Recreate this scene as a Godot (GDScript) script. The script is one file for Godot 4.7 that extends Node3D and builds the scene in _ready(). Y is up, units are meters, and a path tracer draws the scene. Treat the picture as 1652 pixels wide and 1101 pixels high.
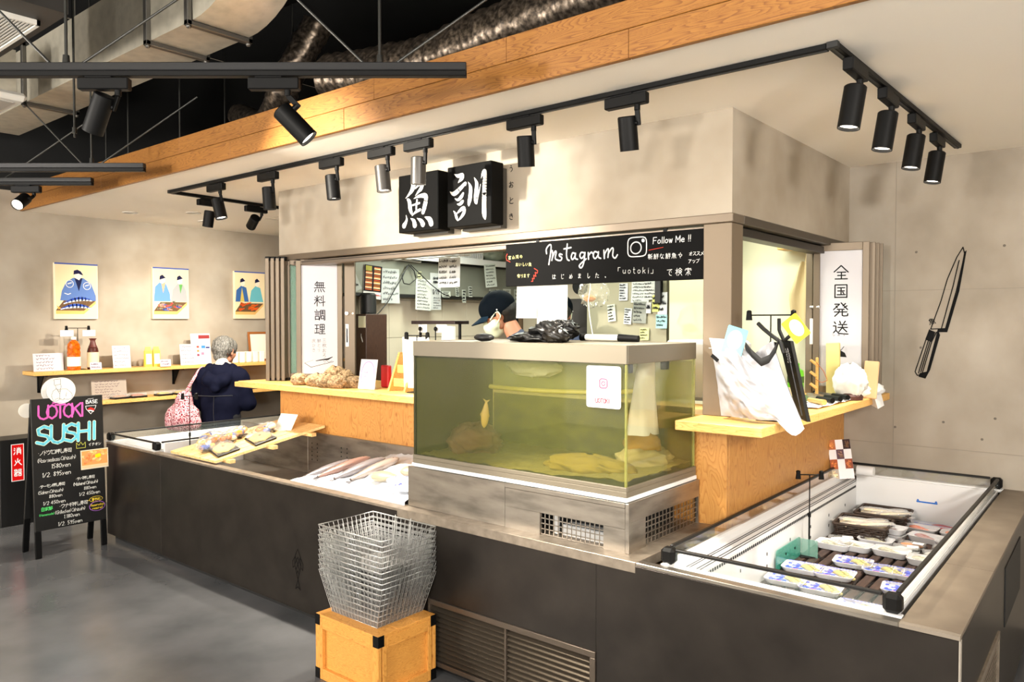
extends Node3D
# A fish shop in a market hall: bulkhead with kitchen behind, steel counter with ice basin, fish tank and freezer.

var taken := {}
var mat_cache := {}
var rng := RandomNumberGenerator.new()
var glyphs := {}

# ---------------------------------------------------------------- mesh building
class MB:
	var v := PackedVector3Array()
	var n := PackedVector3Array()
	var c := PackedColorArray()
	var col := Color.WHITE
	var xf := Transform3D()
	var layer := 0

	func ink(r, g, b) -> MB:
		col = Color(r, g, b).srgb_to_linear()
		return self

	func at(t: Transform3D) -> MB:
		xf = t
		return self

	func tri(a, b, d, na, nb = null, nd = null):
		if nb == null:
			nb = na
		if nd == null:
			nd = na
		var g: Vector3 = (b - a).cross(d - a)
		if g.dot(na + nb + nd) > 0:
			var t = b
			b = d
			d = t
			t = nb
			nb = nd
			nd = t
		v.append(xf * a)
		v.append(xf * b)
		v.append(xf * d)
		n.append((xf.basis * na).normalized())
		n.append((xf.basis * nb).normalized())
		n.append((xf.basis * nd).normalized())
		c.append(col)
		c.append(col)
		c.append(col)

	func quad(a: Vector3, b: Vector3, d: Vector3, e: Vector3, hint = null):
		var g := (b - a).cross(d - a)
		if g.length_squared() < 1e-14:
			g = (d - a).cross(e - a)
		if g.length_squared() < 1e-14:
			return
		g = g.normalized()
		if hint != null and g.dot(hint) < 0:
			g = -g
		tri(a, b, d, g)
		tri(a, d, e, g)

	# box with chamfered edges; k is the width of the chamfer
	func box(p: Vector3, s: Vector3, k := 0.0):
		var h := s * 0.5
		k = minf(k, minf(h.x, minf(h.y, h.z)) * 0.8)
		if k <= 0.0:
			for ax in 3:
				for sg in [-1.0, 1.0]:
					var q := []
					for uv in [[-1, -1], [1, -1], [1, 1], [-1, 1]]:
						var w := Vector3()
						w[ax] = sg * h[ax]
						w[(ax + 1) % 3] = uv[0] * h[(ax + 1) % 3]
						w[(ax + 2) % 3] = uv[1] * h[(ax + 2) % 3]
						q.append(p + w)
					var hn := Vector3()
					hn[ax] = sg
					quad(q[0], q[1], q[2], q[3], hn)
			return
		for ax in 3:
			var b1 := (ax + 1) % 3
			var b2 := (ax + 2) % 3
			for sg in [-1.0, 1.0]:
				var q := []
				for uv in [[-1, -1], [1, -1], [1, 1], [-1, 1]]:
					var w := Vector3()
					w[ax] = sg * h[ax]
					w[b1] = uv[0] * (h[b1] - k)
					w[b2] = uv[1] * (h[b2] - k)
					q.append(p + w)
				var hn := Vector3()
				hn[ax] = sg
				quad(q[0], q[1], q[2], q[3], hn)
			# edges along ax
			for s1 in [-1.0, 1.0]:
				for s2 in [-1.0, 1.0]:
					var q2 := []
					for e in [[0, -1], [0, 1], [1, 1], [1, -1]]:
						var w2 := Vector3()
						w2[ax] = e[1] * (h[ax] - k)
						w2[b1] = s1 * (h[b1] - (k if e[0] == 1 else 0.0))
						w2[b2] = s2 * (h[b2] - (0.0 if e[0] == 1 else k))
						q2.append(p + w2)
					var hn2 := Vector3()
					hn2[b1] = s1
					hn2[b2] = s2
					quad(q2[0], q2[1], q2[2], q2[3], hn2.normalized())
		for sx in [-1.0, 1.0]:
			for sy in [-1.0, 1.0]:
				for sz in [-1.0, 1.0]:
					var sv := Vector3(sx, sy, sz)
					tri(p + sv * Vector3(h.x, h.y - k, h.z - k), p + sv * Vector3(h.x - k, h.y, h.z - k), p + sv * Vector3(h.x - k, h.y - k, h.z), sv.normalized())

	# from corner to corner
	func span(a: Vector3, b: Vector3, k := 0.0):
		box((a + b) * 0.5, (b - a).abs(), k)

	# eight-cornered block: bottom ring of four, top ring of four
	func hexa(lo: Array, hi: Array):
		var m := Vector3()
		for q in lo + hi:
			m += q / 8.0
		var f := [[lo[0], lo[1], lo[2], lo[3]], [hi[0], hi[1], hi[2], hi[3]]]
		for i in 4:
			var j := (i + 1) % 4
			f.append([lo[i], lo[j], hi[j], hi[i]])
		for q in f:
			quad(q[0], q[1], q[2], q[3], (q[0] + q[1] + q[2] + q[3]) * 0.25 - m)

	static func side(d: Vector3) -> Basis:
		var z := d.normalized()
		var x := (Vector3.UP if absf(z.y) < 0.95 else Vector3.RIGHT).cross(z).normalized()
		return Basis(x, z.cross(x), z)

	# square bar between two points
	func bar(a: Vector3, b: Vector3, w: float, h: float, k := 0.0):
		var keep := xf
		xf = xf * Transform3D(side(b - a), (a + b) * 0.5)
		box(Vector3.ZERO, Vector3(w, h, a.distance_to(b)), k)
		xf = keep

	func cone(a: Vector3, b: Vector3, r0: float, r1: float, seg := 16, cap0 := true, cap1 := true):
		var s := side(b - a)
		var slope := (r0 - r1) / maxf(a.distance_to(b), 1e-6)
		for i in seg:
			var t0 := TAU * i / seg
			var t1 := TAU * (i + 1) / seg
			var d0 := s.x * cos(t0) + s.y * sin(t0)
			var d1 := s.x * cos(t1) + s.y * sin(t1)
			var n0 := (d0 + s.z * slope).normalized()
			var n1 := (d1 + s.z * slope).normalized()
			if r0 > 0:
				tri(a + d0 * r0, a + d1 * r0, b + d1 * r1, n0, n1, n1)
			if r1 > 0:
				tri(a + d0 * r0, b + d1 * r1, b + d0 * r1, n0, n1, n0)
			if cap0 and r0 > 0:
				tri(a, a + d0 * r0, a + d1 * r0, -s.z)
			if cap1 and r1 > 0:
				tri(b, b + d0 * r1, b + d1 * r1, s.z)

	func tube(p: Array, r, seg := 8, closed := false):
		var m := p.size()
		var rings := []
		var keep_x := Vector3()
		for i in m:
			var d: Vector3
			if closed:
				d = p[(i + 1) % m] - p[(i + m - 1) % m]
			else:
				d = p[mini(i + 1, m - 1)] - p[maxi(i - 1, 0)]
			d = d.normalized()
			if i == 0:
				keep_x = side(d).x
			keep_x = (keep_x - d * keep_x.dot(d)).normalized()
			var y := d.cross(keep_x)
			var rad: float = r if not r is Array else r[i]
			var ring := []
			for j in seg:
				var t := TAU * j / seg
				var o := keep_x * cos(t) + y * sin(t)
				ring.append([p[i] + o * rad, o])
			rings.append(ring)
		for i in (m if closed else m - 1):
			var A = rings[i]
			var B = rings[(i + 1) % m]
			for j in seg:
				var k := (j + 1) % seg
				tri(A[j][0], A[k][0], B[k][0], A[j][1], A[k][1], B[k][1])
				tri(A[j][0], B[k][0], B[j][0], A[j][1], B[k][1], B[j][1])
		if not closed:
			for e in [[rings[0], p[0], p[0] - p[1]], [rings[m - 1], p[m - 1], p[m - 1] - p[m - 2]]]:
				for j in seg:
					tri(e[1], e[0][j][0], e[0][(j + 1) % seg][0], e[2].normalized())

	# profile of (radius, height) turned about y at p
	func lathe(p: Vector3, prof: Array, seg := 24, sx := 1.0, sz := 1.0):
		for i in prof.size() - 1:
			var a: Vector2 = prof[i]
			var b: Vector2 = prof[i + 1]
			var dn := Vector2(b.y - a.y, a.x - b.x).normalized()
			for j in seg:
				var t0 := TAU * j / seg
				var t1 := TAU * (j + 1) / seg
				var d0 := Vector3(cos(t0) * sx, 0, sin(t0) * sz)
				var d1 := Vector3(cos(t1) * sx, 0, sin(t1) * sz)
				var n0 := Vector3(cos(t0) * dn.x, dn.y, sin(t0) * dn.x)
				var n1 := Vector3(cos(t1) * dn.x, dn.y, sin(t1) * dn.x)
				var q := [p + d0 * a.x + Vector3.UP * a.y, p + d1 * a.x + Vector3.UP * a.y, p + d1 * b.x + Vector3.UP * b.y, p + d0 * b.x + Vector3.UP * b.y]
				if a.x > 1e-6:
					tri(q[0], q[1], q[2], n0, n1, n1)
				if b.x > 1e-6:
					tri(q[0], q[2], q[3], n0, n1, n0)

	func ball(p: Vector3, r: Vector3, seg := 16, rings := 8):
		for i in rings:
			var f0 := PI * i / rings - PI / 2
			var f1 := PI * (i + 1) / rings - PI / 2
			for j in seg:
				var t0 := TAU * j / seg
				var t1 := TAU * (j + 1) / seg
				var q := []
				var m := []
				for e in [[f0, t0], [f0, t1], [f1, t1], [f1, t0]]:
					var d := Vector3(cos(e[0]) * cos(e[1]), sin(e[0]), cos(e[0]) * sin(e[1]))
					q.append(p + d * r)
					m.append((d / r).normalized())
				tri(q[0], q[1], q[2], m[0], m[1], m[2])
				tri(q[0], q[2], q[3], m[0], m[2], m[3])

	# flat outline (Vector2 list) in the frame's xy plane, extruded along its z by d (0: a flat face)
	func prism(poly: PackedVector2Array, d: float, f := Transform3D()):
		var idx := Geometry2D.triangulate_polygon(poly)
		var keep := xf
		xf = xf * f
		for i in range(0, idx.size(), 3):
			var a := poly[idx[i]]
			var b := poly[idx[i + 1]]
			var e := poly[idx[i + 2]]
			tri(Vector3(a.x, a.y, d), Vector3(b.x, b.y, d), Vector3(e.x, e.y, d), Vector3.BACK)
			if d > 0:
				tri(Vector3(a.x, a.y, 0), Vector3(b.x, b.y, 0), Vector3(e.x, e.y, 0), Vector3.FORWARD)
		if d > 0:
			var ccw := not Geometry2D.is_polygon_clockwise(poly)
			for i in poly.size():
				var a := poly[i]
				var b := poly[(i + 1) % poly.size()]
				var o := Vector3(b.y - a.y, a.x - b.x, 0).normalized() * (1.0 if ccw else -1.0)
				quad(Vector3(a.x, a.y, 0), Vector3(b.x, b.y, 0), Vector3(b.x, b.y, d), Vector3(a.x, a.y, d), o)
		xf = keep

	# a brush line in the frame's xy plane: points and half widths
	func stroke(p: Array, w, f: Transform3D, lift := 0.0):
		var keep := xf
		xf = xf * f
		var base := lift
		for i in p.size():
			layer = (layer + 1) % 48
			lift = base + layer * 4e-6
			var a: Vector2 = p[i]
			var ra: float = w[i] if w is Array else w
			if ra > 0.0:
				var m := 6 if ra < 0.004 else 14
				for j in m:
					var t0 := TAU * j / m
					var t1 := TAU * (j + 1) / m
					tri(Vector3(a.x, a.y, lift), Vector3(a.x + cos(t0) * ra, a.y + sin(t0) * ra, lift), Vector3(a.x + cos(t1) * ra, a.y + sin(t1) * ra, lift), Vector3.BACK)
			if i + 1 < p.size():
				var b: Vector2 = p[i + 1]
				var rb: float = w[i + 1] if w is Array else w
				var d := (b - a).normalized().orthogonal()
				quad(Vector3(a.x + d.x * ra, a.y + d.y * ra, lift), Vector3(b.x + d.x * rb, b.y + d.y * rb, lift), Vector3(b.x - d.x * rb, b.y - d.y * rb, lift), Vector3(a.x - d.x * ra, a.y - d.y * ra, lift), Vector3.BACK)
		xf = keep

	# closed sheet from a grid of points: nu x nv
	func sheet(g: Array, closed_u := false):
		var nu := g.size()
		var nv: int = g[0].size()
		var nr := []
		for i in nu:
			var row := []
			for j in nv:
				var i0 := i - 1 if i > 0 else (nu - 1 if closed_u else 0)
				var i1 := i + 1 if i < nu - 1 else (0 if closed_u else nu - 1)
				var du: Vector3 = g[i1][j] - g[i0][j]
				var dv: Vector3 = g[i][mini(j + 1, nv - 1)] - g[i][maxi(j - 1, 0)]
				var q := du.cross(dv)
				row.append(q.normalized() if q.length_squared() > 1e-16 else Vector3.UP)
			nr.append(row)
		for i in (nu if closed_u else nu - 1):
			var k := (i + 1) % nu
			for j in nv - 1:
				tri(g[i][j], g[k][j], g[k][j + 1], nr[i][j], nr[k][j], nr[k][j + 1])
				tri(g[i][j], g[k][j + 1], g[i][j + 1], nr[i][j], nr[k][j + 1], nr[i][j + 1])

	func mesh() -> ArrayMesh:
		var a := []
		a.resize(Mesh.ARRAY_MAX)
		a[Mesh.ARRAY_VERTEX] = v
		a[Mesh.ARRAY_NORMAL] = n
		a[Mesh.ARRAY_COLOR] = c
		var m := ArrayMesh.new()
		m.add_surface_from_arrays(Mesh.PRIMITIVE_TRIANGLES, a)
		return m


# ---------------------------------------------------------------- nodes
func numbered(called: String) -> String:
	var k: int = taken.get(called, 0)
	taken[called] = k + 1
	return called if k == 0 else "%s_%03d" % [called, k]

func tag(o: Node3D, label: String, category: String, group := "") -> Node3D:
	o.set_meta("label", label)
	o.set_meta("category", category)
	if group != "":
		o.set_meta("group", group)
	return o

func thing(called: String, label: String, category: String, at := Vector3.ZERO, turn := 0.0, group := "") -> Node3D:
	var o := Node3D.new()
	o.name = numbered(called)
	add_child(o)
	o.position = at
	o.rotation.y = turn
	return tag(o, label, category, group)

func part(called: String, mb, m: Material, parent: Node3D) -> MeshInstance3D:
	var o := MeshInstance3D.new()
	o.mesh = mb.mesh() if mb is MB else mb
	o.material_override = m
	o.cast_shadow = GeometryInstance3D.SHADOW_CASTING_SETTING_ON
	if parent == self:
		o.name = numbered(called)
		add_child(o)
	else:
		var k := 0
		var nm := called
		while parent.has_node(nm):
			k += 1
			nm = "%s_%03d" % [called, k]
		o.name = nm
		parent.add_child(o)
	return o

func solo(called: String, mb, m: Material, label: String, category: String, group := "") -> MeshInstance3D:
	var o := part(called, mb, m, self)
	tag(o, label, category, group)
	return o

func stuff(o: Node3D) -> Node3D:
	o.set_meta("kind", "stuff")
	return o

func struct(called: String, mb, m: Material) -> MeshInstance3D:
	var o := part(called, mb, m, self)
	o.set_meta("kind", "structure")
	return o

func dup(root: Node3D, at: Vector3, turn: float, label: String, group := "") -> Node3D:
	var r: Node3D = root.duplicate()
	var base := root.name.get_slice("_0", 0)
	r.name = numbered(base)
	add_child(r)
	r.position = at
	r.rotation.y = turn
	r.set_meta("label", label)
	if group != "":
		r.set_meta("group", group)
	return r

func T(at: Vector3, x := Vector3.RIGHT, y := Vector3.UP) -> Transform3D:
	return Transform3D(Basis(x.normalized(), y.normalized(), x.cross(y).normalized()), at)

func V(x, y, z) -> Vector3:
	return Vector3(x, y, z)

# ---------------------------------------------------------------- materials
func mt(r, g, b, rough := 0.6, metal := 0.0, spec := 0.5) -> StandardMaterial3D:
	var key := "%s %s %s %s %s %s" % [r, g, b, rough, metal, spec]
	if not mat_cache.has(key):
		var m := StandardMaterial3D.new()
		m.albedo_color = Color(r, g, b)
		m.roughness = rough
		m.metallic = metal
		m.metallic_specular = spec
		mat_cache[key] = m
	return mat_cache[key]

func printed(rough := 0.6) -> StandardMaterial3D:
	var key := "print %s" % rough
	if not mat_cache.has(key):
		var m := StandardMaterial3D.new()
		m.vertex_color_use_as_albedo = true
		m.roughness = rough
		m.metallic_specular = 0.3
		mat_cache[key] = m
	return mat_cache[key]

func glass(r, g, b, a, rough := 0.03) -> StandardMaterial3D:
	var m := StandardMaterial3D.new()
	m.transparency = BaseMaterial3D.TRANSPARENCY_ALPHA
	m.albedo_color = Color(r, g, b, a)
	m.roughness = rough
	m.metallic_specular = 0.5
	return m

func glow(r, g, b, e) -> StandardMaterial3D:
	var m := StandardMaterial3D.new()
	m.albedo_color = Color(r, g, b)
	m.emission_enabled = true
	m.emission = Color(r, g, b)
	m.emission_energy_multiplier = e
	return m

func noise_tex(freq: float, cols: Array, seed_: int, oct := 4, size := 512, kind := FastNoiseLite.TYPE_SIMPLEX_SMOOTH) -> NoiseTexture2D:
	var f := FastNoiseLite.new()
	f.seed = seed_
	f.noise_type = kind
	f.frequency = freq
	f.fractal_octaves = oct
	var t := NoiseTexture2D.new()
	t.width = size
	t.height = size
	t.seamless = true
	t.noise = f
	var gr := Gradient.new()
	var offs := PackedFloat32Array()
	var cl := PackedColorArray()
	for i in cols.size():
		offs.append(float(i) / (cols.size() - 1))
		cl.append(cols[i])
	gr.offsets = offs
	gr.colors = cl
	t.color_ramp = gr
	return t

func tri_mat(t: Texture2D, scale: Vector3, rough := 0.6, metal := 0.0, world := true) -> StandardMaterial3D:
	var m := StandardMaterial3D.new()
	m.albedo_texture = t
	m.uv1_triplanar = true
	m.uv1_world_triplanar = world
	m.uv1_scale = scale
	m.uv1_triplanar_sharpness = 8.0
	m.roughness = rough
	m.metallic = metal
	return m

# plywood: growth-ring contours drawn out along the grain (along u, or along v when upright), with knots
func ply(light: Color, dark: Color, seed_: int, rings: float, upright := false, knots := 0, size := 512) -> ImageTexture:
	var f := FastNoiseLite.new()
	f.seed = seed_
	f.frequency = 1.0
	f.fractal_octaves = 3
	var fine := FastNoiseLite.new()
	fine.seed = seed_ + 7
	fine.frequency = 1.0
	fine.fractal_octaves = 2
	var r := RandomNumberGenerator.new()
	r.seed = seed_
	var kn := []
	for i in knots:
		kn.append(Vector2(r.randf(), r.randf()))
	var im := Image.create(size, size, false, Image.FORMAT_RGB8)
	for j in size:
		for i in size:
			var u := float(i) / size
			var w := float(j) / size
			if upright:
				var t := u
				u = w
				w = t
			var e := minf(1.0, minf(u, 1.0 - u) * 8.0)
			var h := f.get_noise_2d(u * 1.6, w * 5.0) * e + f.get_noise_2d(u * 1.6 + 40.0, w * 5.0) * (1.0 - e)
			var ring := fposmod(h * rings + w * 2.0, 1.0)
			var q := pow(ring, 3.0) * 0.75
			q += 0.25 * (fine.get_noise_2d(u * 6.0, w * 120.0) * 0.5 + 0.5)
			for k in kn:
				var d := Vector2((u - k.x) * 1.0, (w - k.y) * 1.0).length()
				if d < 0.016:
					q = maxf(q, 1.4 * (1.0 - d / 0.016) + 0.35)
			im.set_pixel(i, j, light.lerp(dark, clampf(q, 0.0, 1.3)))
	return ImageTexture.create_from_image(im)

# ---------------------------------------------------------------- lettering drawn as brush strokes
func glyph_width(ch: String) -> float:
	if ch == " ":
		return 45.0
	var w := 0.0
	for st in glyphs.get(ch, []):
		for p in st:
			w = maxf(w, p.x)
	return w + 22.0 if w < 78.0 else 108.0

# writes along the frame's x from its origin (baseline); h is the letter height, w the half width of the pen
func write(mb: MB, text: String, f: Transform3D, h: float, w: float, gap := 1.0, slant := 0.0, down := false, lift := 0.0):
	var x := 0.0
	var y := 0.0
	for ch in text:
		var wide := glyph_width(ch)
		for st in glyphs.get(ch, []):
			var p := []
			for q in st:
				p.append(Vector2((x + q.x + slant * (100.0 - q.y)) * h / 100.0, (y + 100.0 - q.y) * h / 100.0))
			mb.stroke(p, w, f, lift)
		if down:
			y -= 118.0 * gap
		else:
			x += wide * gap

func text_width(text: String, h: float, gap := 1.0) -> float:
	var x := 0.0
	for ch in text:
		x += glyph_width(ch) * gap
	return x * h / 100.0

# unreadable rows of handwriting, as on the memo slips
func scribble(mb: MB, f: Transform3D, w: float, h: float, rows: int, pen := 0.0012, lift := 0.0006):
	for i in rows:
		var y := h * (1.0 - (i + 0.7) / (rows + 0.4))
		var x := w * 0.1
		var end := w * rng.randf_range(0.55, 0.9)
		while x < end:
			var k := rng.randf_range(0.04, 0.09) * w
			var t := h / (rows + 0.4) * 0.4
			mb.stroke([Vector2(x, y + rng.randf() * t), Vector2(x + k * 0.5, y - rng.randf() * t * 0.5), Vector2(x + k, y + rng.randf() * t)], pen, f, lift)
			x += k * 1.5

# every letter: strokes of points, two digits across and two digits down, on a square of 100
func fill_glyphs():
	var g := {
		"A": "009935007099 15605560", "B": "00000099 00004500552045450045 00455545657255990099", "C": "6515400015200050158040996585", "E": "6000000000996099 00485048",
		"F": "600000000099 00485048", "G": "651540001520005015804099658065503550", "H": "00000099 60006099 00486048", "I": "20002099", "K": "00000099 60000050 20356099",
		"M": "00990000356570007099", "N": "0099000060996000", "O": "350008180050088035996280705062183500", "R": "009900004500582045480048 30486099", "S": "60123500051510425055657535990086",
		"T": "00006500 32003299", "U": "0000007012903599589065706500", "D": "00000099 00004000652565704099 40990099",
		"a": "504530400560058525995085 50405099", "b": "00000099 005525405055507525990080", "c": "504830400558058230995090", "d": "504530400560058525995085 50005099",
		"e": "05685268504830400560058230995592", "f": "4005250015201599 00403540", "g": "454025400555057025784568 4540459425990592", "h": "00000099 0055254045555099",
		"i": "10401099 10181020", "k": "00000099 42400070 18584599", "l": "10001099", "m": "00400099 0052184032503299 3252504064506499", "n": "00400099 0055254048555099",
		"o": "2540055505852599458550552540", "q": "504530400560058525995085 50405099", "r": "00400099 005520404042", "s": "45462040055205604075458825990094",
		"t": "1500158528994095 00353835", "u": "00400080159945804540 45404599", "v": "004022994540", "w": "00401599284542995540", "y": "00402272 454018950599", "z": "0040454000994599",
		"0": "2500002500752599487548252500", "1": "051820002099", "2": "052025004820453800995099", "3": "0510250045202545 2545487525990588", "4": "350000685568 38203899",
		"5": "4500080005422540487025990590", "6": "4205055005782599467525500565", "7": "000050001899", "8": "250005202545487525990575254548202500", "9": "4530255005252500453045552599",
		"(": "2000023002702099", ")": "0000183018700099", ".": "05950897", ",": "08900299", "/": "50000099", "!": "10001070 10921096", "-": "10503550", "*": "20502452",
		"「": "900050005060", "」": "504050991099", "。": "18783078359525952078",
		"う": "35105515 20405535706065804099", "お": "10305830 350835851592107535556558807870905598 70208535", "と": "28053548 802540451865209065988592",
		"き": "15257018 10457538 45057265 2268228545987095", "は": "151010501595 35308530 600860824095328045728592", "じ": "2505258042987088 60156828 75108322",
		"め": "20254580 65104088159018605040804880755098", "ま": "18207820 20457545 480548822592207550707892", "し": "35053578509870908065", "た": "10305030 32051098 55458045 527558928590",
		"で": "15258518 85185038457055908096 70457855", "の": "502045602782156530286020854585755598", "い": "1520156528903878 75257868", "り": "201520552848 651065704598",
		"す": "10258825 5505556038703255504858704098", "ひ": "1520402518701892459665757030 70308555", "ろ": "2010751015655545807070954098", "な": "10304830 32051265 68228035 604560824095327848728595",
		"や": "10456030854575655068 50055520 28255598",
		"ノ": "751055601598", "ド": "30053099 30407060 60156828 75108322", "グ": "30050845 2822702255752098 75057818 87039015", "ロ": "15151590 15158515 85158590 15908590",
		"イ": "80051550 50355099", "チ": "70082018 10458845 501550652598", "オ": "10358535 600560954592 58351588", "シ": "15152828 08403052 159555808535", "サ": "08358835 30153065 651065603598",
		"ー": "10508850", "モ": "20157515 12458845 4515458260928588", "ン": "15202835 159560758525", "バ": "38301585 58258580 78058818 90059815", "ウ": "50055022 15451522852280553598",
		"ナ": "08358835 550550603098", "ギ": "15307020 10608548 40055599 75058218 87039515", "ス": "1515781555501095 50559098", "メ": "801055551598 25308585", "ア": "101585156045 483048602098",
		"ッ": "15352050 40304548 803070653598", "プ": "1220782060652098 88069614",
		"無": "30050830 22168816 10388838 02629862 28162862 46164662 64166462 82168262 18740598 38754298 58746698 78749498",
		"料": "08182232 48123032 02425242 27052799 27420280 28425070 62126830 58356850 54709862 82058299",
		"調": "20052412 04225022 10364436 10504450 10644464 10641095 44644495 10904490 561056654698 56109610 961096988896 62268826 75167544 62428842 65586588 65588658 86588688 65868686",
		"理": "05154015 08484048 03884585 22152286 52105258 52109010 90109058 52349034 52589058 71107192 52769076 44949894",
		"全": "50020545 50029548 25488048 28707870 12949094 52485294", "国": "12081296 12088808 88088896 12948894 28287428 30507250 26767876 51285176 62586868",
		"発": "121442140452 20262838 52059452 80106426 90267238 28507250 10689068 405040701298 60506092709694949580",
		"送": "10101822 0438203820680684 206840909894 44055020 80057020 38289028 34489448 62286248 62484078 62509078",
		"消": "10081820 05321644 04961866 64036428 44095020 84097820 44324498 44328832 88328896 44528852 44728872", "火": "20282855 78286550 500650451097 50459597",
		"器": "10081028 10083808 38083828 10283828 60086028 60089008 90089028 60289028 10721096 10723872 38723896 10963896 60726096 60729072 90729096 60969096 05489548 50325048 50480868 50489268",
		"三": "18157815 24487448 10889088", "枚": "04304630 25052598 25350472 27424460 64054638 56289828 84284496 56489898",
		"鱗": "20050628 14183818 10304230 10301066 42304266 10484248 10664266 26302666 06760298 20762298 32763498 46764898 58289428 75057550 75285848 75289448 62585890 86588698 76709870",
		"皮": "15208820 88208034 152015650498 50035045 28457845 78452098 35559598",
		"富": "50025014 08300816 08169216 92169228 28287228 32383254 32386838 68386854 32546854 18641898 18648264 82648298 50645098 18808280 18988298", "山": "50085090 15401590 15908590 85408590",
		"湾": "10081820 05321644 04961866 62036214 36149614 52145236 74147436 44244034 84208830 42488848 88488862 42628862 42624276 42769076 907682987094",
		"魚": "35051030 28156515 65155030 20302068 20308030 80308068 20488048 20688068 50305068 12780498 34783898 58786498 80789298",
		"有": "08229222 48020655 35353598 35357835 78357892 35537853 35707870 78926892", "検": "04304430 25052598 25350575 27424460 68024425 68029628 58308030 50405058 50409040 90409058 50589058 70307065 70584498 70589698",
		"索": "50025022 16129012 08380824 08249224 92249238 58284242 42426848 72422866 28667864 50645098 30741892 68748490",
		"新": "27022712 06165016 16201832 40203632 02345234 06505050 27342798 27520475 28525072 90066216 621662505096 62429842 82428298",
		"鮮": "20050628 14183818 10304230 10301066 42304266 10484248 10664266 26302666 06760298 20762298 32763498 46764898 60046818 90048218 58249624 60409440 54609860 77247798",
		"押": "04284428 250525901688 04624450 52105260 52109010 90109060 52359035 52609060 71107198", "寿": "18127812 22267626 08429242 500244420898 30608860 705070955892 40724884",
		"司": "12128812 881288957292 20326832 24502485 24506450 64506485 24826482", "自": "50023014 20142098 20148014 80148098 20408040 20668066 20948094",
		"家": "50025012 08280814 08149214 92149226 20307830 48301055 454045903290 46501575 50601295 75455560 55589596",
		"製": "12062016 06225022 04345234 28042852 14341452 42344248 62066240 844884047446 50545064 06649664 50640890 35783598 48665896 88703880",
		"要": "08089208 20202044 20208020 80208044 20448044 40084044 60086044 06609460 48442678 26787298 74601598", "予": "20107810 78105030 32246040 08429042 90427858 504250923690",
		"約": "25051530 15304028 40281055 10554855 28552890 12700888 42704585 62054838 56209220 922086927092 60446858",
	}
	for ch in g:
		var all := []
		for s in g[ch].split(" "):
			var p := []
			for i in range(0, s.length() - 3, 4):
				p.append(Vector2(int(s.substr(i, 2)), int(s.substr(i + 2, 2))))
			if p.size() > 1:
				all.append(p)
		glyphs[ch] = all

const WALL_L := -7.3
const WALL_B := -4.9
const SOFFIT := 2.58
const TOP := 0.74

func _ready():
	rng.seed = 11
	var cam := Camera3D.new()
	cam.name = "camera"
	add_child(cam)
	cam.fov = rad_to_deg(2.0 * atan(550.5 / 1240.0))
	cam.position = V(0, 1.65, 0)
	cam.rotation = V(-0.0254, 0.6903, 0)
	cam.near = 0.05
	cam.current = true
	var env := Environment.new()
	env.background_mode = Environment.BG_COLOR
	env.background_color = Color(0, 0, 0)
	env.tonemap_mode = Environment.TONE_MAPPER_LINEAR
	env.tonemap_exposure = 1.6
	env.sdfgi_enabled = true
	env.ssao_enabled = true
	env.ssil_enabled = true
	var we := WorldEnvironment.new()
	we.name = "world"
	we.environment = env
	add_child(we)
	fill_glyphs()
	make_textures()
	hall_fill_lamps()
	build_shell()
	build_ceiling_services()
	build_tracks()
	build_bulkhead()
	build_wood_counter()
	build_kitchen()
	build_steel_counter()
	build_tank()
	build_left_case()
	build_basin()
	build_freezer()
	build_left_wall()
	build_board()
	build_crate()
	build_doors()
	build_shelf_things()
	build_right_things()
	build_people()

var ply_fascia: Material
var ply_counter: Material
var ply_upright: Material
var ply_board: Material
var mortar: Material
var concrete: Material
var plaster: Material
var steel: Material
var steel_rough: Material
var dark_steel: Material
var black: Material
var frame_metal: Material
var white_enamel: Material
var pine: Material
var galv: Material
var floor_mat: Material
var dark_slat: Material

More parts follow.
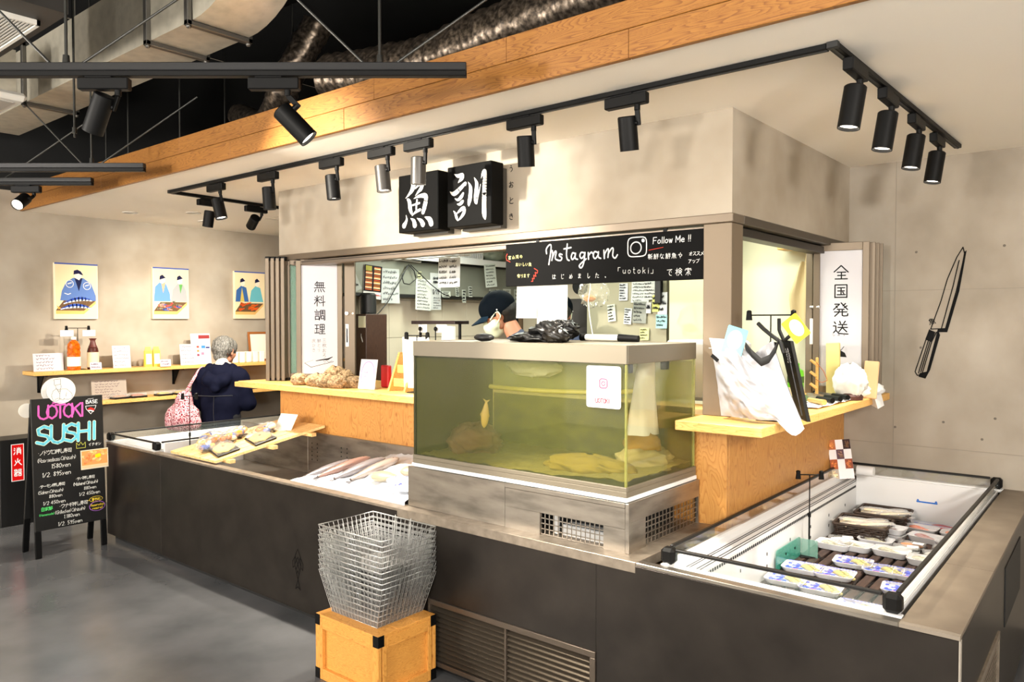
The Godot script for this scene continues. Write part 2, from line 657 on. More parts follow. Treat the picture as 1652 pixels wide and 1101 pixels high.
func make_textures():
	ply_fascia = tri_mat(ply(Color(0.62, 0.42, 0.18), Color(0.43, 0.25, 0.08), 5, 9.0), V(0.55, 2.0, 0.55), 0.5)
	ply_counter = tri_mat(ply(Color(0.93, 0.75, 0.45), Color(0.80, 0.57, 0.27), 9, 6.0), V(1.0, 3.0, 3.0), 0.45)
	ply_upright = tri_mat(ply(Color(0.78, 0.57, 0.30), Color(0.66, 0.43, 0.19), 3, 7.0, true, 14), V(1.3, 0.9, 1.3), 0.45)
	pine = tri_mat(ply(Color(0.86, 0.62, 0.30), Color(0.72, 0.46, 0.18), 21, 6.0, false, 5), V(2.0, 5.0, 2.0), 0.5)
	ply_board = tri_mat(ply(Color(0.93, 0.80, 0.56), Color(0.82, 0.63, 0.38), 31, 4.0), V(1.5, 2.0, 4.0), 0.5)
	mortar = tri_mat(noise_tex(0.006, [Color(0.59, 0.54, 0.47), Color(0.645, 0.60, 0.535), Color(0.69, 0.65, 0.59)], 4), V(0.55, 0.55, 0.55), 0.85)
	concrete = tri_mat(noise_tex(0.008, [Color(0.56, 0.52, 0.465), Color(0.615, 0.575, 0.52), Color(0.655, 0.62, 0.57)], 12, 5), V(0.5, 0.4, 0.5), 0.8)
	plaster = mt(0.955, 0.93, 0.885, 0.8)
	steel = tri_mat(noise_tex(0.01, [Color(0.50, 0.48, 0.45), Color(0.64, 0.61, 0.57), Color(0.70, 0.67, 0.63)], 8, 5), V(0.6, 2.5, 0.6), 0.3, 0.9)
	steel_rough = tri_mat(noise_tex(0.03, [Color(0.52, 0.48, 0.43), Color(0.66, 0.61, 0.55)], 18, 5), V(1, 1, 1), 0.45, 0.75)
	dark_steel = tri_mat(noise_tex(0.012, [Color(0.165, 0.148, 0.135), Color(0.195, 0.176, 0.16), Color(0.22, 0.20, 0.182)], 28, 5), V(0.7, 0.7, 0.7), 0.34, 0.6)
	black = mt(0.018, 0.018, 0.019, 0.5, 0.0, 0.3)
	frame_metal = mt(0.45, 0.40, 0.34, 0.4, 0.5)
	white_enamel = mt(0.88, 0.88, 0.88, 0.35)
	galv = tri_mat(noise_tex(0.02, [Color(0.68, 0.66, 0.60), Color(0.74, 0.715, 0.65), Color(0.78, 0.755, 0.69)], 40, 4), V(1, 1, 1), 0.4, 0.45)
	floor_mat = tri_mat(noise_tex(0.01, [Color(0.29, 0.295, 0.30), Color(0.345, 0.345, 0.35), Color(0.38, 0.38, 0.385)], 33, 5), V(0.35, 0.35, 0.35), 0.22)
	dark_slat = tri_mat(noise_tex(0.02, [Color(0.13, 0.09, 0.08), Color(0.24, 0.17, 0.14), Color(0.31, 0.23, 0.19)], 44, 4), V(6, 6, 0.8), 0.5, 0.0, true)

# added fill: globe pendant lamps out of view that brighten the shop
func hall_fill_lamps():
	var lamp := thing("fill_pendant_lamp", "added white globe fill lamp out of view in the hall nearest the shop corner", "lamp", V(-4.6, 0, 1.4), 0.0, "added hall globe lamps")
	var b := MB.new()
	b.ball(V(0, 2.25, 0), V(0.2, 0.2, 0.2), 24, 12)
	part("globe", b, glow(1.0, 0.96, 0.9, 3.0), lamp)
	b = MB.new()
	b.tube([V(0, 2.45, 0), V(0, 4.3, 0)], 0.006, 6)
	part("cord", b, black, lamp)
	b = MB.new()
	b.cone(V(0, 2.44, 0), V(0, 2.50, 0), 0.05, 0.04)
	part("cap", b, black, lamp)
	var l := OmniLight3D.new()
	l.name = "fill_bulb"
	l.position = V(0, 2.25, 0)
	l.light_color = Color(1.0, 0.98, 0.95)
	l.light_energy = 6.0
	l.light_size = 0.2
	l.omni_range = 30
	l.omni_attenuation = 2
	l.shadow_enabled = true
	lamp.add_child(l)
	var spots := [[V(-1.4, 0, 1.8), "added white globe fill lamp out of view in the middle of the hall"], [V(1.6, 0, -0.6), "added white globe fill lamp out of view right of the freezer end"], [V(-6.3, 0, 3.2), "added white globe fill lamp out of view far back in the hall"], [V(1.8, 0, 2.6), "added white globe fill lamp out of view by the hall entrance"]]
	for s in spots:
		dup(lamp, s[0], 0.0, s[1], "added hall globe lamps")

func build_shell():
	var b := MB.new()
	b.span(V(-9.2, -0.1, -8.2), V(4.6, 0, 5.2))
	struct("floor", b, floor_mat)
	b = MB.new()
	b.span(V(WALL_L - 0.2, 0, -8.2), V(WALL_L, 4.3, 5.2))
	struct("wall_left", b, mortar)
	b = MB.new()
	b.span(V(WALL_L, SOFFIT + 0.16, -8.0), V(WALL_L + 0.01, 4.29, 4.99))
	struct("wall_upper", b, mt(0.03, 0.03, 0.03, 0.8))  # near-black sheet over the upper wall, keeps the void above the soffit dark
	b = MB.new()
	b.span(V(-1.42, 0, WALL_B - 0.2), V(4.5, 4.3, WALL_B))
	struct("wall_back", b, concrete)
	b = MB.new()
	b.span(V(WALL_L, 0, -8.2), V(-1.42, 4.3, -8.0))
	struct("wall_far", b, mortar)
	b = MB.new()
	b.span(V(4.3, 0, -5.1), V(4.5, 4.3, 5.2))
	struct("unseen_wall_right", b, plaster)  # unseen hall wall, kept pale to bounce light into the shop
	b = MB.new()
	b.span(V(WALL_L, 0, 5.0), V(4.5, 4.3, 5.2))
	struct("unseen_wall_rear", b, plaster)  # out of view behind the camera, pale to send light back
	b = MB.new()
	b.span(V(WALL_L - 0.2, 4.3, -8.2), V(4.6, 4.45, 5.2))
	struct("ceiling_upper", b, mt(0.03, 0.03, 0.03, 0.8))
	b = MB.new()
	b.span(V(WALL_L, SOFFIT, -8.0), V(4.3, SOFFIT + 0.03, -2.385))
	struct("ceiling", b, plaster)
	# fascia of plywood boards, two rows, with fine open joints
	var fa := struct("trim_1", fascia_core(), mt(0.2, 0.13, 0.07, 0.8))
	var rows := [[SOFFIT - 0.004, SOFFIT + 0.098, [-7.3, -5.72, -4.02, -3.0, -1.42, 0.38, 2.2, 4.3]], [SOFFIT + 0.1, SOFFIT + 0.2, [-7.3, -6.4, -4.6, -2.78, -1.98, -0.2, 1.6, 4.3]]]
	for r in rows:
		for i in r[2].size() - 1:
			b = MB.new()
			b.span(V(r[2][i] + 0.001, r[0], -2.385), V(r[2][i + 1] - 0.001, r[1], -2.36), 0.002)
			part("panel", b, ply_fascia, fa)
	# joints and form-tie holes in the cast concrete wall
	var w := get_node("wall_back")
	b = MB.new()
	for y in [0.93, 1.83]:
		b.span(V(-1.4, y - 0.0015, WALL_B), V(4.2, y + 0.0015, WALL_B + 0.002))
	for x in [-1.14, -0.24, 0.66]:
		b.span(V(x - 0.0015, 0.75, WALL_B), V(x + 0.0015, SOFFIT, WALL_B + 0.002))
	part("joint", b, mt(0.56, 0.525, 0.48, 0.9), w)
	for q in [[-1.03, 2.05], [-0.6, 2.06], [-1.13, 1.03], [-0.88, 1.08], [-0.69, 1.0], [-1.0, 1.5], [-0.63, 1.12]]:
		b = MB.new()
		b.cone(V(q[0], q[1], WALL_B), V(q[0], q[1], WALL_B + 0.003), 0.007, 0.005, 12)
		part("tie_hole", b, mt(0.42, 0.39, 0.36, 0.9), w)
	# recessed downlights in the left part of the soffit
	var spots := [[141, -6.7, -3.0], [271, -6.3, -3.35], [296, -6.75, -3.7]]
	for s in spots:
		var d := thing("recessed_downlight", ["small round recessed downlight nearest the wooden fascia", "small round recessed downlight beside the track spots", "small round recessed downlight nearest the left wall"][spots.find(s)], "downlight", V(s[1], SOFFIT, s[2]), 0.0, "recessed downlights in the soffit")
		b = MB.new()
		b.lathe(V(0, 0, 0), [Vector2(0.062, 0), Vector2(0.062, -0.006), Vector2(0.05, -0.006), Vector2(0.046, -0.001)], 24)
		part("ring", b, mt(0.8, 0.78, 0.74, 0.5), d)
		b = MB.new()
		b.lathe(V(0, 0, 0), [Vector2(0.0, -0.0015), Vector2(0.047, -0.0015)], 24)
		part("lens", b, mt(0.62, 0.60, 0.56, 0.4), d)
	b = MB.new()
	for e in [[-6.15, -3.95, -5.75, -3.955], [-6.15, -4.35, -5.75, -4.355], [-6.15, -4.35, -6.145, -3.95], [-5.755, -4.35, -5.75, -3.95]]:
		b.span(V(e[0], SOFFIT - 0.003, e[1]), V(e[2], SOFFIT, e[3]))
	solo("access_hatch", b, mt(0.7, 0.66, 0.6, 0.6), "square access hatch outline in the white soffit near the left wall", "hatch")

func fascia_core() -> MB:
	var b := MB.new()
	b.span(V(-7.3, SOFFIT + 0.03, -2.40), V(4.3, SOFFIT + 0.2, -2.386))
	return b

func build_ceiling_services():
	# long rectangular duct with bolted flanges, ending in an elbow that turns up
	var duct := thing("air_duct", "large rectangular galvanised air duct with bolted flanges above the hall", "duct", V(-3.6, 3.1, -2.05))
	var b := MB.new()
	b.span(V(-3.2, 0, -0.15), V(0.0, 0.36, 0.15))
	part("straight_section", b, galv, duct)
	b = MB.new()
	var g := []
	var rp := [[0.62, 0.15], [0.62, -0.15], [0.26, -0.15], [0.26, 0.15], [0.62, 0.15]]
	for k in 4:
		var grid := []
		for i in 13:
			var t := PI / 2 * i / 12.0
			var row := []
			for m in 2:
				var q = rp[k + m]
				row.append(V(0.04 + q[0] * sin(t), 0.62 - q[0] * cos(t), q[1]))
			grid.append(row)
		b.sheet(grid)
	part("elbow", b, galv, duct)
	b = MB.new()
	b.span(V(0.04 + 0.26, 0.62, -0.15), V(0.04 + 0.62, 1.15, 0.15))
	part("riser", b, galv, duct)
	for x in [-2.13, -0.4, 0.02]:
		b = MB.new()
		b.span(V(x - 0.018, -0.025, -0.175), V(x + 0.018, 0.0, 0.175), 0.003)
		b.span(V(x - 0.018, 0.36, -0.175), V(x + 0.018, 0.385, 0.175), 0.003)
		b.span(V(x - 0.018, -0.025, 0.15), V(x + 0.018, 0.385, 0.175), 0.003)
		b.span(V(x - 0.018, -0.025, -0.175), V(x + 0.018, 0.385, -0.15), 0.003)
		for s in [-0.16, 0.16]:
			b.ball(V(x, -0.028, s), V(0.014, 0.012, 0.014), 8, 4)
			b.cone(V(x, 0.385, s), V(x, 1.19, s), 0.005, 0.005, 6)
		part("flange", b, mt(0.42, 0.41, 0.39, 0.4, 0.8), duct)
	# a second, lower duct box with a grille at its end
	var d2 := thing("supply_duct", "black supply duct with white slatted air grille under it near the hall track", "duct", V(-4.3, 3.0, -1.15))
	b = MB.new()
	b.span(V(-0.6, 0.01, -0.25), V(0.6, 0.45, 0.1))
	part("casing", b, mt(0.13, 0.12, 0.11, 0.5), d2)
	b = MB.new()
	for e in [[-0.32, -0.2, 0.42, -0.185], [-0.32, 0.0, 0.42, 0.015], [-0.32, -0.2, -0.305, 0.015], [0.405, -0.2, 0.42, 0.015]]:
		b.span(V(e[0], -0.012, e[1]), V(e[2], 0.01, e[3]))
	part("grille_frame", b, mt(0.8, 0.79, 0.76, 0.5), d2)
	for i in 13:
		b = MB.new()
		b.span(V(-0.3, -0.006, -0.178 + i * 0.0145), V(0.4, 0.004, -0.171 + i * 0.0145))
		part("slat", b, mt(0.72, 0.71, 0.68, 0.5), d2)
	var d3 := thing("air_diffuser", "white rounded air diffuser at the far left under the duct", "diffuser", V(-5.4, 2.98, -1.62))
	b = MB.new()
	b.box(V(0, 0, 0), V(0.5, 0.05, 0.2), 0.02)
	part("body", b, mt(0.78, 0.77, 0.74, 0.5), d3)
	b = MB.new()
	b.box(V(0, -0.026, 0), V(0.36, 0.006, 0.1), 0.002)
	part("outlet", b, mt(0.6, 0.58, 0.55, 0.5), d3)
	b = MB.new()
	b.box(V(0, 0.16, 0), V(0.3, 0.27, 0.14))
	part("neck", b, galv, d3)
	# pipes along the shop front above the soffit
	var pipes := [[3.66, -2.75, 0.09, mt(0.05, 0.05, 0.055, 0.4), "thick black round duct running above the wooden fascia"], [3.12, -3.3, 0.045, mt(0.09, 0.085, 0.08, 0.4, 0.3), "dark pipe running behind the black round duct"], [3.35, -3.7, 0.06, mt(0.26, 0.2, 0.11, 0.4, 0.5), "brassy brown pipe deep in the ceiling void"], [3.5, -4.1, 0.05, mt(0.2, 0.16, 0.1, 0.4, 0.5), "thin brown pipe highest in the ceiling void"], [2.98, -4.4, 0.05, mt(0.1, 0.1, 0.1, 0.5), "low black pipe deepest in the ceiling void"]]
	for p in pipes:
		b = MB.new()
		b.cone(V(-7.3, p[0], p[1]), V(4.3, p[0], p[1]), p[2], p[2], 20)
		for i in 12:
			var x := -7.0 + i * 0.55
			b.cone(V(x, p[0], p[1]), V(x + 0.03, p[0], p[1]), p[2] * 1.06, p[2] * 1.06, 20)
		solo("ceiling_pipe", b, p[3], p[4], "pipe")
	# crinkled foil-wrapped flexible ducts
	var foil := tri_mat(noise_tex(0.03, [Color(0.10, 0.09, 0.08), Color(0.34, 0.30, 0.26), Color(0.55, 0.50, 0.45)], 61, 4), V(2, 2, 2), 0.3, 0.8)
	var runs := [[[V(-3.6, 3.02, -2.75), V(-3.0, 3.0, -2.85), V(-2.4, 3.06, -2.9), V(-1.9, 3.12, -2.95), V(-1.3, 3.25, -3.1)], 0.14, "crinkled foil flexible duct lying above the fascia near the hall track end"], [[V(-5.3, 3.2, -3.2), V(-4.7, 3.0, -3.0), V(-4.15, 2.95, -2.75), V(-3.95, 3.1, -2.7), V(-3.8, 3.4, -2.8)], 0.085, "foil flexible duct bending down behind the hall track spot"], [[V(-3.0, 3.66, -3.05), V(-2.6, 3.5, -3.0), V(-2.3, 3.46, -3.15), V(-2.25, 3.48, -3.4)], 0.10, "foil flexible duct crossing above the lower foil duct"]]
	var nz := FastNoiseLite.new()
	nz.seed = 3
	nz.frequency = 9.0
	for r in runs:
		var cv := Curve3D.new()
		for i in r[0].size():
			var tn: Vector3 = (r[0][mini(i + 1, r[0].size() - 1)] - r[0][maxi(i - 1, 0)]) / 6.0
			cv.add_point(r[0][i], -tn, tn)
		var L := cv.get_baked_length()
		var grid := []
		for i in 91:
			var p := cv.sample_baked(L * i / 90.0)
			var d := (cv.sample_baked(minf(L, L * i / 90.0 + 0.02)) - cv.sample_baked(maxf(0, L * i / 90.0 - 0.02))).normalized()
			var s := MB.side(d)
			var row := []
			for j in 25:
				var t := TAU * j / 24.0
				var o := s.x * cos(t) + s.y * sin(t)
				row.append(p + o * (r[1] * (1.0 + 0.10 * nz.get_noise_3dv(p + o * r[1]) + (0.06 if i % 3 == 0 else 0.0))))
			grid.append(row)
		b = MB.new()
		b.sheet(grid)
		solo("flexible_duct", b, foil, r[2], "duct")
	# hangers and braces
	var rods := [[V(-4.28, 4.3, -1.64), V(-4.28, 2.6, -1.64)], [V(-5.6, 4.3, -2.5), V(-5.6, 2.8, -2.5)], [V(-4.9, 4.3, -2.52), V(-4.9, 2.8, -2.52)], [V(-5.35, 4.3, -3.1), V(-5.35, 2.6, -3.1)], [V(-4.05, 4.3, -2.8), V(-4.05, 2.6, -2.8)], [V(-6.2, 4.3, -2.6), V(-6.2, 2.6, -2.6)]]
	var rl := ["nearest the viewer, beside the big duct", "between the hall tracks and the fascia, farther left of two", "between the hall tracks and the fascia, nearer the middle", "deep behind the fascia, left of the foil ducts", "behind the fascia next to the bent foil duct", "deepest left, just behind the fascia's left end"]
	for r in rods:
		b = MB.new()
		b.cone(r[0], r[1], 0.006, 0.006, 8)
		b.cone(r[1] + V(0, 0.02, 0), r[1] + V(0, 0.05, 0), 0.012, 0.012, 6)
		solo("hanger_rod", b, mt(0.2, 0.2, 0.19, 0.4, 0.7), "thin steel hanger rod " + rl[rods.find(r)], "rod", "hanger rods in the ceiling void")

# a driver box under the rail, an arm and a cylinder head; at: point on the rail underside; along: rail direction; aim: where the head points
func track_spot(at: Vector3, along: Vector3, aim: Vector3, label: String, group: String, energy: float, head := 0.135, dull := false, angle := 28.0):
	var o := thing("track_spotlight", label, "spotlight", at, 0.0, group)
	var x := along.normalized()
	var b := MB.new()
	b.at(T(V(0, 0, 0), x, Vector3.UP))
	b.box(V(0, -0.028, 0), V(0.19, 0.045, 0.036), 0.004)
	b.box(V(-0.02, -0.004, 0), V(0.1, 0.012, 0.024), 0.002)
	part("driver_box", b, black, o)
	var h := x * 0.05 + V(0, -0.05, 0)
	b = MB.new()
	b.cone(h, h + V(0, -0.022, 0), 0.012, 0.012, 12)
	var aimd := aim.normalized()
	var lat := x.cross(Vector3.UP).normalized() * 0.0
	var perp := (x - aimd * x.dot(aimd)).normalized()
	var c := h + V(0, -0.03, 0) - perp * 0.048 + aimd * 0.028
	b.bar(h + V(0, -0.02, 0), h + V(0, -0.02, 0) + aimd * 0.06, 0.012, 0.02, 0.002)
	b.cone(h + V(0, -0.02, 0) + aimd * 0.05, h + V(0, -0.02, 0) + aimd * 0.05 - perp * 0.02, 0.011, 0.011, 12)
	part("arm", b, black, o)
	b = MB.new()
	var s := MB.side(aimd)
	var r := 0.038
	b.at(Transform3D(Basis(s.x, s.z, s.x.cross(s.z)), c))
	b.lathe(V(0, 0, 0), [Vector2(0, -0.018), Vector2(r - 0.004, -0.018), Vector2(r, -0.014), Vector2(r, head - 0.018), Vector2(r - 0.003, head - 0.018), Vector2(r - 0.004, head - 0.03)], 28)
	part("housing", b, mt(0.30, 0.29, 0.28, 0.35, 0.6) if dull else black, o)
	b = MB.new()
	b.at(Transform3D(Basis(s.x, s.z, s.x.cross(s.z)), c))
	b.lathe(V(0, 0, 0), [Vector2(r - 0.004, head - 0.03), Vector2(0.0, head - 0.03)], 28)
	part("lens", b, glow(1.0, 0.95, 0.87, 6.0), o)
	var l := SpotLight3D.new()
	l.name = "beam"
	o.add_child(l)
	var lp := c + aimd * (head - 0.012)
	l.transform = Transform3D(Basis.looking_at(aimd, Vector3.UP if absf(aimd.y) < 0.98 else Vector3.RIGHT), lp)
	l.light_color = Color(1.0, 0.965, 0.90)
	l.light_energy = energy
	l.light_size = 0.03
	l.spot_angle = angle
	l.spot_angle_attenuation = 0.7
	l.spot_range = 30
	l.spot_attenuation = 2
	l.shadow_enabled = true

func rail(a: Vector3, c: Vector3, label: String, w := 0.034, h := 0.02):
	var o := thing("lighting_track", label, "track", a)
	var d := c - a
	var b := MB.new()
	b.bar(V(0, h / 2, 0), d + V(0, h / 2, 0), w, h, 0.002)
	part("channel", b, black, o)
	b = MB.new()
	b.bar(V(0, -0.0005, 0), d + V(0, -0.0005, 0), 0.009, 0.004)
	part("slot", b, mt(0.01, 0.01, 0.01, 0.5), o)
	b = MB.new()
	var n := d.normalized()
	b.bar(n * -0.004 + V(0, h / 2, 0), n * 0.02 + V(0, h / 2, 0), w + 0.003, h + 0.003, 0.002)
	part("end_cap", b, mt(0.05, 0.05, 0.05, 0.5), o)

func build_tracks():
	var y := SOFFIT - 0.021
	rail(V(-5.36, y, -2.68), V(-0.84, y, -2.68), "long black lighting track along the shop front soffit")
	rail(V(-0.82, y, -2.66), V(-0.78, y, -4.62), "black lighting track running back over the freezer")
	rail(V(-5.36, y, -2.70), V(-5.48, y, -4.6), "short black lighting track running back at the left of the bulkhead")
	var gx := Vector3.RIGHT
	var grp := "spotlights on the shop front track"
	var front := [[-1.62, "black track spotlight, rightmost on the long front track", V(-0.05, -1, -0.25), false, 1.7], [-2.14, "black track spotlight just right of the signboards", V(-0.1, -1, -0.2), false, 1.7], [-2.82, "grey track spotlight just above the left signboard", V(-0.05, -1, -0.02), true, 2.0], [-3.10, "grey mottled track spotlight left of the signboards", V(0.12, -1, -0.02), true, 2.0], [-3.52, "black track spotlight above the left half of the blank bulkhead", V(0.08, -1, -0.05), false, 2.4], [-4.14, "black track spotlight above the left end of the bulkhead", V(0.03, -1, -0.05), false, 2.2], [-4.74, "black track spotlight nearest the left corner of the front track", V(0.25, -1, -0.1), false, 2.2]]
	for f in front:
		track_spot(V(f[0], y, -2.68), gx, f[2], f[1], grp, f[4], 0.135, f[3])
	var side := [[-2.86, "black track spotlight nearest the viewer over the freezer"], [-3.30, "black track spotlight second from the viewer over the freezer"], [-3.78, "black track spotlight third from the viewer over the freezer"], [-4.22, "black track spotlight nearest the concrete wall over the freezer"]]
	for f in side:
		track_spot(V(-0.8, y, f[0]), V(0, 0, -1), V(-0.12, -1, 0.12), f[1], "spotlights over the freezer", 1.8, 0.15)
	track_spot(V(-5.40, y, -3.0), V(0, 0, -1), V(-0.1, -1, 0.1), "black track spotlight hanging under the short left track", "spotlights on the short left track", 2.7, 0.12, false, 44.0)
	track_spot(V(-5.45, y, -3.85), V(0, 0, -1), V(-0.65, -0.75, 0.2), "black track spotlight tilted to the posters on the short left track", "spotlights on the short left track", 2.7, 0.12, false, 44.0)
	track_spot(V(-5.42, y, -3.4), V(0, 0, -1), V(-1.0, -0.6, -0.2), "black track spotlight behind the front track corner aimed at the shelf wall", "spotlights on the short left track", 2.7, 0.12, false, 44.0)
	# hall tracks, hung on rods, set askew to the shop
	hall_track(V(-3.9, 2.565, -0.54), V(-1.975, 2.565, -2.125), "long black hall lighting track crossing in front of the wooden fascia", 0.05, [0.87, 0.4])
	hall_track(V(-5.95, 2.56, -1.17), V(-4.70, 2.56, -2.195), "middle black hall lighting track ending over the fascia's left part", 0.05, [0.8])
	hall_track(V(-6.4, 2.555, -1.37), V(-5.41, 2.555, -2.18), "shortest black hall lighting track, farthest to the left", 0.05, [0.5])
	var dir := V(0.772, 0, -0.636)
	track_spot(V(-3.02, 2.565, -1.264), dir, V(-0.45, -0.8, 0.1), "large black hall spotlight under the near end of the long hall track", "hall track spotlights", 4.5, 0.15)
	track_spot(V(-2.53, 2.565, -1.668), dir, V(0.42, -0.62, -0.42), "large black hall spotlight nearer the end of the long hall track", "hall track spotlights", 4.5, 0.15)
	track_spot(V(-5.75, 2.555, -1.9), dir, V(0.5, -0.45, 0.55), "hall spotlight shining towards the viewer at the far left", "hall track spotlights", 2.0, 0.12)
	# out-of-view hall spot, placed to throw the track heads' shadows on the bulkhead
	track_spot(V(-3.6, 2.565, -0.787), dir, V(0.22, -0.12, -1.0), "black hall spotlight aimed at the signboards, left of the view", "hall track spotlights", 9.5, 0.15, false, 24.0)

func hall_track(a: Vector3, c: Vector3, label: String, w: float, hangers: Array):
	var o := thing("hall_track", label, "track", a)
	var d := c - a
	var b := MB.new()
	b.bar(V(0, 0.034, 0), d + V(0, 0.034, 0), 0.04, 0.03, 0.003)
	part("channel", b, mt(0.16, 0.16, 0.165, 0.35, 0.4), o)
	b = MB.new()
	b.bar(V(0, 0.009, 0), d + V(0, 0.009, 0), 0.034, 0.02, 0.002)
	part("rail", b, black, o)
	for k in hangers:
		var p: Vector3 = d * k + V(0, 0.05, 0)
		b = MB.new()
		b.cone(p, p + V(0, 1.73, 0), 0.006, 0.006, 8)
		b.cone(p, p + V(0, 0.03, 0), 0.014, 0.012, 6)
		part("hanger_rod", b, mt(0.22, 0.22, 0.21, 0.4, 0.7), o)
		for s in [-1.0, 1.0]:
			b = MB.new()
			b.cone(p + d.normalized() * s * 0.06, p + d.normalized() * s * 0.55 + V(0, 0.42, -0.1), 0.005, 0.005, 8)
			part("brace", b, mt(0.3, 0.3, 0.29, 0.4, 0.7), o)

func build_bulkhead():
	var b := MB.new()
	b.span(V(-4.81, 2.125, -3.32), V(-1.40, SOFFIT, -3.2))
	struct("wall_front", b, mortar)
	b = MB.new()
	b.span(V(-1.52, 2.125, WALL_B), V(-1.40, SOFFIT, -3.3202))
	struct("wall_side", b, mortar)
	b = MB.new()
	b.span(V(-4.81, 2.125, -8.0), V(-4.69, SOFFIT, -3.3202))
	struct("wall_inner", b, mortar)
	# metal head rails under the bulkhead
	var t := struct("trim_2", mb_head(), frame_metal)
	b = MB.new()
	b.span(V(-4.80, 2.045, -3.31), V(-1.54, 2.078, -3.23), 0.002)
	part("door_track", b, mt(0.50, 0.45, 0.40, 0.4, 0.5), t)
	b = MB.new()
	b.span(V(-4.80, 2.066, -3.2295), V(-1.54, 2.07, -3.228))
	part("groove", b, mt(0.12, 0.1, 0.09, 0.6), t)
	var t2 := struct("trim_3", mb_head2(), mt(0.33, 0.30, 0.26, 0.45, 0.5))
	b = MB.new()
	b.span(V(-1.51, 2.04, WALL_B + 0.02), V(-1.43, 2.078, -3.34), 0.002)
	part("door_track", b, mt(0.2, 0.18, 0.16, 0.45, 0.5), t2)
	# corner post
	b = MB.new()
	b.span(V(-1.535, 1.23, -3.325), V(-1.402, 2.084, -3.202), 0.003)
	struct("pillar", b, mt(0.47, 0.41, 0.335, 0.45, 0.3))
	# the two signboards with brush-written characters
	signboard(V(-3.378, 2.165, -3.05), V(0.325, 0.33, 0.1), "square black signboard with white brush character for fish, left of the two", fish_strokes(), 25.0, 500.0, [265.0, 75.0, 995.0, 45.0])
	signboard(V(-2.981, 2.165, -3.05), V(0.322, 0.33, 0.1), "square black signboard with white brush character, right one beside the small black kana", kun_strokes(), 640.0, 555.0, [160.0, 90.0, 930.0, 48.0])
	b = MB.new()
	b.ink(0.06, 0.055, 0.05)
	write(b, "うおとき", T(V(-2.664, 2.455, -3.1995)), 0.036, 0.0022, 2.02, 0.0, true, 0.0008)
	solo("wall_lettering", b, printed(), "column of four small black kana written on the bulkhead", "lettering")

func mb_head() -> MB:
	var b := MB.new()
	b.span(V(-4.82, 2.085, -3.32), V(-1.395, 2.1245, -3.195), 0.003)
	return b

func mb_head2() -> MB:
	var b := MB.new()
	b.span(V(-1.525, 2.085, WALL_B + 0.001), V(-1.395, 2.1245, -3.321), 0.003)
	return b

func signboard(p: Vector3, s: Vector3, label: String, strokes: Array, x0: float, w: float, edge: Array):
	var o := thing("signboard", label, "sign", p, 0.0, "")
	var b := MB.new()
	b.span(V(0, 0, -s.z), V(s.x, s.y, 0), 0.004)
	part("panel", b, mt(0.02, 0.02, 0.019, 0.6, 0.0, 0.2), o)
	b = MB.new()
	b.span(V(0.02, -0.012, -0.15), V(s.x - 0.02, s.y - 0.02, -s.z))
	part("back_box", b, mt(0.3, 0.29, 0.27, 0.5, 0.4), o)
	b = MB.new()
	for st in strokes:
		var pts := []
		var wd := []
		var rr := 0.0
		# resample for a smooth brush line
		for i in st.size() - 1:
			for k in 6:
				var q := []
				for d in 3:
					q.append(cubic_interpolate(st[i][d], st[i + 1][d], st[maxi(i - 1, 0)][d], st[mini(i + 2, st.size() - 1)][d], k / 6.0))
				pts.append(q)
		pts.append(st[-1])
		var out := []
		for q in pts:
			var u: float = (q[0] - x0) / w
			var top: float = edge[0] - edge[1] * u
			var bot: float = edge[2] - edge[3] * u
			out.append(Vector2(u * s.x, (1.0 - (q[1] - top) / (bot - top)) * s.y))
			wd.append(maxf(0.0008, q[2] * 0.92 / w * s.x))
		b.stroke(out, wd, Transform3D(), 0.0025)
	b.ink(0.93, 0.92, 0.90)
	for i in b.c.size():
		b.c[i] = b.col
	part("character", b, printed(0.5), o)

func fish_strokes() -> Array:
	return [[[195, 285, 3], [228, 345, 24], [212, 430, 26], [175, 490, 15], [125, 548, 2]], [[248, 425, 6], [305, 368, 16], [338, 365, 19], [322, 425, 21], [284, 472, 13], [248, 518, 2]],
		[[148, 562, 9], [172, 595, 22], [183, 680, 24], [200, 738, 15]], [[228, 555, 2], [295, 524, 15], [370, 520, 24], [382, 565, 24], [364, 660, 25], [345, 730, 21]],
		[[205, 640, 8], [300, 612, 10]], [[270, 572, 10], [262, 640, 11], [260, 690, 10]], [[205, 775, 2], [250, 728, 12], [308, 698, 13]],
		[[130, 765, 2], [136, 830, 13], [102, 900, 26]], [[188, 805, 2], [228, 842, 20], [240, 895, 27]], [[270, 805, 2], [320, 842, 20], [342, 883, 27]], [[365, 792, 2], [425, 824, 25], [445, 876, 29]]]

func kun_strokes() -> Array:
	return [[[735, 243, 2], [788, 266, 19], [836, 252, 19], [835, 290, 26], [802, 335, 11], [785, 355, 2]], [[680, 465, 2], [716, 492, 18], [760, 478, 25], [820, 420, 22], [878, 362, 16], [882, 395, 3]],
		[[745, 555, 2], [785, 572, 14], [830, 528, 20], [850, 490, 12]], [[770, 625, 2], [806, 628, 15], [838, 600, 18], [850, 582, 6]],
		[[725, 712, 2], [750, 748, 13], [765, 798, 16], [778, 832, 7]], [[768, 748, 5], [828, 692, 19], [862, 678, 16], [860, 735, 20], [822, 798, 15], [780, 838, 4]],
		[[915, 345, 2], [944, 420, 20], [938, 540, 25], [925, 610, 21], [922, 650, 6]], [[990, 290, 2], [1020, 370, 20], [1013, 500, 27], [1011, 585, 26], [1018, 620, 10]], [[1025, 560, 14], [1050, 470, 8], [1068, 375, 2]],
		[[1075, 300, 2], [1092, 240, 13], [1112, 212, 20], [1122, 245, 24], [1115, 450, 27], [1110, 650, 27], [1114, 760, 28], [1124, 818, 12]]]

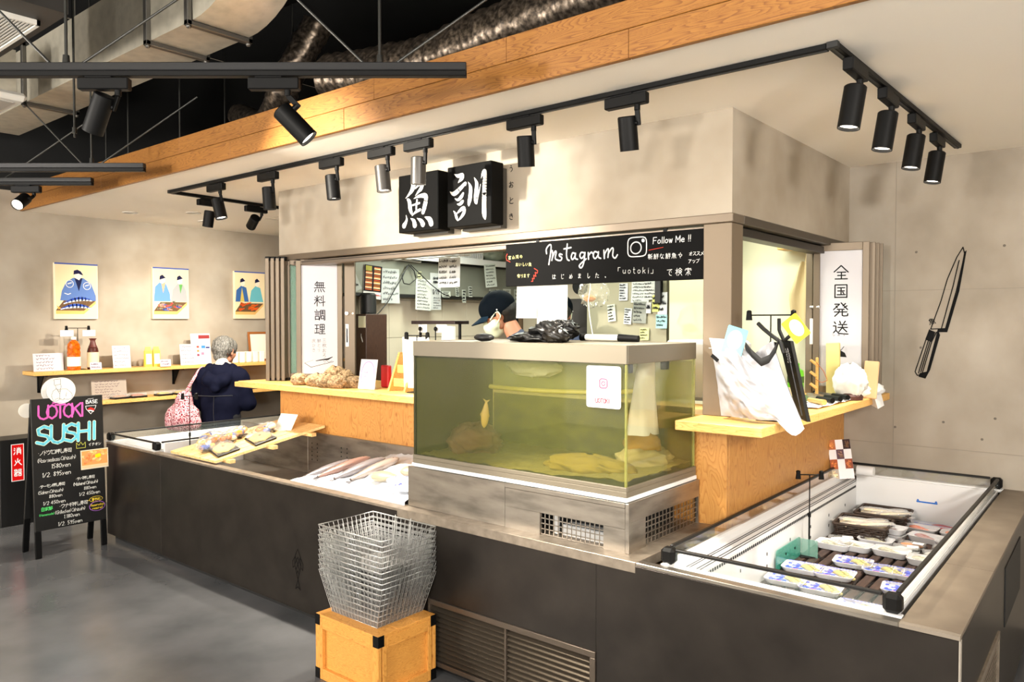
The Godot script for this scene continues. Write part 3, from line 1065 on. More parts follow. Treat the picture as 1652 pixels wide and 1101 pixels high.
# plywood counter in an L, 1.23 m high, with an overhanging laminated top
func build_wood_counter():
	var o := thing("wooden_counter", "plywood service counter with overhanging laminated top under the bulkhead", "counter", V(-3.1, 0, -3.2))
	var b := MB.new()
	var f := V(3.1, 0, 3.2)
	# front boards
	var xs := [-4.81, -3.72, -2.62, -1.416]
	for i in 3:
		b = MB.new()
		b.span(V(xs[i] + 0.0008, 0.06, -3.225) + f, V(xs[i + 1] - 0.0008, 1.19, -3.2) + f, 0.0015)
		part("front_board", b, ply_upright, o)
	for e in [[-3.2255, -4.06], [-4.0615, WALL_B + 0.002]]:
		b = MB.new()
		b.span(V(-1.44, 0.06, e[1]) + f, V(-1.416, 1.19, e[0]) + f, 0.0015)
		part("side_board", b, ply_upright, o)
	b = MB.new()
	b.span(V(-4.81, 0.06, -4.6) + f, V(-4.785, 1.19, -3.2255) + f, 0.0015)
	part("side_board", b, ply_upright, o)
	b = MB.new()
	b.span(V(-4.78, 0, -3.5) + f, V(-1.43, 0.9, -3.226) + f)
	part("plinth", b, mt(0.2, 0.17, 0.14, 0.7), o)
	# laminated top: front run, right run, left return
	b = MB.new()
	b.span(V(-4.95, 1.19, -3.62) + f, V(-2.79, 1.23, -2.95) + f, 0.003)
	part("top", b, ply_counter, o)
	b = MB.new()
	b.span(V(-2.789, 1.19, -3.62) + f, V(-1.541, 1.23, -3.205) + f, 0.003)
	part("top", b, ply_counter, o)
	b = MB.new()
	b.span(V(-1.54, 1.19, -3.62) + f, V(-1.16, 1.23, -2.95) + f, 0.003)
	part("top", b, ply_counter, o)
	b = MB.new()
	b.span(V(-1.62, 1.19, WALL_B + 0.003) + f, V(-1.16, 1.23, -3.6205) + f, 0.003)
	part("top", b, ply_counter, o)
	b = MB.new()
	b.span(V(-5.25, 1.165, -4.5) + f, V(-4.951, 1.2, -3.1) + f, 0.003)
	part("top", b, ply_counter, o)

# a sheet of paper with rows of writing; f: frame whose origin is the lower left corner
func paper(called: String, f: Transform3D, w: float, h: float, colr: Color, rows: int, label: String, group := "", pen := Color(0.12, 0.12, 0.14), thick := 0.0017, curl := 0.006) -> Node3D:
	var o := thing(called, label, "paper", f.origin, 0.0, group)
	var g := Transform3D(f.basis, Vector3.ZERO)
	var b := MB.new()
	var front := []
	for i in 2:
		var row := []
		for j in 7:
			row.append(g * V(w * i, h * j / 6.0, curl * pow(1.0 - j / 6.0, 2.0)))
		front.append(row)
	b.sheet(front)
	var back := []
	for i in 2:
		var row := []
		for j in 7:
			row.append(g * V(w * i, h * j / 6.0, curl * pow(1.0 - j / 6.0, 2.0) - 0.0006))
		back.append(row)
	b.sheet(back)
	part("sheet", b, mt(colr.r * 0.88, colr.g * 0.88, colr.b * 0.88, 0.8, 0.0, 0.2), o)
	if rows > 0:
		b = MB.new()
		b.ink(pen.r, pen.g, pen.b)
		scribble(b, g, w, h, rows, thick, curl + 0.0005)
		part("writing", b, printed(0.8), o)
	return o

func build_kitchen():
	var b := MB.new()
	b.span(V(-4.69, 0, -5.7), V(-2.5, SOFFIT, -5.55))
	struct("wall_kitchen_back", b, mt(0.75, 0.71, 0.63, 0.7))
	b = MB.new()
	b.span(V(-4.69, 0, -5.55), V(-4.64, 2.41, -3.7))
	var tw := struct("wall_kitchen_left", b, mt(0.66, 0.61, 0.54, 0.6))
	# pale wall tiles with open joints behind the counter
	for i in 5:
		for j in 4:
			b = MB.new()
			var z0 := -3.78 - i * 0.3
			var y0 := 0.92 + j * 0.3
			b.span(V(-4.64, y0 + 0.002, z0 - 0.298), V(-4.632, minf(y0 + 0.298, 1.84), z0), 0.001)
			part("tile", b, mt(0.86, 0.82, 0.74, 0.35), tw)
	b = MB.new()
	b.span(V(-3.37, 0, -5.1), V(-2.68, SOFFIT, -5.0))
	struct("wall_memo", b, mt(0.60, 0.58, 0.49, 0.7))
	b = MB.new()
	b.span(V(-2.56, 0, WALL_B - 0.1), V(-1.4201, SOFFIT, WALL_B))
	struct("wall_kitchen_right", b, mt(0.83, 0.82, 0.72, 0.7))
	b = MB.new()
	b.span(V(-2.50, 0, -4.74), V(-2.08, 2.41, -4.70), 0.002)
	solo("partition_panel", b, mt(0.66, 0.64, 0.53, 0.6), "plain beige partition panel right of the pinned notes, beside the corner post", "partition")
	b = MB.new()
	b.span(V(-4.69, 2.42, -5.55), V(-1.52, 2.46, -3.33))
	struct("ceiling_kitchen", b, plaster)
	# kitchen lamps out of view: two panels placed to light the kitchen
	for k in 2:
		var lamp := thing("unseen_ceiling_light", ["unseen flat kitchen ceiling light panel placed to light the left work table", "unseen flat kitchen ceiling light panel placed to light the right work table"][k], "light", V([-3.7, -2.1][k], 2.42, -4.2))
		b = MB.new()
		b.span(V(-0.62, -0.03, -0.17), V(0.62, 0, 0.17), 0.004)
		part("frame", b, white_enamel, lamp)
		b = MB.new()
		b.span(V(-0.58, -0.034, -0.14), V(0.58, -0.0301, 0.14))
		part("diffuser", b, glow(0.98, 1.0, 0.96, 2.5), lamp)
		var l := AreaLight3D.new()
		l.name = "panel_light"
		l.area_size = Vector2(1.1, 0.26)
		l.position = V(0, -0.05, 0)
		l.rotation.x = -PI / 2
		l.light_color = Color(0.97, 1.0, 0.93)
		l.light_energy = 1.5
		l.shadow_enabled = true
		lamp.add_child(l)
	# grey wall cabinet on the left with dark head bar and foot bar
	var cab := thing("wall_cabinet", "long grey steel wall cabinet covered with pinned papers", "cabinet", V(-4.64, 1.85, -4.6))
	b = MB.new()
	b.span(V(0, 0.012, -0.94), V(0.155, 0.27, 1.02), 0.003)
	part("body", b, mt(0.50, 0.51, 0.47, 0.45, 0.2), cab)
	b = MB.new()
	b.span(V(0, -0.012, -0.94), V(0.158, 0.0118, 1.02), 0.002)
	part("foot_bar", b, mt(0.04, 0.04, 0.04, 0.5), cab)
	b = MB.new()
	b.span(V(0, 0.2705, -0.94), V(0.165, 0.297, 1.02), 0.002)
	part("head_bar", b, mt(0.03, 0.03, 0.03, 0.5), cab)
	b = MB.new()
	b.tube([V(0.17, 0.3, 0.9), V(0.19, 0.285, 0.9), V(0.19, 0.27, 0.35), V(0.17, 0.29, 0.33)], 0.007, 8)
	part("rail", b, mt(0.85, 0.85, 0.83, 0.3, 0.3), cab)
	# upper shelf with packages
	b = MB.new()
	b.span(V(-4.63, 2.15, -5.5), V(-4.42, 2.17, -4.2), 0.002)
	solo("upper_shelf", b, white_enamel, "white upper shelf board above the grey wall cabinet", "shelf")
	var bk := thing("storage_basket", "white slotted plastic storage basket on the upper kitchen shelf", "basket", V(-4.52, 2.171, -4.83))
	b = MB.new()
	b.span(V(-0.08, 0, -0.15), V(0.08, 0.006, 0.15))
	for s in [-1.0, 1.0]:
		b.span(V(s * 0.08 - 0.003, 0, -0.15), V(s * 0.08 + 0.003, 0.02, 0.15))
		b.span(V(s * 0.08 - 0.003, 0.062, -0.15), V(s * 0.08 + 0.003, 0.085, 0.15))
		b.span(V(-0.08, 0, s * 0.15 - 0.003), V(0.08, 0.085, s * 0.15 + 0.003))
		for i in 14:
			b.span(V(s * 0.08 - 0.003, 0.02, -0.15 + i * 0.0225), V(s * 0.08 + 0.003, 0.062, -0.144 + i * 0.0225))
	part("tub", b, white_enamel, bk)
	var film := glass(0.93, 0.95, 0.93, 0.5, 0.15)
	crumple("plastic_bundle", V(-4.52, 2.25, -4.45), V(0.09, 0.075, 0.22), mt(0.93, 0.94, 0.93, 0.35), "crumpled white plastic bundle on the upper kitchen shelf", "bag", 5)
	crumple("plastic_bundle", V(-4.52, 2.25, -5.2), V(0.08, 0.075, 0.14), mt(0.55, 0.58, 0.52, 0.3), "greyish crumpled film beside the slotted basket on the upper shelf", "bag", 6)
	# papers pinned on the wall cabinet (the cabinet faces +x)
	var X := V(0, 0, -1)
	var pf := -4.482
	var menu := paper("menu_sheet", T(V(pf, 1.825, -3.69), X.rotated(Vector3.RIGHT, -0.06), V(0, 1, 0).rotated(Vector3.RIGHT, -0.06)), 0.17, 0.25, Color(0.93, 0.92, 0.9), 0, "black menu sheet of small dish photos with red caption on the grey wall cabinet")
	b = MB.new()
	var mf := T(V(0, 0, 0), X.rotated(Vector3.RIGHT, -0.06), V(0, 1, 0).rotated(Vector3.RIGHT, -0.06))
	b.ink(0.10, 0.07, 0.09)
	b.prism(PackedVector2Array([Vector2(0, 0.055), Vector2(0.17, 0.055), Vector2(0.17, 0.25), Vector2(0, 0.25)]), 0, mf.translated_local(V(0, 0, 0.007)))
	for i in 5:
		for j in 2:
			for e in [[0.0, [0.55, 0.25, 0.16]], [0.014, [0.86, 0.75, 0.62]], [0.022, [0.75, 0.45, 0.28]]]:
				if i == 4 and j == 0:
					continue
				b.ink(e[1][0] + rng.randf() * 0.1, e[1][1] + rng.randf() * 0.1, e[1][2])
				var x0 := 0.012 + j * 0.08
				var y0: float = 0.064 + i * 0.036 + e[0]
				b.prism(PackedVector2Array([Vector2(x0, y0), Vector2(x0 + 0.065, y0), Vector2(x0 + 0.062, y0 + 0.009), Vector2(x0 + 0.003, y0 + 0.009)]), 0, mf.translated_local(V(0, 0, 0.0076)))
	b.ink(0.66, 0.64, 0.3)
	b.prism(PackedVector2Array([Vector2(0.012, 0.208), Vector2(0.07, 0.208), Vector2(0.07, 0.244), Vector2(0.012, 0.244)]), 0, mf.translated_local(V(0, 0, 0.0076)))
	b.ink(0.80, 0.12, 0.13)
	scribble(b, mf.translated_local(V(0.03, 0.015, 0.007)), 0.15, 0.025, 1, 0.0022)
	part("print", b, printed(0.5), menu)
	paper("memo_sheet", T(V(pf - 0.001, 1.87, -3.625), X.rotated(Vector3.RIGHT, 0.45), V(0, 1, 0).rotated(Vector3.RIGHT, 0.45)), 0.06, 0.14, Color(0.72, 0.74, 0.72), 2, "grey slip hanging askew left of the black menu sheet")
	paper("memo_sheet", T(V(pf + 0.002, 1.79, -3.865), X, V(0, 1, 0)), 0.185, 0.265, Color(0.78, 0.80, 0.80), 6, "large grey-white printed sheet right of the black menu sheet")
	paper("memo_sheet", T(V(pf + 0.002, 1.745, -4.215), X.rotated(Vector3.RIGHT, -0.05), V(0, 1, 0).rotated(Vector3.RIGHT, -0.05)), 0.17, 0.25, Color(0.84, 0.85, 0.83), 9, "white printed sheet hanging right of the black cable loop")
	var cal := paper("calendar_sheet", T(V(pf + 0.001, 1.745, -4.385), X, V(0, 1, 0)), 0.12, 0.3, Color(0.78, 0.79, 0.79), 0, "pale sheet with large black handwritten numbers, right of the cable loop")
	b = MB.new()
	b.ink(0.08, 0.08, 0.09)
	write(b, "1/19", T(V(0.008, 0.13, -0.02), X), 0.036, 0.0026, 1.0, 0.1)
	scribble(b, T(V(0.008, 0.0, -0.02), X), 0.1, 0.11, 5)
	scribble(b, T(V(0.008, 0.2, -0.02), X), 0.1, 0.08, 2, 0.003)
	part("writing", b, printed(0.8), cal)
	paper("memo_sheet", T(V(pf - 0.001, 1.99, -4.245), X), 0.045, 0.06, Color(0.80, 0.80, 0.66), 2, "small yellowish note above the white printed sheet")
	var small := [[-4.52, 1.85, 0.11, 0.05, "wide white slip under the pale number sheet"], [-4.68, 1.86, 0.045, 0.075, "small grey slip left of the worker's cap"], [-4.76, 1.81, 0.05, 0.11, "narrow white slip nearest the worker's cap peak"], [-4.84, 1.86, 0.05, 0.09, "small white slip above the worker's cap"], [-5.11, 1.865, 0.15, 0.075, "wide pale sheet right of the worker's cap"], [-5.3, 1.795, 0.12, 0.15, "white slip of handwriting under the left end of the chalkboard"], [-5.455, 1.79, 0.09, 0.155, "narrow pale slip beside the dark doorway"]]
	for s in small:
		paper("memo_slip", T(V(pf, s[1], s[0]), X), s[2] * 0.92, s[3], Color(0.82, 0.84, 0.80), 4, s[4])
	# papers hanging from the shelf edge, nearer
	b = MB.new()
	b.span(V(-4.42, 2.13, -5.5), V(-4.40, 2.18, -4.05), 0.002)
	solo("shelf_lip", b, white_enamel, "white front lip of the upper kitchen shelf", "shelf lip")
	paper("hanging_sheet", T(V(-3.80, 1.885, -3.8)), 0.115, 0.205, Color(0.93, 0.95, 0.94), 5, "bright white sheet hanging in the air left of the worker, with faint handwriting")
	paper("hanging_sheet", T(V(-3.70, 1.885, -3.802), V(1, 0, 0.05)), 0.11, 0.2, Color(0.92, 0.94, 0.94), 5, "right-hand neighbour of the bright hanging sheet, joined at its edge")
	paper("hanging_sheet", T(V(-4.388, 1.94, -4.955), X.rotated(Vector3.RIGHT, 0.1), V(0, 1, 0).rotated(Vector3.RIGHT, 0.1)), 0.15, 0.2, Color(0.90, 0.93, 0.90), 7, "white handwritten list hanging from the shelf above the worker's cap")
	var ln := MB.new()
	ln.bar(V(-4.4, 2.095, -3.8), V(-3.5, 2.095, -3.8), 0.006, 0.006)
	solo("hanging_rail", ln, mt(0.8, 0.8, 0.78, 0.4, 0.5), "thin rail that carries the hanging white sheets", "rail")
	# black cable looped from the cabinet to the bin
	b = MB.new()
	var pts := [V(-4.46, 2.09, -4.12), V(-4.45, 2.0, -4.06), V(-4.45, 1.9, -3.98), V(-4.44, 1.8, -3.9), V(-4.42, 1.72, -3.8), V(-4.40, 1.70, -3.75), V(-4.38, 1.715, -3.66)]
	b.tube(smooth(pts, 40), 0.004, 8)
	b.tube(smooth([V(-4.46, 2.09, -4.13), V(-4.45, 2.0, -4.05), V(-4.45, 1.945, -4.07), V(-4.45, 1.94, -4.13), V(-4.45, 1.985, -4.2), V(-4.45, 2.05, -4.18), V(-4.46, 2.095, -4.13)], 40), 0.004, 8)
	b.tube(smooth([V(-4.46, 2.095, -4.15), V(-4.45, 2.03, -4.24), V(-4.45, 1.95, -4.36), V(-4.44, 1.88, -4.48), V(-4.44, 1.845, -4.6), V(-4.44, 1.845, -4.75)], 40), 0.004, 8)
	solo("power_cable", b, mt(0.02, 0.02, 0.02, 0.5), "black cable looping over the pinned papers in the kitchen", "cable")
	# brown cabinet at the counter's back with bin and note
	var bc := thing("brown_cabinet", "tall narrow dark brown wooden cabinet behind the left door", "cabinet", V(-4.36, 0, -3.82))
	b = MB.new()
	b.span(V(-0.16, 0, 0.0), V(0.0, 1.705, 0.2), 0.004)
	part("body", b, tri_mat(ply(Color(0.27, 0.17, 0.12), Color(0.20, 0.12, 0.08), 77, 5.0, true, 0, 128), V(2, 1, 2), 0.5), bc)
	b = MB.new()
	b.span(V(-0.085, 1.605, 0.2), V(-0.005, 1.69, 0.2025), 0.001)
	part("note", b, mt(0.90, 0.89, 0.76, 0.8), bc).set_meta("label", "cream paper note stuck on the cabinet")
	b = MB.new()
	b.tube([V(-0.05, 1.56, 0.205), V(-0.038, 1.545, 0.215), V(-0.04, 1.53, 0.21), V(-0.03, 1.50, 0.208)], 0.003, 6)
	part("hook", b, mt(0.8, 0.8, 0.78, 0.3, 0.8), bc)
	b = MB.new()
	b.lathe(V(-4.455, 1.706, -3.72), [Vector2(0, 0), Vector2(0.058, 0), Vector2(0.06, 0.01), Vector2(0.058, 0.14), Vector2(0.045, 0.155), Vector2(0, 0.157)], 28)
	solo("black_bin", b, mt(0.08, 0.085, 0.09, 0.5), "black rounded bin standing on the brown cabinet", "bin")
	# work tables, stainless, under everything else
	var tb := thing("work_table", "stainless kitchen work table behind the fish tank", "table", V(-3.0, 0, -4.3))
	b = MB.new()
	b.span(V(-1.6, 0.86, -0.75), V(-0.75, 0.9, -0.3), 0.003)
	part("table_top", b, steel, tb)
	for s in [[-1.55, -0.7], [-0.8, -0.7], [-1.55, -0.34], [-0.8, -0.34]]:
		b = MB.new()
		b.cone(V(s[0], 0, s[1]), V(s[0], 0.86, s[1]), 0.018, 0.018, 12)
		part("leg", b, steel, tb)
	# dark board shelf with card stands in front of the worker
	var ds := thing("dark_shelf", "dark red-brown board on posts in front of the worker", "shelf", V(-3.75, 0, -3.70))
	b = MB.new()
	b.span(V(-0.2, 1.632, -0.12), V(0.22, 1.655, 0.02), 0.002)
	part("board", b, mt(0.12, 0.05, 0.05, 0.4), ds)
	for s in [-0.18, 0.2]:
		b = MB.new()
		b.cone(V(s, 0, -0.05), V(s, 1.632, -0.05), 0.01, 0.01, 8)
		part("post", b, black, ds)
	for k in 2:
		b = MB.new()
		b.span(V(-0.12 + k * 0.17, 1.575, 0.021), V(-0.04 + k * 0.19, 1.63, 0.024))
		part("price_card", b, mt(0.9, 0.9, 0.9, 0.7), ds)
		b = MB.new()
		b.tube([V(-0.09 + k * 0.15, 1.1, 0.04), V(-0.09 + k * 0.15, 1.61, 0.04)], 0.004, 6)
		b.ball(V(-0.09 + k * 0.15, 1.6, 0.04), V(0.012, 0.016, 0.012), 8, 5)
		part("clip_stand", b, black, ds)
	b = MB.new()
	b.lathe(V(-3.43, 1.235, -3.52), [Vector2(0, 0), Vector2(0.04, 0), Vector2(0.035, 0.1), Vector2(0.045, 0.3), Vector2(0.042, 0.385), Vector2(0.0, 0.385)], 20)
	solo("paper_roll", b, mt(0.93, 0.93, 0.93, 0.8), "white paper roll standing beside the worker's mask", "roll")
	# dark doorway and wooden jambs in the back wall
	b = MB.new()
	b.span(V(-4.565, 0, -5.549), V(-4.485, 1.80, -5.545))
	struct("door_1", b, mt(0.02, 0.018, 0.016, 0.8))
	for x in [-4.585, -4.465]:
		b = MB.new()
		b.span(V(x - 0.018, 0, -5.549), V(x + 0.018, 1.83, -5.52), 0.002)
		struct("trim_4", b, mt(0.45, 0.36, 0.27, 0.6))
	b = MB.new()
	b.span(V(-3.56, 0, -5.4), V(-3.38, 1.83, -5.02), 0.003)
	solo("dark_locker", b, mt(0.09, 0.07, 0.055, 0.5), "tall dark brown locker left of the memo wall", "locker")
	# wall clock
	var ck := thing("wall_clock", "round black wall clock half hidden under the chalkboard", "clock", V(-3.43, 1.928, -5.0))
	b = MB.new()
	b.at(T(V(0, 0, 0), Vector3.RIGHT, V(0, 0, -1)))
	b.lathe(V(0, 0, 0), [Vector2(0, -0.02), Vector2(0.066, -0.02), Vector2(0.066, 0.012), Vector2(0.055, 0.016), Vector2(0.053, 0.006)], 32)
	part("rim", b, black, ck)
	b = MB.new()
	b.at(T(V(0, 0, 0), Vector3.RIGHT, V(0, 0, -1)))
	b.lathe(V(0, 0, 0), [Vector2(0.054, 0.005), Vector2(0, 0.005)], 32)
	part("face", b, mt(0.75, 0.76, 0.75, 0.5), ck)
	b = MB.new()
	b.ink(0.05, 0.05, 0.05)
	for k in 12:
		var d := Vector2(cos(TAU * k / 12), sin(TAU * k / 12))
		b.stroke([d * 0.04, d * 0.047], 0.002, T(V(0, 0, 0.006)))
	b.stroke([Vector2(0, 0), Vector2(0.012, 0.024)], 0.002, T(V(0, 0, 0.007)))
	b.stroke([Vector2(0, 0), Vector2(-0.03, 0.02)], 0.0015, T(V(0, 0, 0.0075)))
	part("hands_and_marks", b, printed(), ck)
	# hanging film bag on a white cord
	var hb := thing("hanging_bag", "clear plastic bag hung on a white cord under the chalkboard", "bag", V(-2.58, 1.82, -3.9))
	b = MB.new()
	crumple_into(b, V(0, 0, 0), V(0.085, 0.075, 0.06), 7, 0.35)
	part("film", b, glass(0.86, 0.88, 0.82, 0.13, 0.08), hb)
	b = MB.new()
	crumple_into(b, V(-0.03, -0.03, 0), V(0.035, 0.02, 0.03), 8, 0.2)
	part("contents", b, mt(0.72, 0.48, 0.28, 0.6), hb)
	b = MB.new()
	b.tube(smooth([V(-0.02, 0.60, 0), V(-0.01, 0.05, 0.02), V(0.0, -0.05, 0.06), V(0.012, -0.15, 0.06), V(0.035, -0.26, 0.06)], 20), 0.003, 6)
	part("cord", b, white_enamel, hb)
	# memo slips on the olive wall
	var ms := [[-3.075, 1.807, 0.075, 0.13, Color(0.85, 0.86, 0.88), 6, 0.0, "white printed slip at the upper left of the olive wall"], [-2.97, 1.79, 0.15, 0.155, Color(0.88, 0.9, 0.88), 6, -0.03, "large white handwritten sheet at the top of the olive wall"], [-2.86, 1.81, 0.1, 0.135, Color(0.90, 0.91, 0.89), 5, 0.0, "white sheet overlapping the large handwritten sheet"], [-3.165, 1.646, 0.07, 0.13, Color(0.88, 0.89, 0.83), 5, 0.12, "tilted white slip lowest to the left on the olive wall"], [-3.03, 1.632, 0.065, 0.12, Color(0.86, 0.87, 0.88), 6, -0.06, "white slip beside the grey sheet on the olive wall"], [-2.953, 1.64, 0.115, 0.16, Color(0.60, 0.61, 0.58), 5, -0.04, "grey handwritten sheet in the middle of the olive wall"], [-2.888, 1.513, 0.075, 0.09, Color(0.88, 0.88, 0.62), 4, 0.0, "yellow note at the lower right of the olive wall"], [-2.835, 1.71, 0.04, 0.08, Color(0.86, 0.85, 0.86), 1, 0.0, "tiny pale slip right of the grey sheet"]]
	for m in ms:
		paper("memo_slip", T(V(m[0], m[1], -4.995 + 0.002 * ms.find(m)), V(1, 0, 0).rotated(Vector3.BACK, m[6]), V(0, 1, 0).rotated(Vector3.BACK, m[6])), m[2], m[3], m[4], m[5], m[7])
	# narrow side rack of notes between olive wall and cream wall
	var nr := [[-2.79, 1.72, Color(0.90, 0.90, 0.55), 0.06, 0.12, "long yellow note on the edge of the olive wall"], [-2.76, 1.60, Color(0.66, 0.83, 0.84), 0.09, 0.1, "pale blue sheet beside the cream wall"], [-2.745, 1.70, Color(0.93, 0.94, 0.95), 0.075, 0.16, "white sheet above the pale blue sheet"]]
	for m in nr:
		paper("memo_slip", T(V(m[0] + 0.02, m[1], -4.955)), m[3], m[4], m[2], 3, m[5])
	b = MB.new()
	b.span(V(-2.74, 1.78, -4.97), V(-2.69, 1.95, -4.93), 0.004)
	solo("knife_rack", b, mt(0.05, 0.05, 0.05, 0.5), "dark knife rack beside the cream kitchen wall", "rack")
	b = MB.new()
	b.span(V(-2.0, 1.235, -3.98), V(-1.62, 1.55, -3.7), 0.02)
	solo("ice_chest", b, mt(0.86, 0.87, 0.87, 0.4), "white ice chest standing between fish tank and corner post", "ice chest")
	# chalkboard sign above the tank
	build_chalkboard()
	for s in [[-2.635, 1.668, 0.14, 0.18, "white blank sheet hung under the chalkboard, left one"], [-2.495, 1.60, 0.195, 0.24, "larger white blank sheet hung under the chalkboard, right one"]]:
		paper("blank_sheet", T(V(s[0], s[1], -3.2295 - s[2] * 0.02)), s[2], s[3], Color(0.95, 0.95, 0.93), 0, s[4])
	# canvas apron on the cream wall
	var ap := thing("canvas_apron", "beige canvas apron hanging by its strap in the side opening", "apron", V(-1.63, 0, WALL_B + 0.06))
	b = MB.new()
	var grid := []
	for i in 13:
		var row := []
		for j in 15:
			var t := j / 14.0
			var wd: float = lerpf(0.03, 0.105, clampf(t * 2.2, 0, 1)) if t < 0.45 else lerpf(0.105, 0.075, (t - 0.45) / 0.55)
			var u := i / 12.0 * 2.0 - 1.0
			row.append(V(u * wd + 0.02 * t, 2.02 - t * 0.47, 0.03 + 0.018 * sin(u * 7.0 + t * 3.0)))
		grid.append(row)
	b.sheet(grid)
	part("cloth", b, mt(0.78, 0.70, 0.54, 0.9), ap)
	b = MB.new()
	b.tube([V(0.01, 2.0, 0.03), V(0.02, 2.09, 0.02), V(0.03, 2.14, -0.01)], 0.014, 8)
	b.tube([V(0.07, 1.8, 0.03), V(0.09, 1.65, 0.03), V(0.07, 1.56, 0.04)], 0.012, 8)
	part("strap", b, mt(0.70, 0.62, 0.46, 0.9), ap)
	b = MB.new()
	b.span(V(-1.78, 2.095, WALL_B + 0.03), V(-1.48, 2.115, WALL_B + 0.16), 0.004)
	solo("hook_board", b, ply_counter, "small wooden board above the canvas apron", "board")

func smooth(p: Array, n: int) -> Array:
	var c := Curve3D.new()
	for i in p.size():
		var t: Vector3 = (p[mini(i + 1, p.size() - 1)] - p[maxi(i - 1, 0)]) / 5.0
		c.add_point(p[i], -t, t)
	var out := []
	for i in n + 1:
		out.append(c.sample_baked(c.get_baked_length() * i / n))
	return out

func crumple_into(b: MB, p: Vector3, r: Vector3, sd: int, amt := 0.3, freq := 2.2, seg := 30, rings := 18):
	var f := FastNoiseLite.new()
	f.seed = sd
	f.frequency = freq * 0.55
	f.fractal_octaves = 4
	f.fractal_type = FastNoiseLite.FRACTAL_RIDGED
	f.noise_type = FastNoiseLite.TYPE_SIMPLEX_SMOOTH
	var g := []
	for j in seg + 1:
		var row := []
		for i in rings + 1:
			var a := PI * i / rings - PI / 2
			var t := TAU * (j % seg) / seg
			var d := V(cos(a) * cos(t), sin(a), cos(a) * sin(t))
			row.append(p + d * r * (1.0 + amt * f.get_noise_3dv(d)))
		g.append(row)
	b.sheet(g)

func crumple(called: String, p: Vector3, r: Vector3, m: Material, label: String, cat: String, sd: int):
	var b := MB.new()
	crumple_into(b, p, r, sd)
	return solo(called, b, m, label, cat)

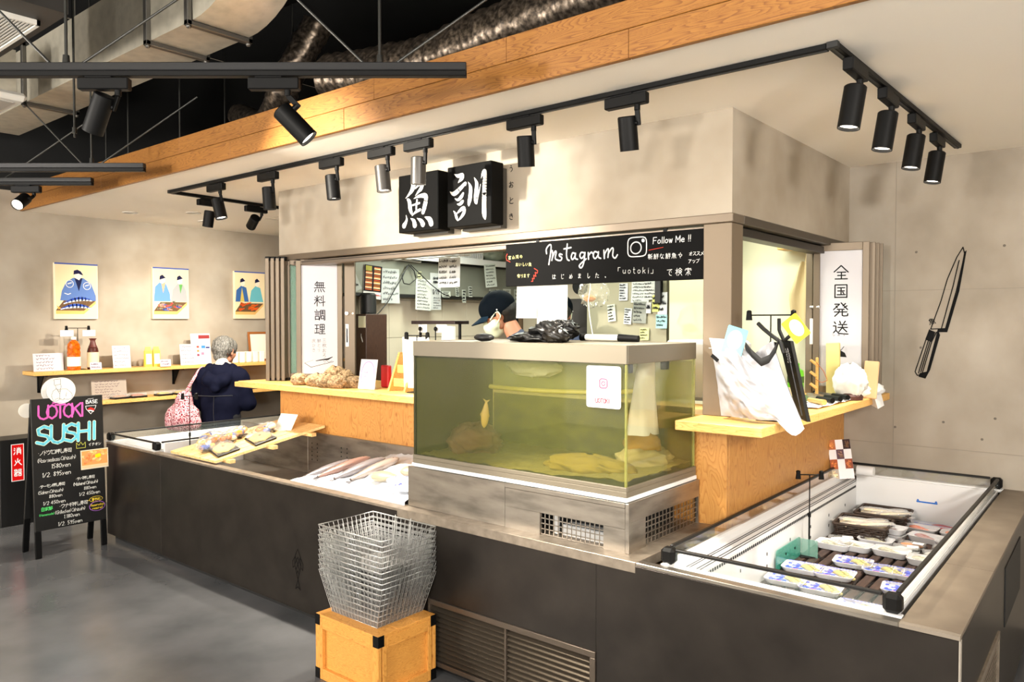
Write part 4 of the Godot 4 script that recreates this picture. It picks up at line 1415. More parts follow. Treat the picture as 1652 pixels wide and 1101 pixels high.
func build_chalkboard():
	var o := thing("chalkboard_sign", "long black chalkboard sign with white handwriting and camera logo above the fish tank", "sign", V(-2.70, 1.84, -3.215))
	var W := 1.163
	var H := 0.228
	var b := MB.new()
	b.span(V(0, 0, -0.012), V(W, H, 0), 0.002)
	part("board", b, mt(0.03, 0.03, 0.03, 0.7, 0.0, 0.25), o)
	b = MB.new()
	b.ink(0.93, 0.93, 0.92)
	var fr := T(V(0, 0, 0.0006))
	var script := [[[405, 250], [402, 215], [428, 182], [445, 187], [440, 250], [425, 335]], [[455, 225], [460, 255], [452, 302]], [[457, 282], [480, 232], [491, 238], [482, 285], [502, 298]],
		[[542, 255], [522, 250], [519, 265], [540, 280], [530, 300], [503, 300]], [[588, 170], [581, 250], [588, 290], [604, 300]], [[558, 210], [620, 198]],
		[[655, 246], [634, 240], [622, 272], [634, 292], [652, 268], [659, 242], [655, 280], [676, 290]], [[737, 240], [708, 235], [695, 262], [711, 282], [733, 255], [738, 238], [727, 320], [708, 356], [691, 345], [702, 325], [748, 285]],
		[[765, 235], [768, 288]], [[768, 258], [790, 232], [802, 242]], [[847, 236], [818, 228], [807, 262], [824, 282], [846, 252], [850, 228], [848, 268], [868, 280]],
		[[893, 215], [897, 280], [900, 245], [922, 206], [931, 215], [926, 272]], [[927, 245], [955, 200], [968, 206], [964, 258], [983, 276], [1001, 250]]]
	for s in script:
		var p := []
		for i in s.size() - 1:
			for k in 5:
				var q := []
				for d in 2:
					q.append(cubic_interpolate(s[i][d], s[i + 1][d], s[maxi(i - 1, 0)][d], s[mini(i + 2, s.size() - 1)][d], k / 5.0))
				p.append(q)
		p.append(s[-1])
		b.stroke(p.map(func(q): return chalk(q[0], q[1], W, H)), 0.0037, fr)
	# camera logo
	var sq := []
	for k in 33:
		var t := TAU * k / 32.0
		var c := Vector2(cos(t), sin(t))
		var e := 1.0 / pow(pow(absf(c.x), 5.0) + pow(absf(c.y), 5.0), 0.2)
		sq.append(chalk(1152, 186, W, H) + c * e * Vector2(0.051, 0.046))
	b.stroke(sq, 0.0025, fr)
	var ci := []
	for k in 25:
		ci.append(chalk(1143, 194, W, H) + Vector2(cos(TAU * k / 24.0), sin(TAU * k / 24.0)) * Vector2(0.029, 0.028))
	b.stroke(ci, 0.0028, fr)
	b.stroke([chalk(1196, 134, W, H), chalk(1198, 136, W, H)], 0.008, fr)
	write(b, "Follow Me !!", T(V(0.905, 0.174, 0.0006), V(1, 0.0, 0)), 0.030, 0.0015, 0.95, 0.05)
	chalk_row(b, "はじめました。", 455, 450, 935, 432, 0.026, W, H)
	chalk_row(b, "「uotoki」", 985, 400, 1290, 395, 0.030, W, H)
	chalk_row(b, "で検索", 1365, 415, 1560, 410, 0.036, W, H)
	chalk_row(b, "新鮮な鮮魚や", 1232, 285, 1490, 272, 0.026, W, H)
	chalk_row(b, "オススメ", 1525, 255, 1628, 250, 0.019, W, H)
	chalk_row(b, "アップ", 1520, 315, 1600, 310, 0.019, W, H)
	b.ink(0.92, 0.90, 0.62)
	chalk_row(b, "富山湾の", 45, 305, 190, 288, 0.020, W, H)
	chalk_row(b, "おいしい魚", 115, 355, 270, 350, 0.020, W, H)
	chalk_row(b, "有ります", 130, 445, 255, 440, 0.021, W, H)
	b.ink(0.86, 0.28, 0.22)
	for s in [[[35, 260], [22, 285], [30, 310], [62, 322]], [[292, 368], [325, 385], [320, 405], [300, 398], [308, 430], [288, 420], [292, 450], [275, 445], [280, 470], [265, 470]]]:
		b.stroke(s.map(func(q): return chalk(q[0], q[1], W, H)), 0.0017, fr)
	b.stroke([chalk(1240, 212, W, H), chalk(1345, 188, W, H)], 0.0009, fr)
	part("chalk_writing", b, printed(0.8), o)
	b = MB.new()
	b.span(V(0.2, H - 0.005, -0.02), V(0.22, 0.26, -0.0122))
	b.span(V(0.95, H - 0.005, -0.02), V(0.97, 0.26, -0.0122))
	part("hanger", b, black, o)

# the chalkboard's own drawing grid to metres on the board
func chalk(x, y, W: float, H: float) -> Vector2:
	var u: float = (x - 18.0) / 1610.0
	var top := 190.0 - 152.0 * u
	return Vector2(u * W, H * (1.0 - (y - top) / (325.0 + 77.0 * u)))

func chalk_row(b: MB, text: String, x0, y0, x1, y1, h: float, W: float, H: float):
	var a := chalk(x0, y0, W, H)
	var c := chalk(x1, y1, W, H)
	var gap := a.distance_to(c) / text_width(text, h)
	write(b, text, T(V(a.x, a.y, 0.0006), V(c.x - a.x, c.y - a.y, 0), V(a.y - c.y, c.x - a.x, 0)), h, 0.00095, gap)

func build_steel_counter():
	var o := thing("steel_counter", "long low dark steel counter wrapping the shop front, with louvred vent at the bottom", "counter", V(-3.0, 0, -2.51))
	var f := V(3.0, 0, 2.51)
	var b := MB.new()
	for s in [[-6.05, -5.201, 0.045, 0.7275], [-5.199, -2.58, 0.045, 0.7275], [-2.58, -1.646, 0.353, 0.7275], [-1.646, -0.403, 0.045, 0.7275]]:
		b = MB.new()
		b.span(V(s[0], s[2], -2.53) + f, V(s[1], s[3], -2.51) + f, 0.0015)
		part("front_panel", b, dark_steel, o)
	b = MB.new()
	b.span(V(-6.03, 0, -3.19) + f, V(-0.5, 0.045, -2.56) + f)
	b.span(V(-6.03, 0, -4.89) + f, V(-5.32, 0.045, -3.1901) + f)
	b.span(V(-1.40, 0, -4.89) + f, V(-0.5, 0.045, -3.1901) + f)
	part("plinth", b, mt(0.05, 0.05, 0.05, 0.7), o)
	# right side, slightly out of square as in the shop
	for s in [[-2.5305, -2.76, 0.045, 0.7285], [-2.76, -3.42, 0.46, 0.7285], [-3.42, -4.895, 0.045, 0.7285]]:
		b = MB.new()
		var x0: float = side_x(s[0])
		var x1: float = side_x(s[1])
		b.hexa([V(x0 - 0.02, s[2], s[0]) + f, V(x0, s[2], s[0]) + f, V(x1, s[2], s[1]) + f, V(x1 - 0.02, s[2], s[1]) + f], [V(x0 - 0.02, s[3], s[0]) + f, V(x0, s[3], s[0]) + f, V(x1, s[3], s[1]) + f, V(x1 - 0.02, s[3], s[1]) + f])
		part("side_panel", b, dark_steel, o)
	b = MB.new()
	for e in [[-2.76, -2.775, 0.05, 0.46], [-3.405, -3.42, 0.05, 0.46], [-2.76, -3.42, 0.445, 0.47]]:
		var x0: float = side_x(e[0])
		var x1: float = side_x(e[1])
		b.hexa([V(x0 - 0.02, e[2], e[0]) + f, V(x0 + 0.008, e[2], e[0]) + f, V(x1 + 0.008, e[2], e[1]) + f, V(x1 - 0.02, e[2], e[1]) + f], [V(x0 - 0.02, e[3], e[0]) + f, V(x0 + 0.008, e[3], e[0]) + f, V(x1 + 0.008, e[3], e[1]) + f, V(x1 - 0.02, e[3], e[1]) + f])
	part("side_vent_frame", b, steel_rough, o)
	for i in 22:
		b = MB.new()
		var y := 0.06 + i * 0.0175
		b.bar(V(side_x(-2.77) - 0.006, y, -2.775) + f, V(side_x(-3.41) - 0.006, y, -3.405) + f, 0.012, 0.007)
		part("side_louvre", b, steel_rough, o)
	b = MB.new()
	b.hexa([V(side_x(-3.62), 0.42, -3.62) + f, V(side_x(-3.62) + 0.004, 0.42, -3.62) + f, V(side_x(-4.2) + 0.004, 0.42, -4.2) + f, V(side_x(-4.2), 0.42, -4.2) + f], [V(side_x(-3.62), 0.66, -3.62) + f, V(side_x(-3.62) + 0.004, 0.66, -3.62) + f, V(side_x(-4.2) + 0.004, 0.66, -4.2) + f, V(side_x(-4.2), 0.66, -4.2) + f])
	part("black_plate", b, mt(0.03, 0.03, 0.035, 0.6), o)
	# top rims
	b = MB.new()
	b.span(V(-6.05, 0.728, -2.565) + f, V(-5.301, 0.742, -2.509) + f, 0.002)
	b.span(V(-5.299, 0.728, -2.565) + f, V(-2.80, 0.742, -2.509) + f, 0.002)
	part("front_rim", b, steel_rough, o)
	b = MB.new()
	b.span(V(-2.799, 0.70, -3.205) + f, V(-1.47, 0.742, -2.509) + f, 0.002)
	part("tank_shelf", b, steel_rough, o)
	b = MB.new()
	b.span(V(-1.469, 0.728, -2.549) + f, V(-0.563, 0.742, -2.509) + f, 0.002)
	part("front_rim", b, steel, o)
	for s in [[-2.51, -2.535], [-2.536, -3.25], [-3.252, -4.898]]:
		b = MB.new()
		var xa: float = -0.562 - 0.01 * (-2.51 - s[0])
		var xb: float = -0.562 - 0.01 * (-2.51 - s[1])
		b.hexa([V(xa, 0.729, s[0]) + f, V(side_x(s[0]) + 0.002, 0.729, s[0]) + f, V(side_x(s[1]) + 0.002, 0.729, s[1]) + f, V(xb, 0.729, s[1]) + f], [V(xa, 0.741, s[0]) + f, V(side_x(s[0]) + 0.002, 0.741, s[0]) + f, V(side_x(s[1]) + 0.002, 0.741, s[1]) + f, V(xb, 0.741, s[1]) + f])
		part("ledge_plate", b, tri_mat(noise_tex(0.02, [Color(0.42, 0.37, 0.32), Color(0.49, 0.44, 0.38)], 90, 4, 256), V(1, 1, 1), 0.42, 0.25) if s[0] < -2.53 else mt(0.5, 0.46, 0.41, 0.5, 0.2), o)
	b = MB.new()
	b.span(V(-0.4028, 0.045, -2.53) + f, V(-0.398, 0.7285, -2.508) + f, 0.001)
	part("corner_edge", b, mt(0.6, 0.57, 0.53, 0.5, 0.2), o)
	# louvred vent
	b = MB.new()
	b.span(V(-2.58, 0.328, -2.53) + f, V(-1.646, 0.353, -2.502) + f, 0.002)
	b.span(V(-1.672, 0.05, -2.53) + f, V(-1.646, 0.3278, -2.502) + f, 0.002)
	b.span(V(-2.58, 0.05, -2.53) + f, V(-2.567, 0.3278, -2.502) + f, 0.002)
	b.span(V(-2.5665, 0.045, -2.53) + f, V(-1.673, 0.066, -2.502) + f, 0.002)
	b.span(V(-2.111, 0.0665, -2.522) + f, V(-2.101, 0.3275, -2.503) + f, 0.001)
	part("vent_frame", b, mt(0.38, 0.34, 0.30, 0.38, 0.7), o)
	for k in 2:
		for i in 11:
			b = MB.new()
			var x0: float = [-2.566, -2.100][k]
			var x1: float = [-2.112, -1.673][k]
			var y := 0.08 + i * 0.0228
			b.hexa([V(x0, y - 0.005, -2.528) + f, V(x0, y - 0.0075, -2.509) + f, V(x1, y - 0.0075, -2.509) + f, V(x1, y - 0.005, -2.528) + f], [V(x0, y + 0.009, -2.528) + f, V(x0, y - 0.004, -2.507) + f, V(x1, y - 0.004, -2.507) + f, V(x1, y + 0.009, -2.528) + f])
			part("louvre", b, mt(0.42, 0.38, 0.33, 0.33, 0.8), o)
	b = MB.new()
	b.span(V(-2.58, 0.05, -2.70) + f, V(-1.646, 0.36, -2.69) + f)
	part("vent_back", b, mt(0.02, 0.02, 0.02, 0.8), o)
	# small black fish emblem, a line drawing, on the front panel
	b = MB.new()
	b.ink(0.02, 0.02, 0.02)
	var fr := T(V(-3.665, 0.145, -2.5094) + f)
	for s in [[[0.05, 0.24], [0.025, 0.20], [0.02, 0.15], [0.05, 0.07], [0.08, 0.15], [0.075, 0.20], [0.05, 0.24]], [[0.05, 0.07], [0.028, 0.015], [0.05, 0.03], [0.072, 0.015], [0.05, 0.07]], [[0.025, 0.20], [0.05, 0.155], [0.075, 0.20]], [[0.02, 0.15], [0.05, 0.195], [0.08, 0.15]], [[0.03, 0.12], [0.05, 0.155], [0.07, 0.12]], [[0.038, 0.10], [0.05, 0.12], [0.062, 0.10]], [[0.02, 0.19], [0.002, 0.165], [0.004, 0.13], [0.018, 0.14]], [[0.08, 0.19], [0.098, 0.165], [0.096, 0.13], [0.082, 0.14]]]:
		b.stroke(s.map(func(q): return Vector2(q[0], q[1])), 0.0028, fr, 0.0004)
	part("fish_emblem", b, printed(0.5), o)

func side_x(z: float) -> float:
	return -0.402 + 0.02 * (z + 2.51)

# a grid of square openings between two corners of a plane; f maps x, y (metres) to the plane
func grid_bars(b: MB, f: Transform3D, w: float, h: float, nx: int, ny: int, t: float):
	var keep := b.xf
	b.xf = b.xf * f
	for i in nx + 1:
		b.box(V(w * i / nx, h / 2, 0), V(t, h, 0.0025))
	for j in ny + 1:
		b.box(V(w / 2, h * j / ny, 0), V(w, t, 0.0025))
	b.xf = keep

func build_tank():
	var base := thing("tank_plinth", "low stainless steel plinth with square-hole grilles under the fish tank", "plinth", V(-2.17, 0.742, -2.9))
	var f := V(2.17, -0.742, 2.9)
	var b := MB.new()
	b.span(V(-2.798, 0.742, -2.60) + f, V(-2.175, 0.938, -2.583) + f, 0.001)
	part("front_panel", b, steel, base)
	b = MB.new()
	b.span(V(-2.173, 0.836, -2.60) + f, V(-1.56, 0.918, -2.583) + f, 0.001)
	b.span(V(-2.173, 0.742, -2.60) + f, V(-1.98, 0.8358, -2.583) + f)
	b.span(V(-1.66, 0.742, -2.60) + f, V(-1.56, 0.8358, -2.583) + f)
	b.span(V(-2.173, 0.919, -2.60) + f, V(-1.56, 0.938, -2.581) + f, 0.001)
	part("front_panel", b, steel, base)
	b = MB.new()
	b.span(V(-1.559, 0.742, -2.602) + f, V(-1.542, 0.938, -2.58) + f, 0.002)
	part("corner_post", b, steel, base)
	b = MB.new()
	b.span(V(-1.56, 0.862, -3.195) + f, V(-1.544, 0.938, -2.6025) + f, 0.001)
	b.span(V(-1.56, 0.742, -2.715) + f, V(-1.544, 0.8618, -2.6025) + f)
	b.span(V(-1.56, 0.742, -3.195) + f, V(-1.544, 0.8618, -3.185) + f)
	part("side_panel", b, steel, base)
	b = MB.new()
	grid_bars(b, T(V(-1.979, 0.746, -2.59) + f), 0.319, 0.09, 14, 4, 0.004)
	part("front_grille", b, steel, base)
	b = MB.new()
	grid_bars(b, T(V(-1.552, 0.746, -2.716) + f, V(0, 0, -1)), 0.468, 0.115, 15, 5, 0.004)
	part("side_grille", b, steel, base)
	b = MB.new()
	b.span(V(-2.79, 0.743, -3.18) + f, V(-1.66, 0.936, -2.72) + f)
	part("inner_case", b, mt(0.03, 0.03, 0.03, 0.8), base)
	b = MB.new()
	b.span(V(-1.90, 0.743, -2.70) + f, V(-1.68, 0.79, -2.63) + f, 0.004)
	b.cone(V(-1.93, 0.745, -2.64) + f, V(-1.93, 0.825, -2.64) + f, 0.012, 0.012, 12)
	part("chiller_unit", b, mt(0.75, 0.75, 0.75, 0.5), base)
	# the tank
	var o := thing("fish_tank", "large glass fish tank full of greenish yellow water with beige lid", "fish tank", V(-2.17, 0.94, -2.9))
	f = V(2.17, -0.94, 2.9)
	var X0 := -2.772
	var X1 := -1.558
	var Z0 := -3.19
	var Z1 := -2.59
	b = MB.new()
	b.span(V(X0 - 0.004, 0.940, Z0) + f, V(X1 + 0.004, 0.957, Z1 + 0.004) + f, 0.002)
	part("foam_strip", b, mt(0.90, 0.90, 0.90, 0.5), o)
	var beige := mt(0.47, 0.435, 0.37, 0.45, 0.2)
	b = MB.new()
	b.span(V(X0, 0.9575, Z0) + f, V(X1, 0.98, Z1) + f, 0.002)
	b.span(V(X0, 0.98, Z1 - 0.012) + f, V(X1, 0.998, Z1) + f, 0.002)
	b.span(V(X1 - 0.012, 0.98, Z0) + f, V(X1, 0.998, Z1 - 0.0121) + f, 0.002)
	b.span(V(X0, 0.98, Z0) + f, V(X0 + 0.012, 0.998, Z1 - 0.0121) + f, 0.002)
	part("base_trim", b, beige, o)
	b = MB.new()
	b.span(V(X0 + 0.002, 1.482, Z1 - 0.012) + f, V(X1 - 0.002, 1.556, Z1) + f, 0.002)
	b.span(V(X1 - 0.014, 1.482, Z0) + f, V(X1 - 0.002, 1.556, Z1 - 0.0121) + f, 0.002)
	b.span(V(X0 + 0.002, 1.482, Z0) + f, V(X0 + 0.014, 1.556, Z1 - 0.0121) + f, 0.002)
	b.span(V(X0 + 0.014, 1.482, Z0) + f, V(X1 - 0.0141, 1.556, Z0 + 0.012) + f, 0.002)
	b.span(V(X0 + 0.0141, 1.535, Z0 + 0.0121) + f, V(X1 - 0.0142, 1.552, Z1 - 0.0122) + f, 0.001)
	part("lid", b, beige, o)
	var pane := glass(0.75, 0.85, 0.6, 0.02)
	pane.metallic_specular = 0.36
	for e in [[X0 + 0.013, Z1 - 0.0125, X1 - 0.013, Z1 - 0.004], [X1 - 0.0125, Z0 + 0.013, X1 - 0.004, Z1 - 0.013]]:
		b = MB.new()
		b.span(V(e[0], 0.981, e[1]) + f, V(e[2], 1.50, e[3]) + f)
		part("glass_pane", b, pane, o)
	b = MB.new()
	b.span(V(X0 + 0.006, 0.981, Z0 + 0.005) + f, V(X1 - 0.006, 1.50, Z0 + 0.012) + f)
	part("back_pane", b, glass(0.74, 0.74, 0.40, 0.5, 0.1), o)
	b = MB.new()
	b.span(V(X0 + 0.02, 0.981, Z0 + 0.0125) + f, V(X1 - 0.014, 1.262, Z0 + 0.0135) + f)
	part("olive_back_sheet", b, tri_mat(noise_tex(0.02, [Color(0.24, 0.235, 0.02), Color(0.33, 0.32, 0.03), Color(0.42, 0.40, 0.06)], 71, 4, 256), V(1, 2, 1), 0.7), o)  # added sheet standing in for the deeper olive of the lower water
	b = MB.new()
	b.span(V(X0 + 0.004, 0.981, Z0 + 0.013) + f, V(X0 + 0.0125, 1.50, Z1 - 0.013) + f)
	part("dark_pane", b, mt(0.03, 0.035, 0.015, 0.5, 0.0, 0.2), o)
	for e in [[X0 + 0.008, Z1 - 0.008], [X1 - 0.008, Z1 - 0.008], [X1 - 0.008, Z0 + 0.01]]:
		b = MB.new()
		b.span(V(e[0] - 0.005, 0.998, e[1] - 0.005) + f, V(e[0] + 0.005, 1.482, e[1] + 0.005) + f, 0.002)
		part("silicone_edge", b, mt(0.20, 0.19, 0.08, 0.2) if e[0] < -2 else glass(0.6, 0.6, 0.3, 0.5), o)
	b = MB.new()
	b.span(V(X0 + 0.014, 0.986, Z0 + 0.016) + f, V(X1 - 0.014, 1.472, Z1 - 0.014) + f)
	var water := glass(0.36, 0.335, 0.0, 0.21, 0.02)
	water.metallic_specular = 0.0
	part("water", b, water, o)
	b = MB.new()
	var g := []
	var nz := FastNoiseLite.new()
	nz.seed = 8
	nz.frequency = 12.0
	for i in 41:
		var row := []
		for j in 21:
			var x := lerpf(X0 + 0.016, X1 - 0.016, i / 40.0)
			var z := lerpf(Z0 + 0.016, Z1 - 0.016, j / 20.0)
			row.append(V(x, 1.0 + 0.012 * nz.get_noise_2d(x, z) + 0.02 * smoothstep(-2.0, -1.6, x), z) + f)
		g.append(row)
	b.sheet(g)
	part("gravel_bed", b, tri_mat(noise_tex(0.09, [Color(0.42, 0.38, 0.10), Color(0.58, 0.52, 0.18)], 70, 3, 256), V(3, 3, 3), 0.8), o)
	for k in 2:
		b = MB.new()
		b.span(V(-1.60, 1.445, -2.63 - k * 0.30) + f, V(X1 - 0.013, 1.482, -2.66 - k * 0.30) + f, 0.003)
		part("lid_clip", b, black, o)
	for k in 2:
		b = MB.new()
		b.span(V(-1.60 + k * 0.03, 1.452, Z1 + 0.001) + f, V(-1.585 + k * 0.03, 1.482, Z1 + 0.004) + f)
	# in the water
	var rock := MB.new()
	crumple_into(rock, V(0, 0.05, 0), V(0.12, 0.075, 0.10), 21, 0.45)
	solo("reef_rock", rock, mt(0.36, 0.24, 0.08, 0.9), "brown rough rock at the dark left end inside the fish tank", "rock").position = V(-2.60, 1.0, -2.85)
	rock = MB.new()
	crumple_into(rock, V(0, 0.02, 0), V(0.2, 0.045, 0.09), 23, 0.3)
	solo("reef_rock", rock, mt(0.50, 0.42, 0.06, 0.9), "flat yellow rock lying near the front right inside the fish tank", "rock").position = V(-1.86, 1.0, -2.78)
	rock = MB.new()
	crumple_into(rock, V(0, 0.02, 0), V(0.10, 0.06, 0.15), 24, 0.4)
	solo("reef_rock", rock, mt(0.62, 0.56, 0.30, 0.9), "pale crusted rock under the white filter sock in the fish tank", "rock").position = V(-1.74, 1.0, -3.04)
	# white filter sock with brown foot
	var fs := thing("filter_sock", "long white filter sock hanging at the right end inside the fish tank", "filter", V(-1.74, 0, -3.06))
	b = MB.new()
	var grid := []
	for i in 25:
		var row := []
		for j in 15:
			var t := j / 14.0
			var a := TAU * (i % 24) / 24.0
			var r := lerpf(0.045, 0.08, t) * (1.0 + 0.12 * sin(a * 5.0 + t * 4.0) * t)
			row.append(V(cos(a) * r * 0.8 - 0.02 * t, 1.47 - 0.33 * t, sin(a) * r))
		grid.append(row)
	b.sheet(grid)
	part("cloth", b, mt(0.88, 0.86, 0.70, 0.9), fs)
	b = MB.new()
	crumple_into(b, V(-0.02, 1.09, 0), V(0.075, 0.07, 0.075), 26, 0.3)
	part("foot", b, mt(0.60, 0.45, 0.12, 0.9), fs)
	# pipe across the back
	b = MB.new()
	b.tube(smooth([V(-2.73, 1.30, -3.12), V(-2.45, 1.295, -3.12), V(-2.2, 1.30, -3.14), V(-1.95, 1.31, -3.16), V(-1.8, 1.33, -3.17)], 20), 0.012, 10)
	solo("water_pipe", b, mt(0.80, 0.74, 0.30, 0.5), "pale yellow pipe running across the back inside the fish tank", "pipe")
	b = MB.new()
	crumple_into(b, V(-2.43, 1.42, -3.12), V(0.16, 0.05, 0.05), 33, 0.3)
	solo("foam_block", b, mt(0.84, 0.82, 0.62, 0.9), "pale foam block floating at the top back inside the fish tank", "foam")
	# a small yellow fish hanging nose up
	var fi := thing("tank_fish", "small yellow fish hanging head up in the dark part of the tank", "fish", V(-2.50, 1.19, -2.82))
	b = MB.new()
	fish_body(b, Transform3D(Basis(V(0, 0, 1), 1.45) * Basis(V(1, 0, 0), 0.4), Vector3.ZERO), 0.13, 0.02, 0.013)
	part("body", b, mt(0.74, 0.60, 0.22, 0.45), fi)
	b = MB.new()
	fish_fins(b, Transform3D(Basis(V(0, 0, 1), 1.45) * Basis(V(1, 0, 0), 0.4), Vector3.ZERO), 0.13, 0.02)
	part("fins", b, mt(0.62, 0.52, 0.2, 0.6), fi)
	# white card with a pink logo on the glass
	var cd := thing("glass_card", "white rounded card with small pink logo stuck on the tank front glass", "card", V(-1.745, 1.305, -2.588))
	b = MB.new()
	b.prism(round_rect(0.162, 0.168, 0.012), 0.002)
	part("card", b, mt(0.80, 0.79, 0.80, 0.6), cd)
	b = MB.new()
	b.ink(0.82, 0.25, 0.42)
	var fr := T(V(0, 0, 0.0022))
	b.stroke(loop(round_rect(0.036, 0.036, 0.010), Vector2(0.063, 0.080)), 0.0021, fr)
	b.stroke(loop(round_rect(0.016, 0.016, 0.0079), Vector2(0.073, 0.090)), 0.0018, fr)
	b.ink(0.84, 0.16, 0.25)
	write(b, "UOTOKI", fr.translated_local(V(0.044, 0.020, 0)), 0.017, 0.0016, 0.80)
	part("print", b, printed(), cd)
	# on the lid
	var bb := MB.new()
	crumple_into(bb, V(-2.19, 1.592, -2.95), V(0.09, 0.046, 0.08), 51, 0.6)
	crumple_into(bb, V(-2.27, 1.572, -2.92), V(0.11, 0.022, 0.09), 57, 0.5)
	crumple_into(bb, V(-2.14, 1.61, -2.98), V(0.06, 0.035, 0.05), 58, 0.7)
	bb.tube(smooth([V(-2.26, 1.59, -2.93), V(-2.24, 1.635, -2.94), V(-2.20, 1.645, -2.95), V(-2.17, 1.62, -2.94)], 14), 0.008, 8)
	solo("black_bag", bb, mt(0.045, 0.045, 0.045, 0.38), "crumpled black plastic bag lying on the tank lid", "bag")
	bb = MB.new()
	crumple_into(bb, V(-2.10, 1.583, -2.86), V(0.055, 0.035, 0.045), 53, 0.35)
	solo("black_glove", bb, mt(0.06, 0.055, 0.05, 0.3), "small dark lump of plastic beside the black bag on the tank lid", "bag")
	bb = MB.new()
	crumple_into(bb, V(-2.47, 1.573, -2.78), V(0.055, 0.018, 0.03), 54, 0.15)
	solo("dark_pouch", bb, mt(0.05, 0.055, 0.07, 0.45), "small flat dark pouch at the left on the tank lid", "pouch")
	var rl := thing("film_roll", "white film roll with black end lying on the tank lid", "roll", V(-1.9, 1.575, -3.05))
	bb = MB.new()
	bb.cone(V(-0.16, 0, 0), V(0.02, 0, 0), 0.014, 0.014, 16)
	part("film", bb, mt(0.9, 0.9, 0.88, 0.4), rl)
	bb = MB.new()
	bb.cone(V(0.02, 0, 0), V(0.12, -0.004, -0.01), 0.018, 0.015, 16)
	part("end_cap", bb, black, rl)
	bb = MB.new()
	bb.cone(V(-0.19, 0, 0), V(-0.16, 0, 0), 0.017, 0.017, 16)
	part("end_cap", bb, black, rl)

func round_rect(w: float, h: float, r: float) -> PackedVector2Array:
	var p := PackedVector2Array()
	for q in [[w - r, h - r, 0.0], [r, h - r, PI / 2], [r, r, PI], [w - r, r, PI * 1.5]]:
		for k in 5:
			var t: float = q[2] + PI / 2 * k / 4.0
			p.append(Vector2(q[0] + r * cos(t), q[1] + r * sin(t)))
	return p

func loop(p: PackedVector2Array, o: Vector2) -> Array:
	var out := []
	for q in p:
		out.append(q + o)
	out.append(p[0] + o)
	return out

# fish lying along x: nose at -len/2
func fish_body(b: MB, f: Transform3D, len: float, h: float, w: float):
	var keep := b.xf
	b.xf = b.xf * f
	var g := []
	for i in 17:
		var row := []
		for j in 15:
			var t := j / 14.0
			var a := TAU * (i % 16) / 16.0
			var r := pow(sin(PI * pow(t, 0.75) * 0.94 + 0.02), 0.8)
			r = maxf(r, 0.16) if t > 0.5 else r
			row.append(V((t - 0.5) * len, sin(a) * h * r, cos(a) * w * r))
		g.append(row)
	b.sheet(g)
	b.xf = keep

func fish_fins(b: MB, f: Transform3D, len: float, h: float):
	var e := len * 0.46
	for d in [[Vector2(e, 0.003), Vector2(e + len * 0.16, h * 0.95), Vector2(e + len * 0.1, 0), Vector2(e + len * 0.16, -h * 0.95), Vector2(e, -0.003)], [Vector2(-len * 0.12, h * 0.85), Vector2(0, h * 1.35), Vector2(len * 0.2, h * 0.75), Vector2(len * 0.05, h * 0.8)], [Vector2(-len * 0.1, -h * 0.8), Vector2(0.0, -h * 1.25), Vector2(len * 0.1, -h * 0.75)]]:
		var p := PackedVector2Array()
		for q in d:
			p.append(q)
		b.prism(p, 0.002, f.translated_local(V(0, 0, -0.001)))

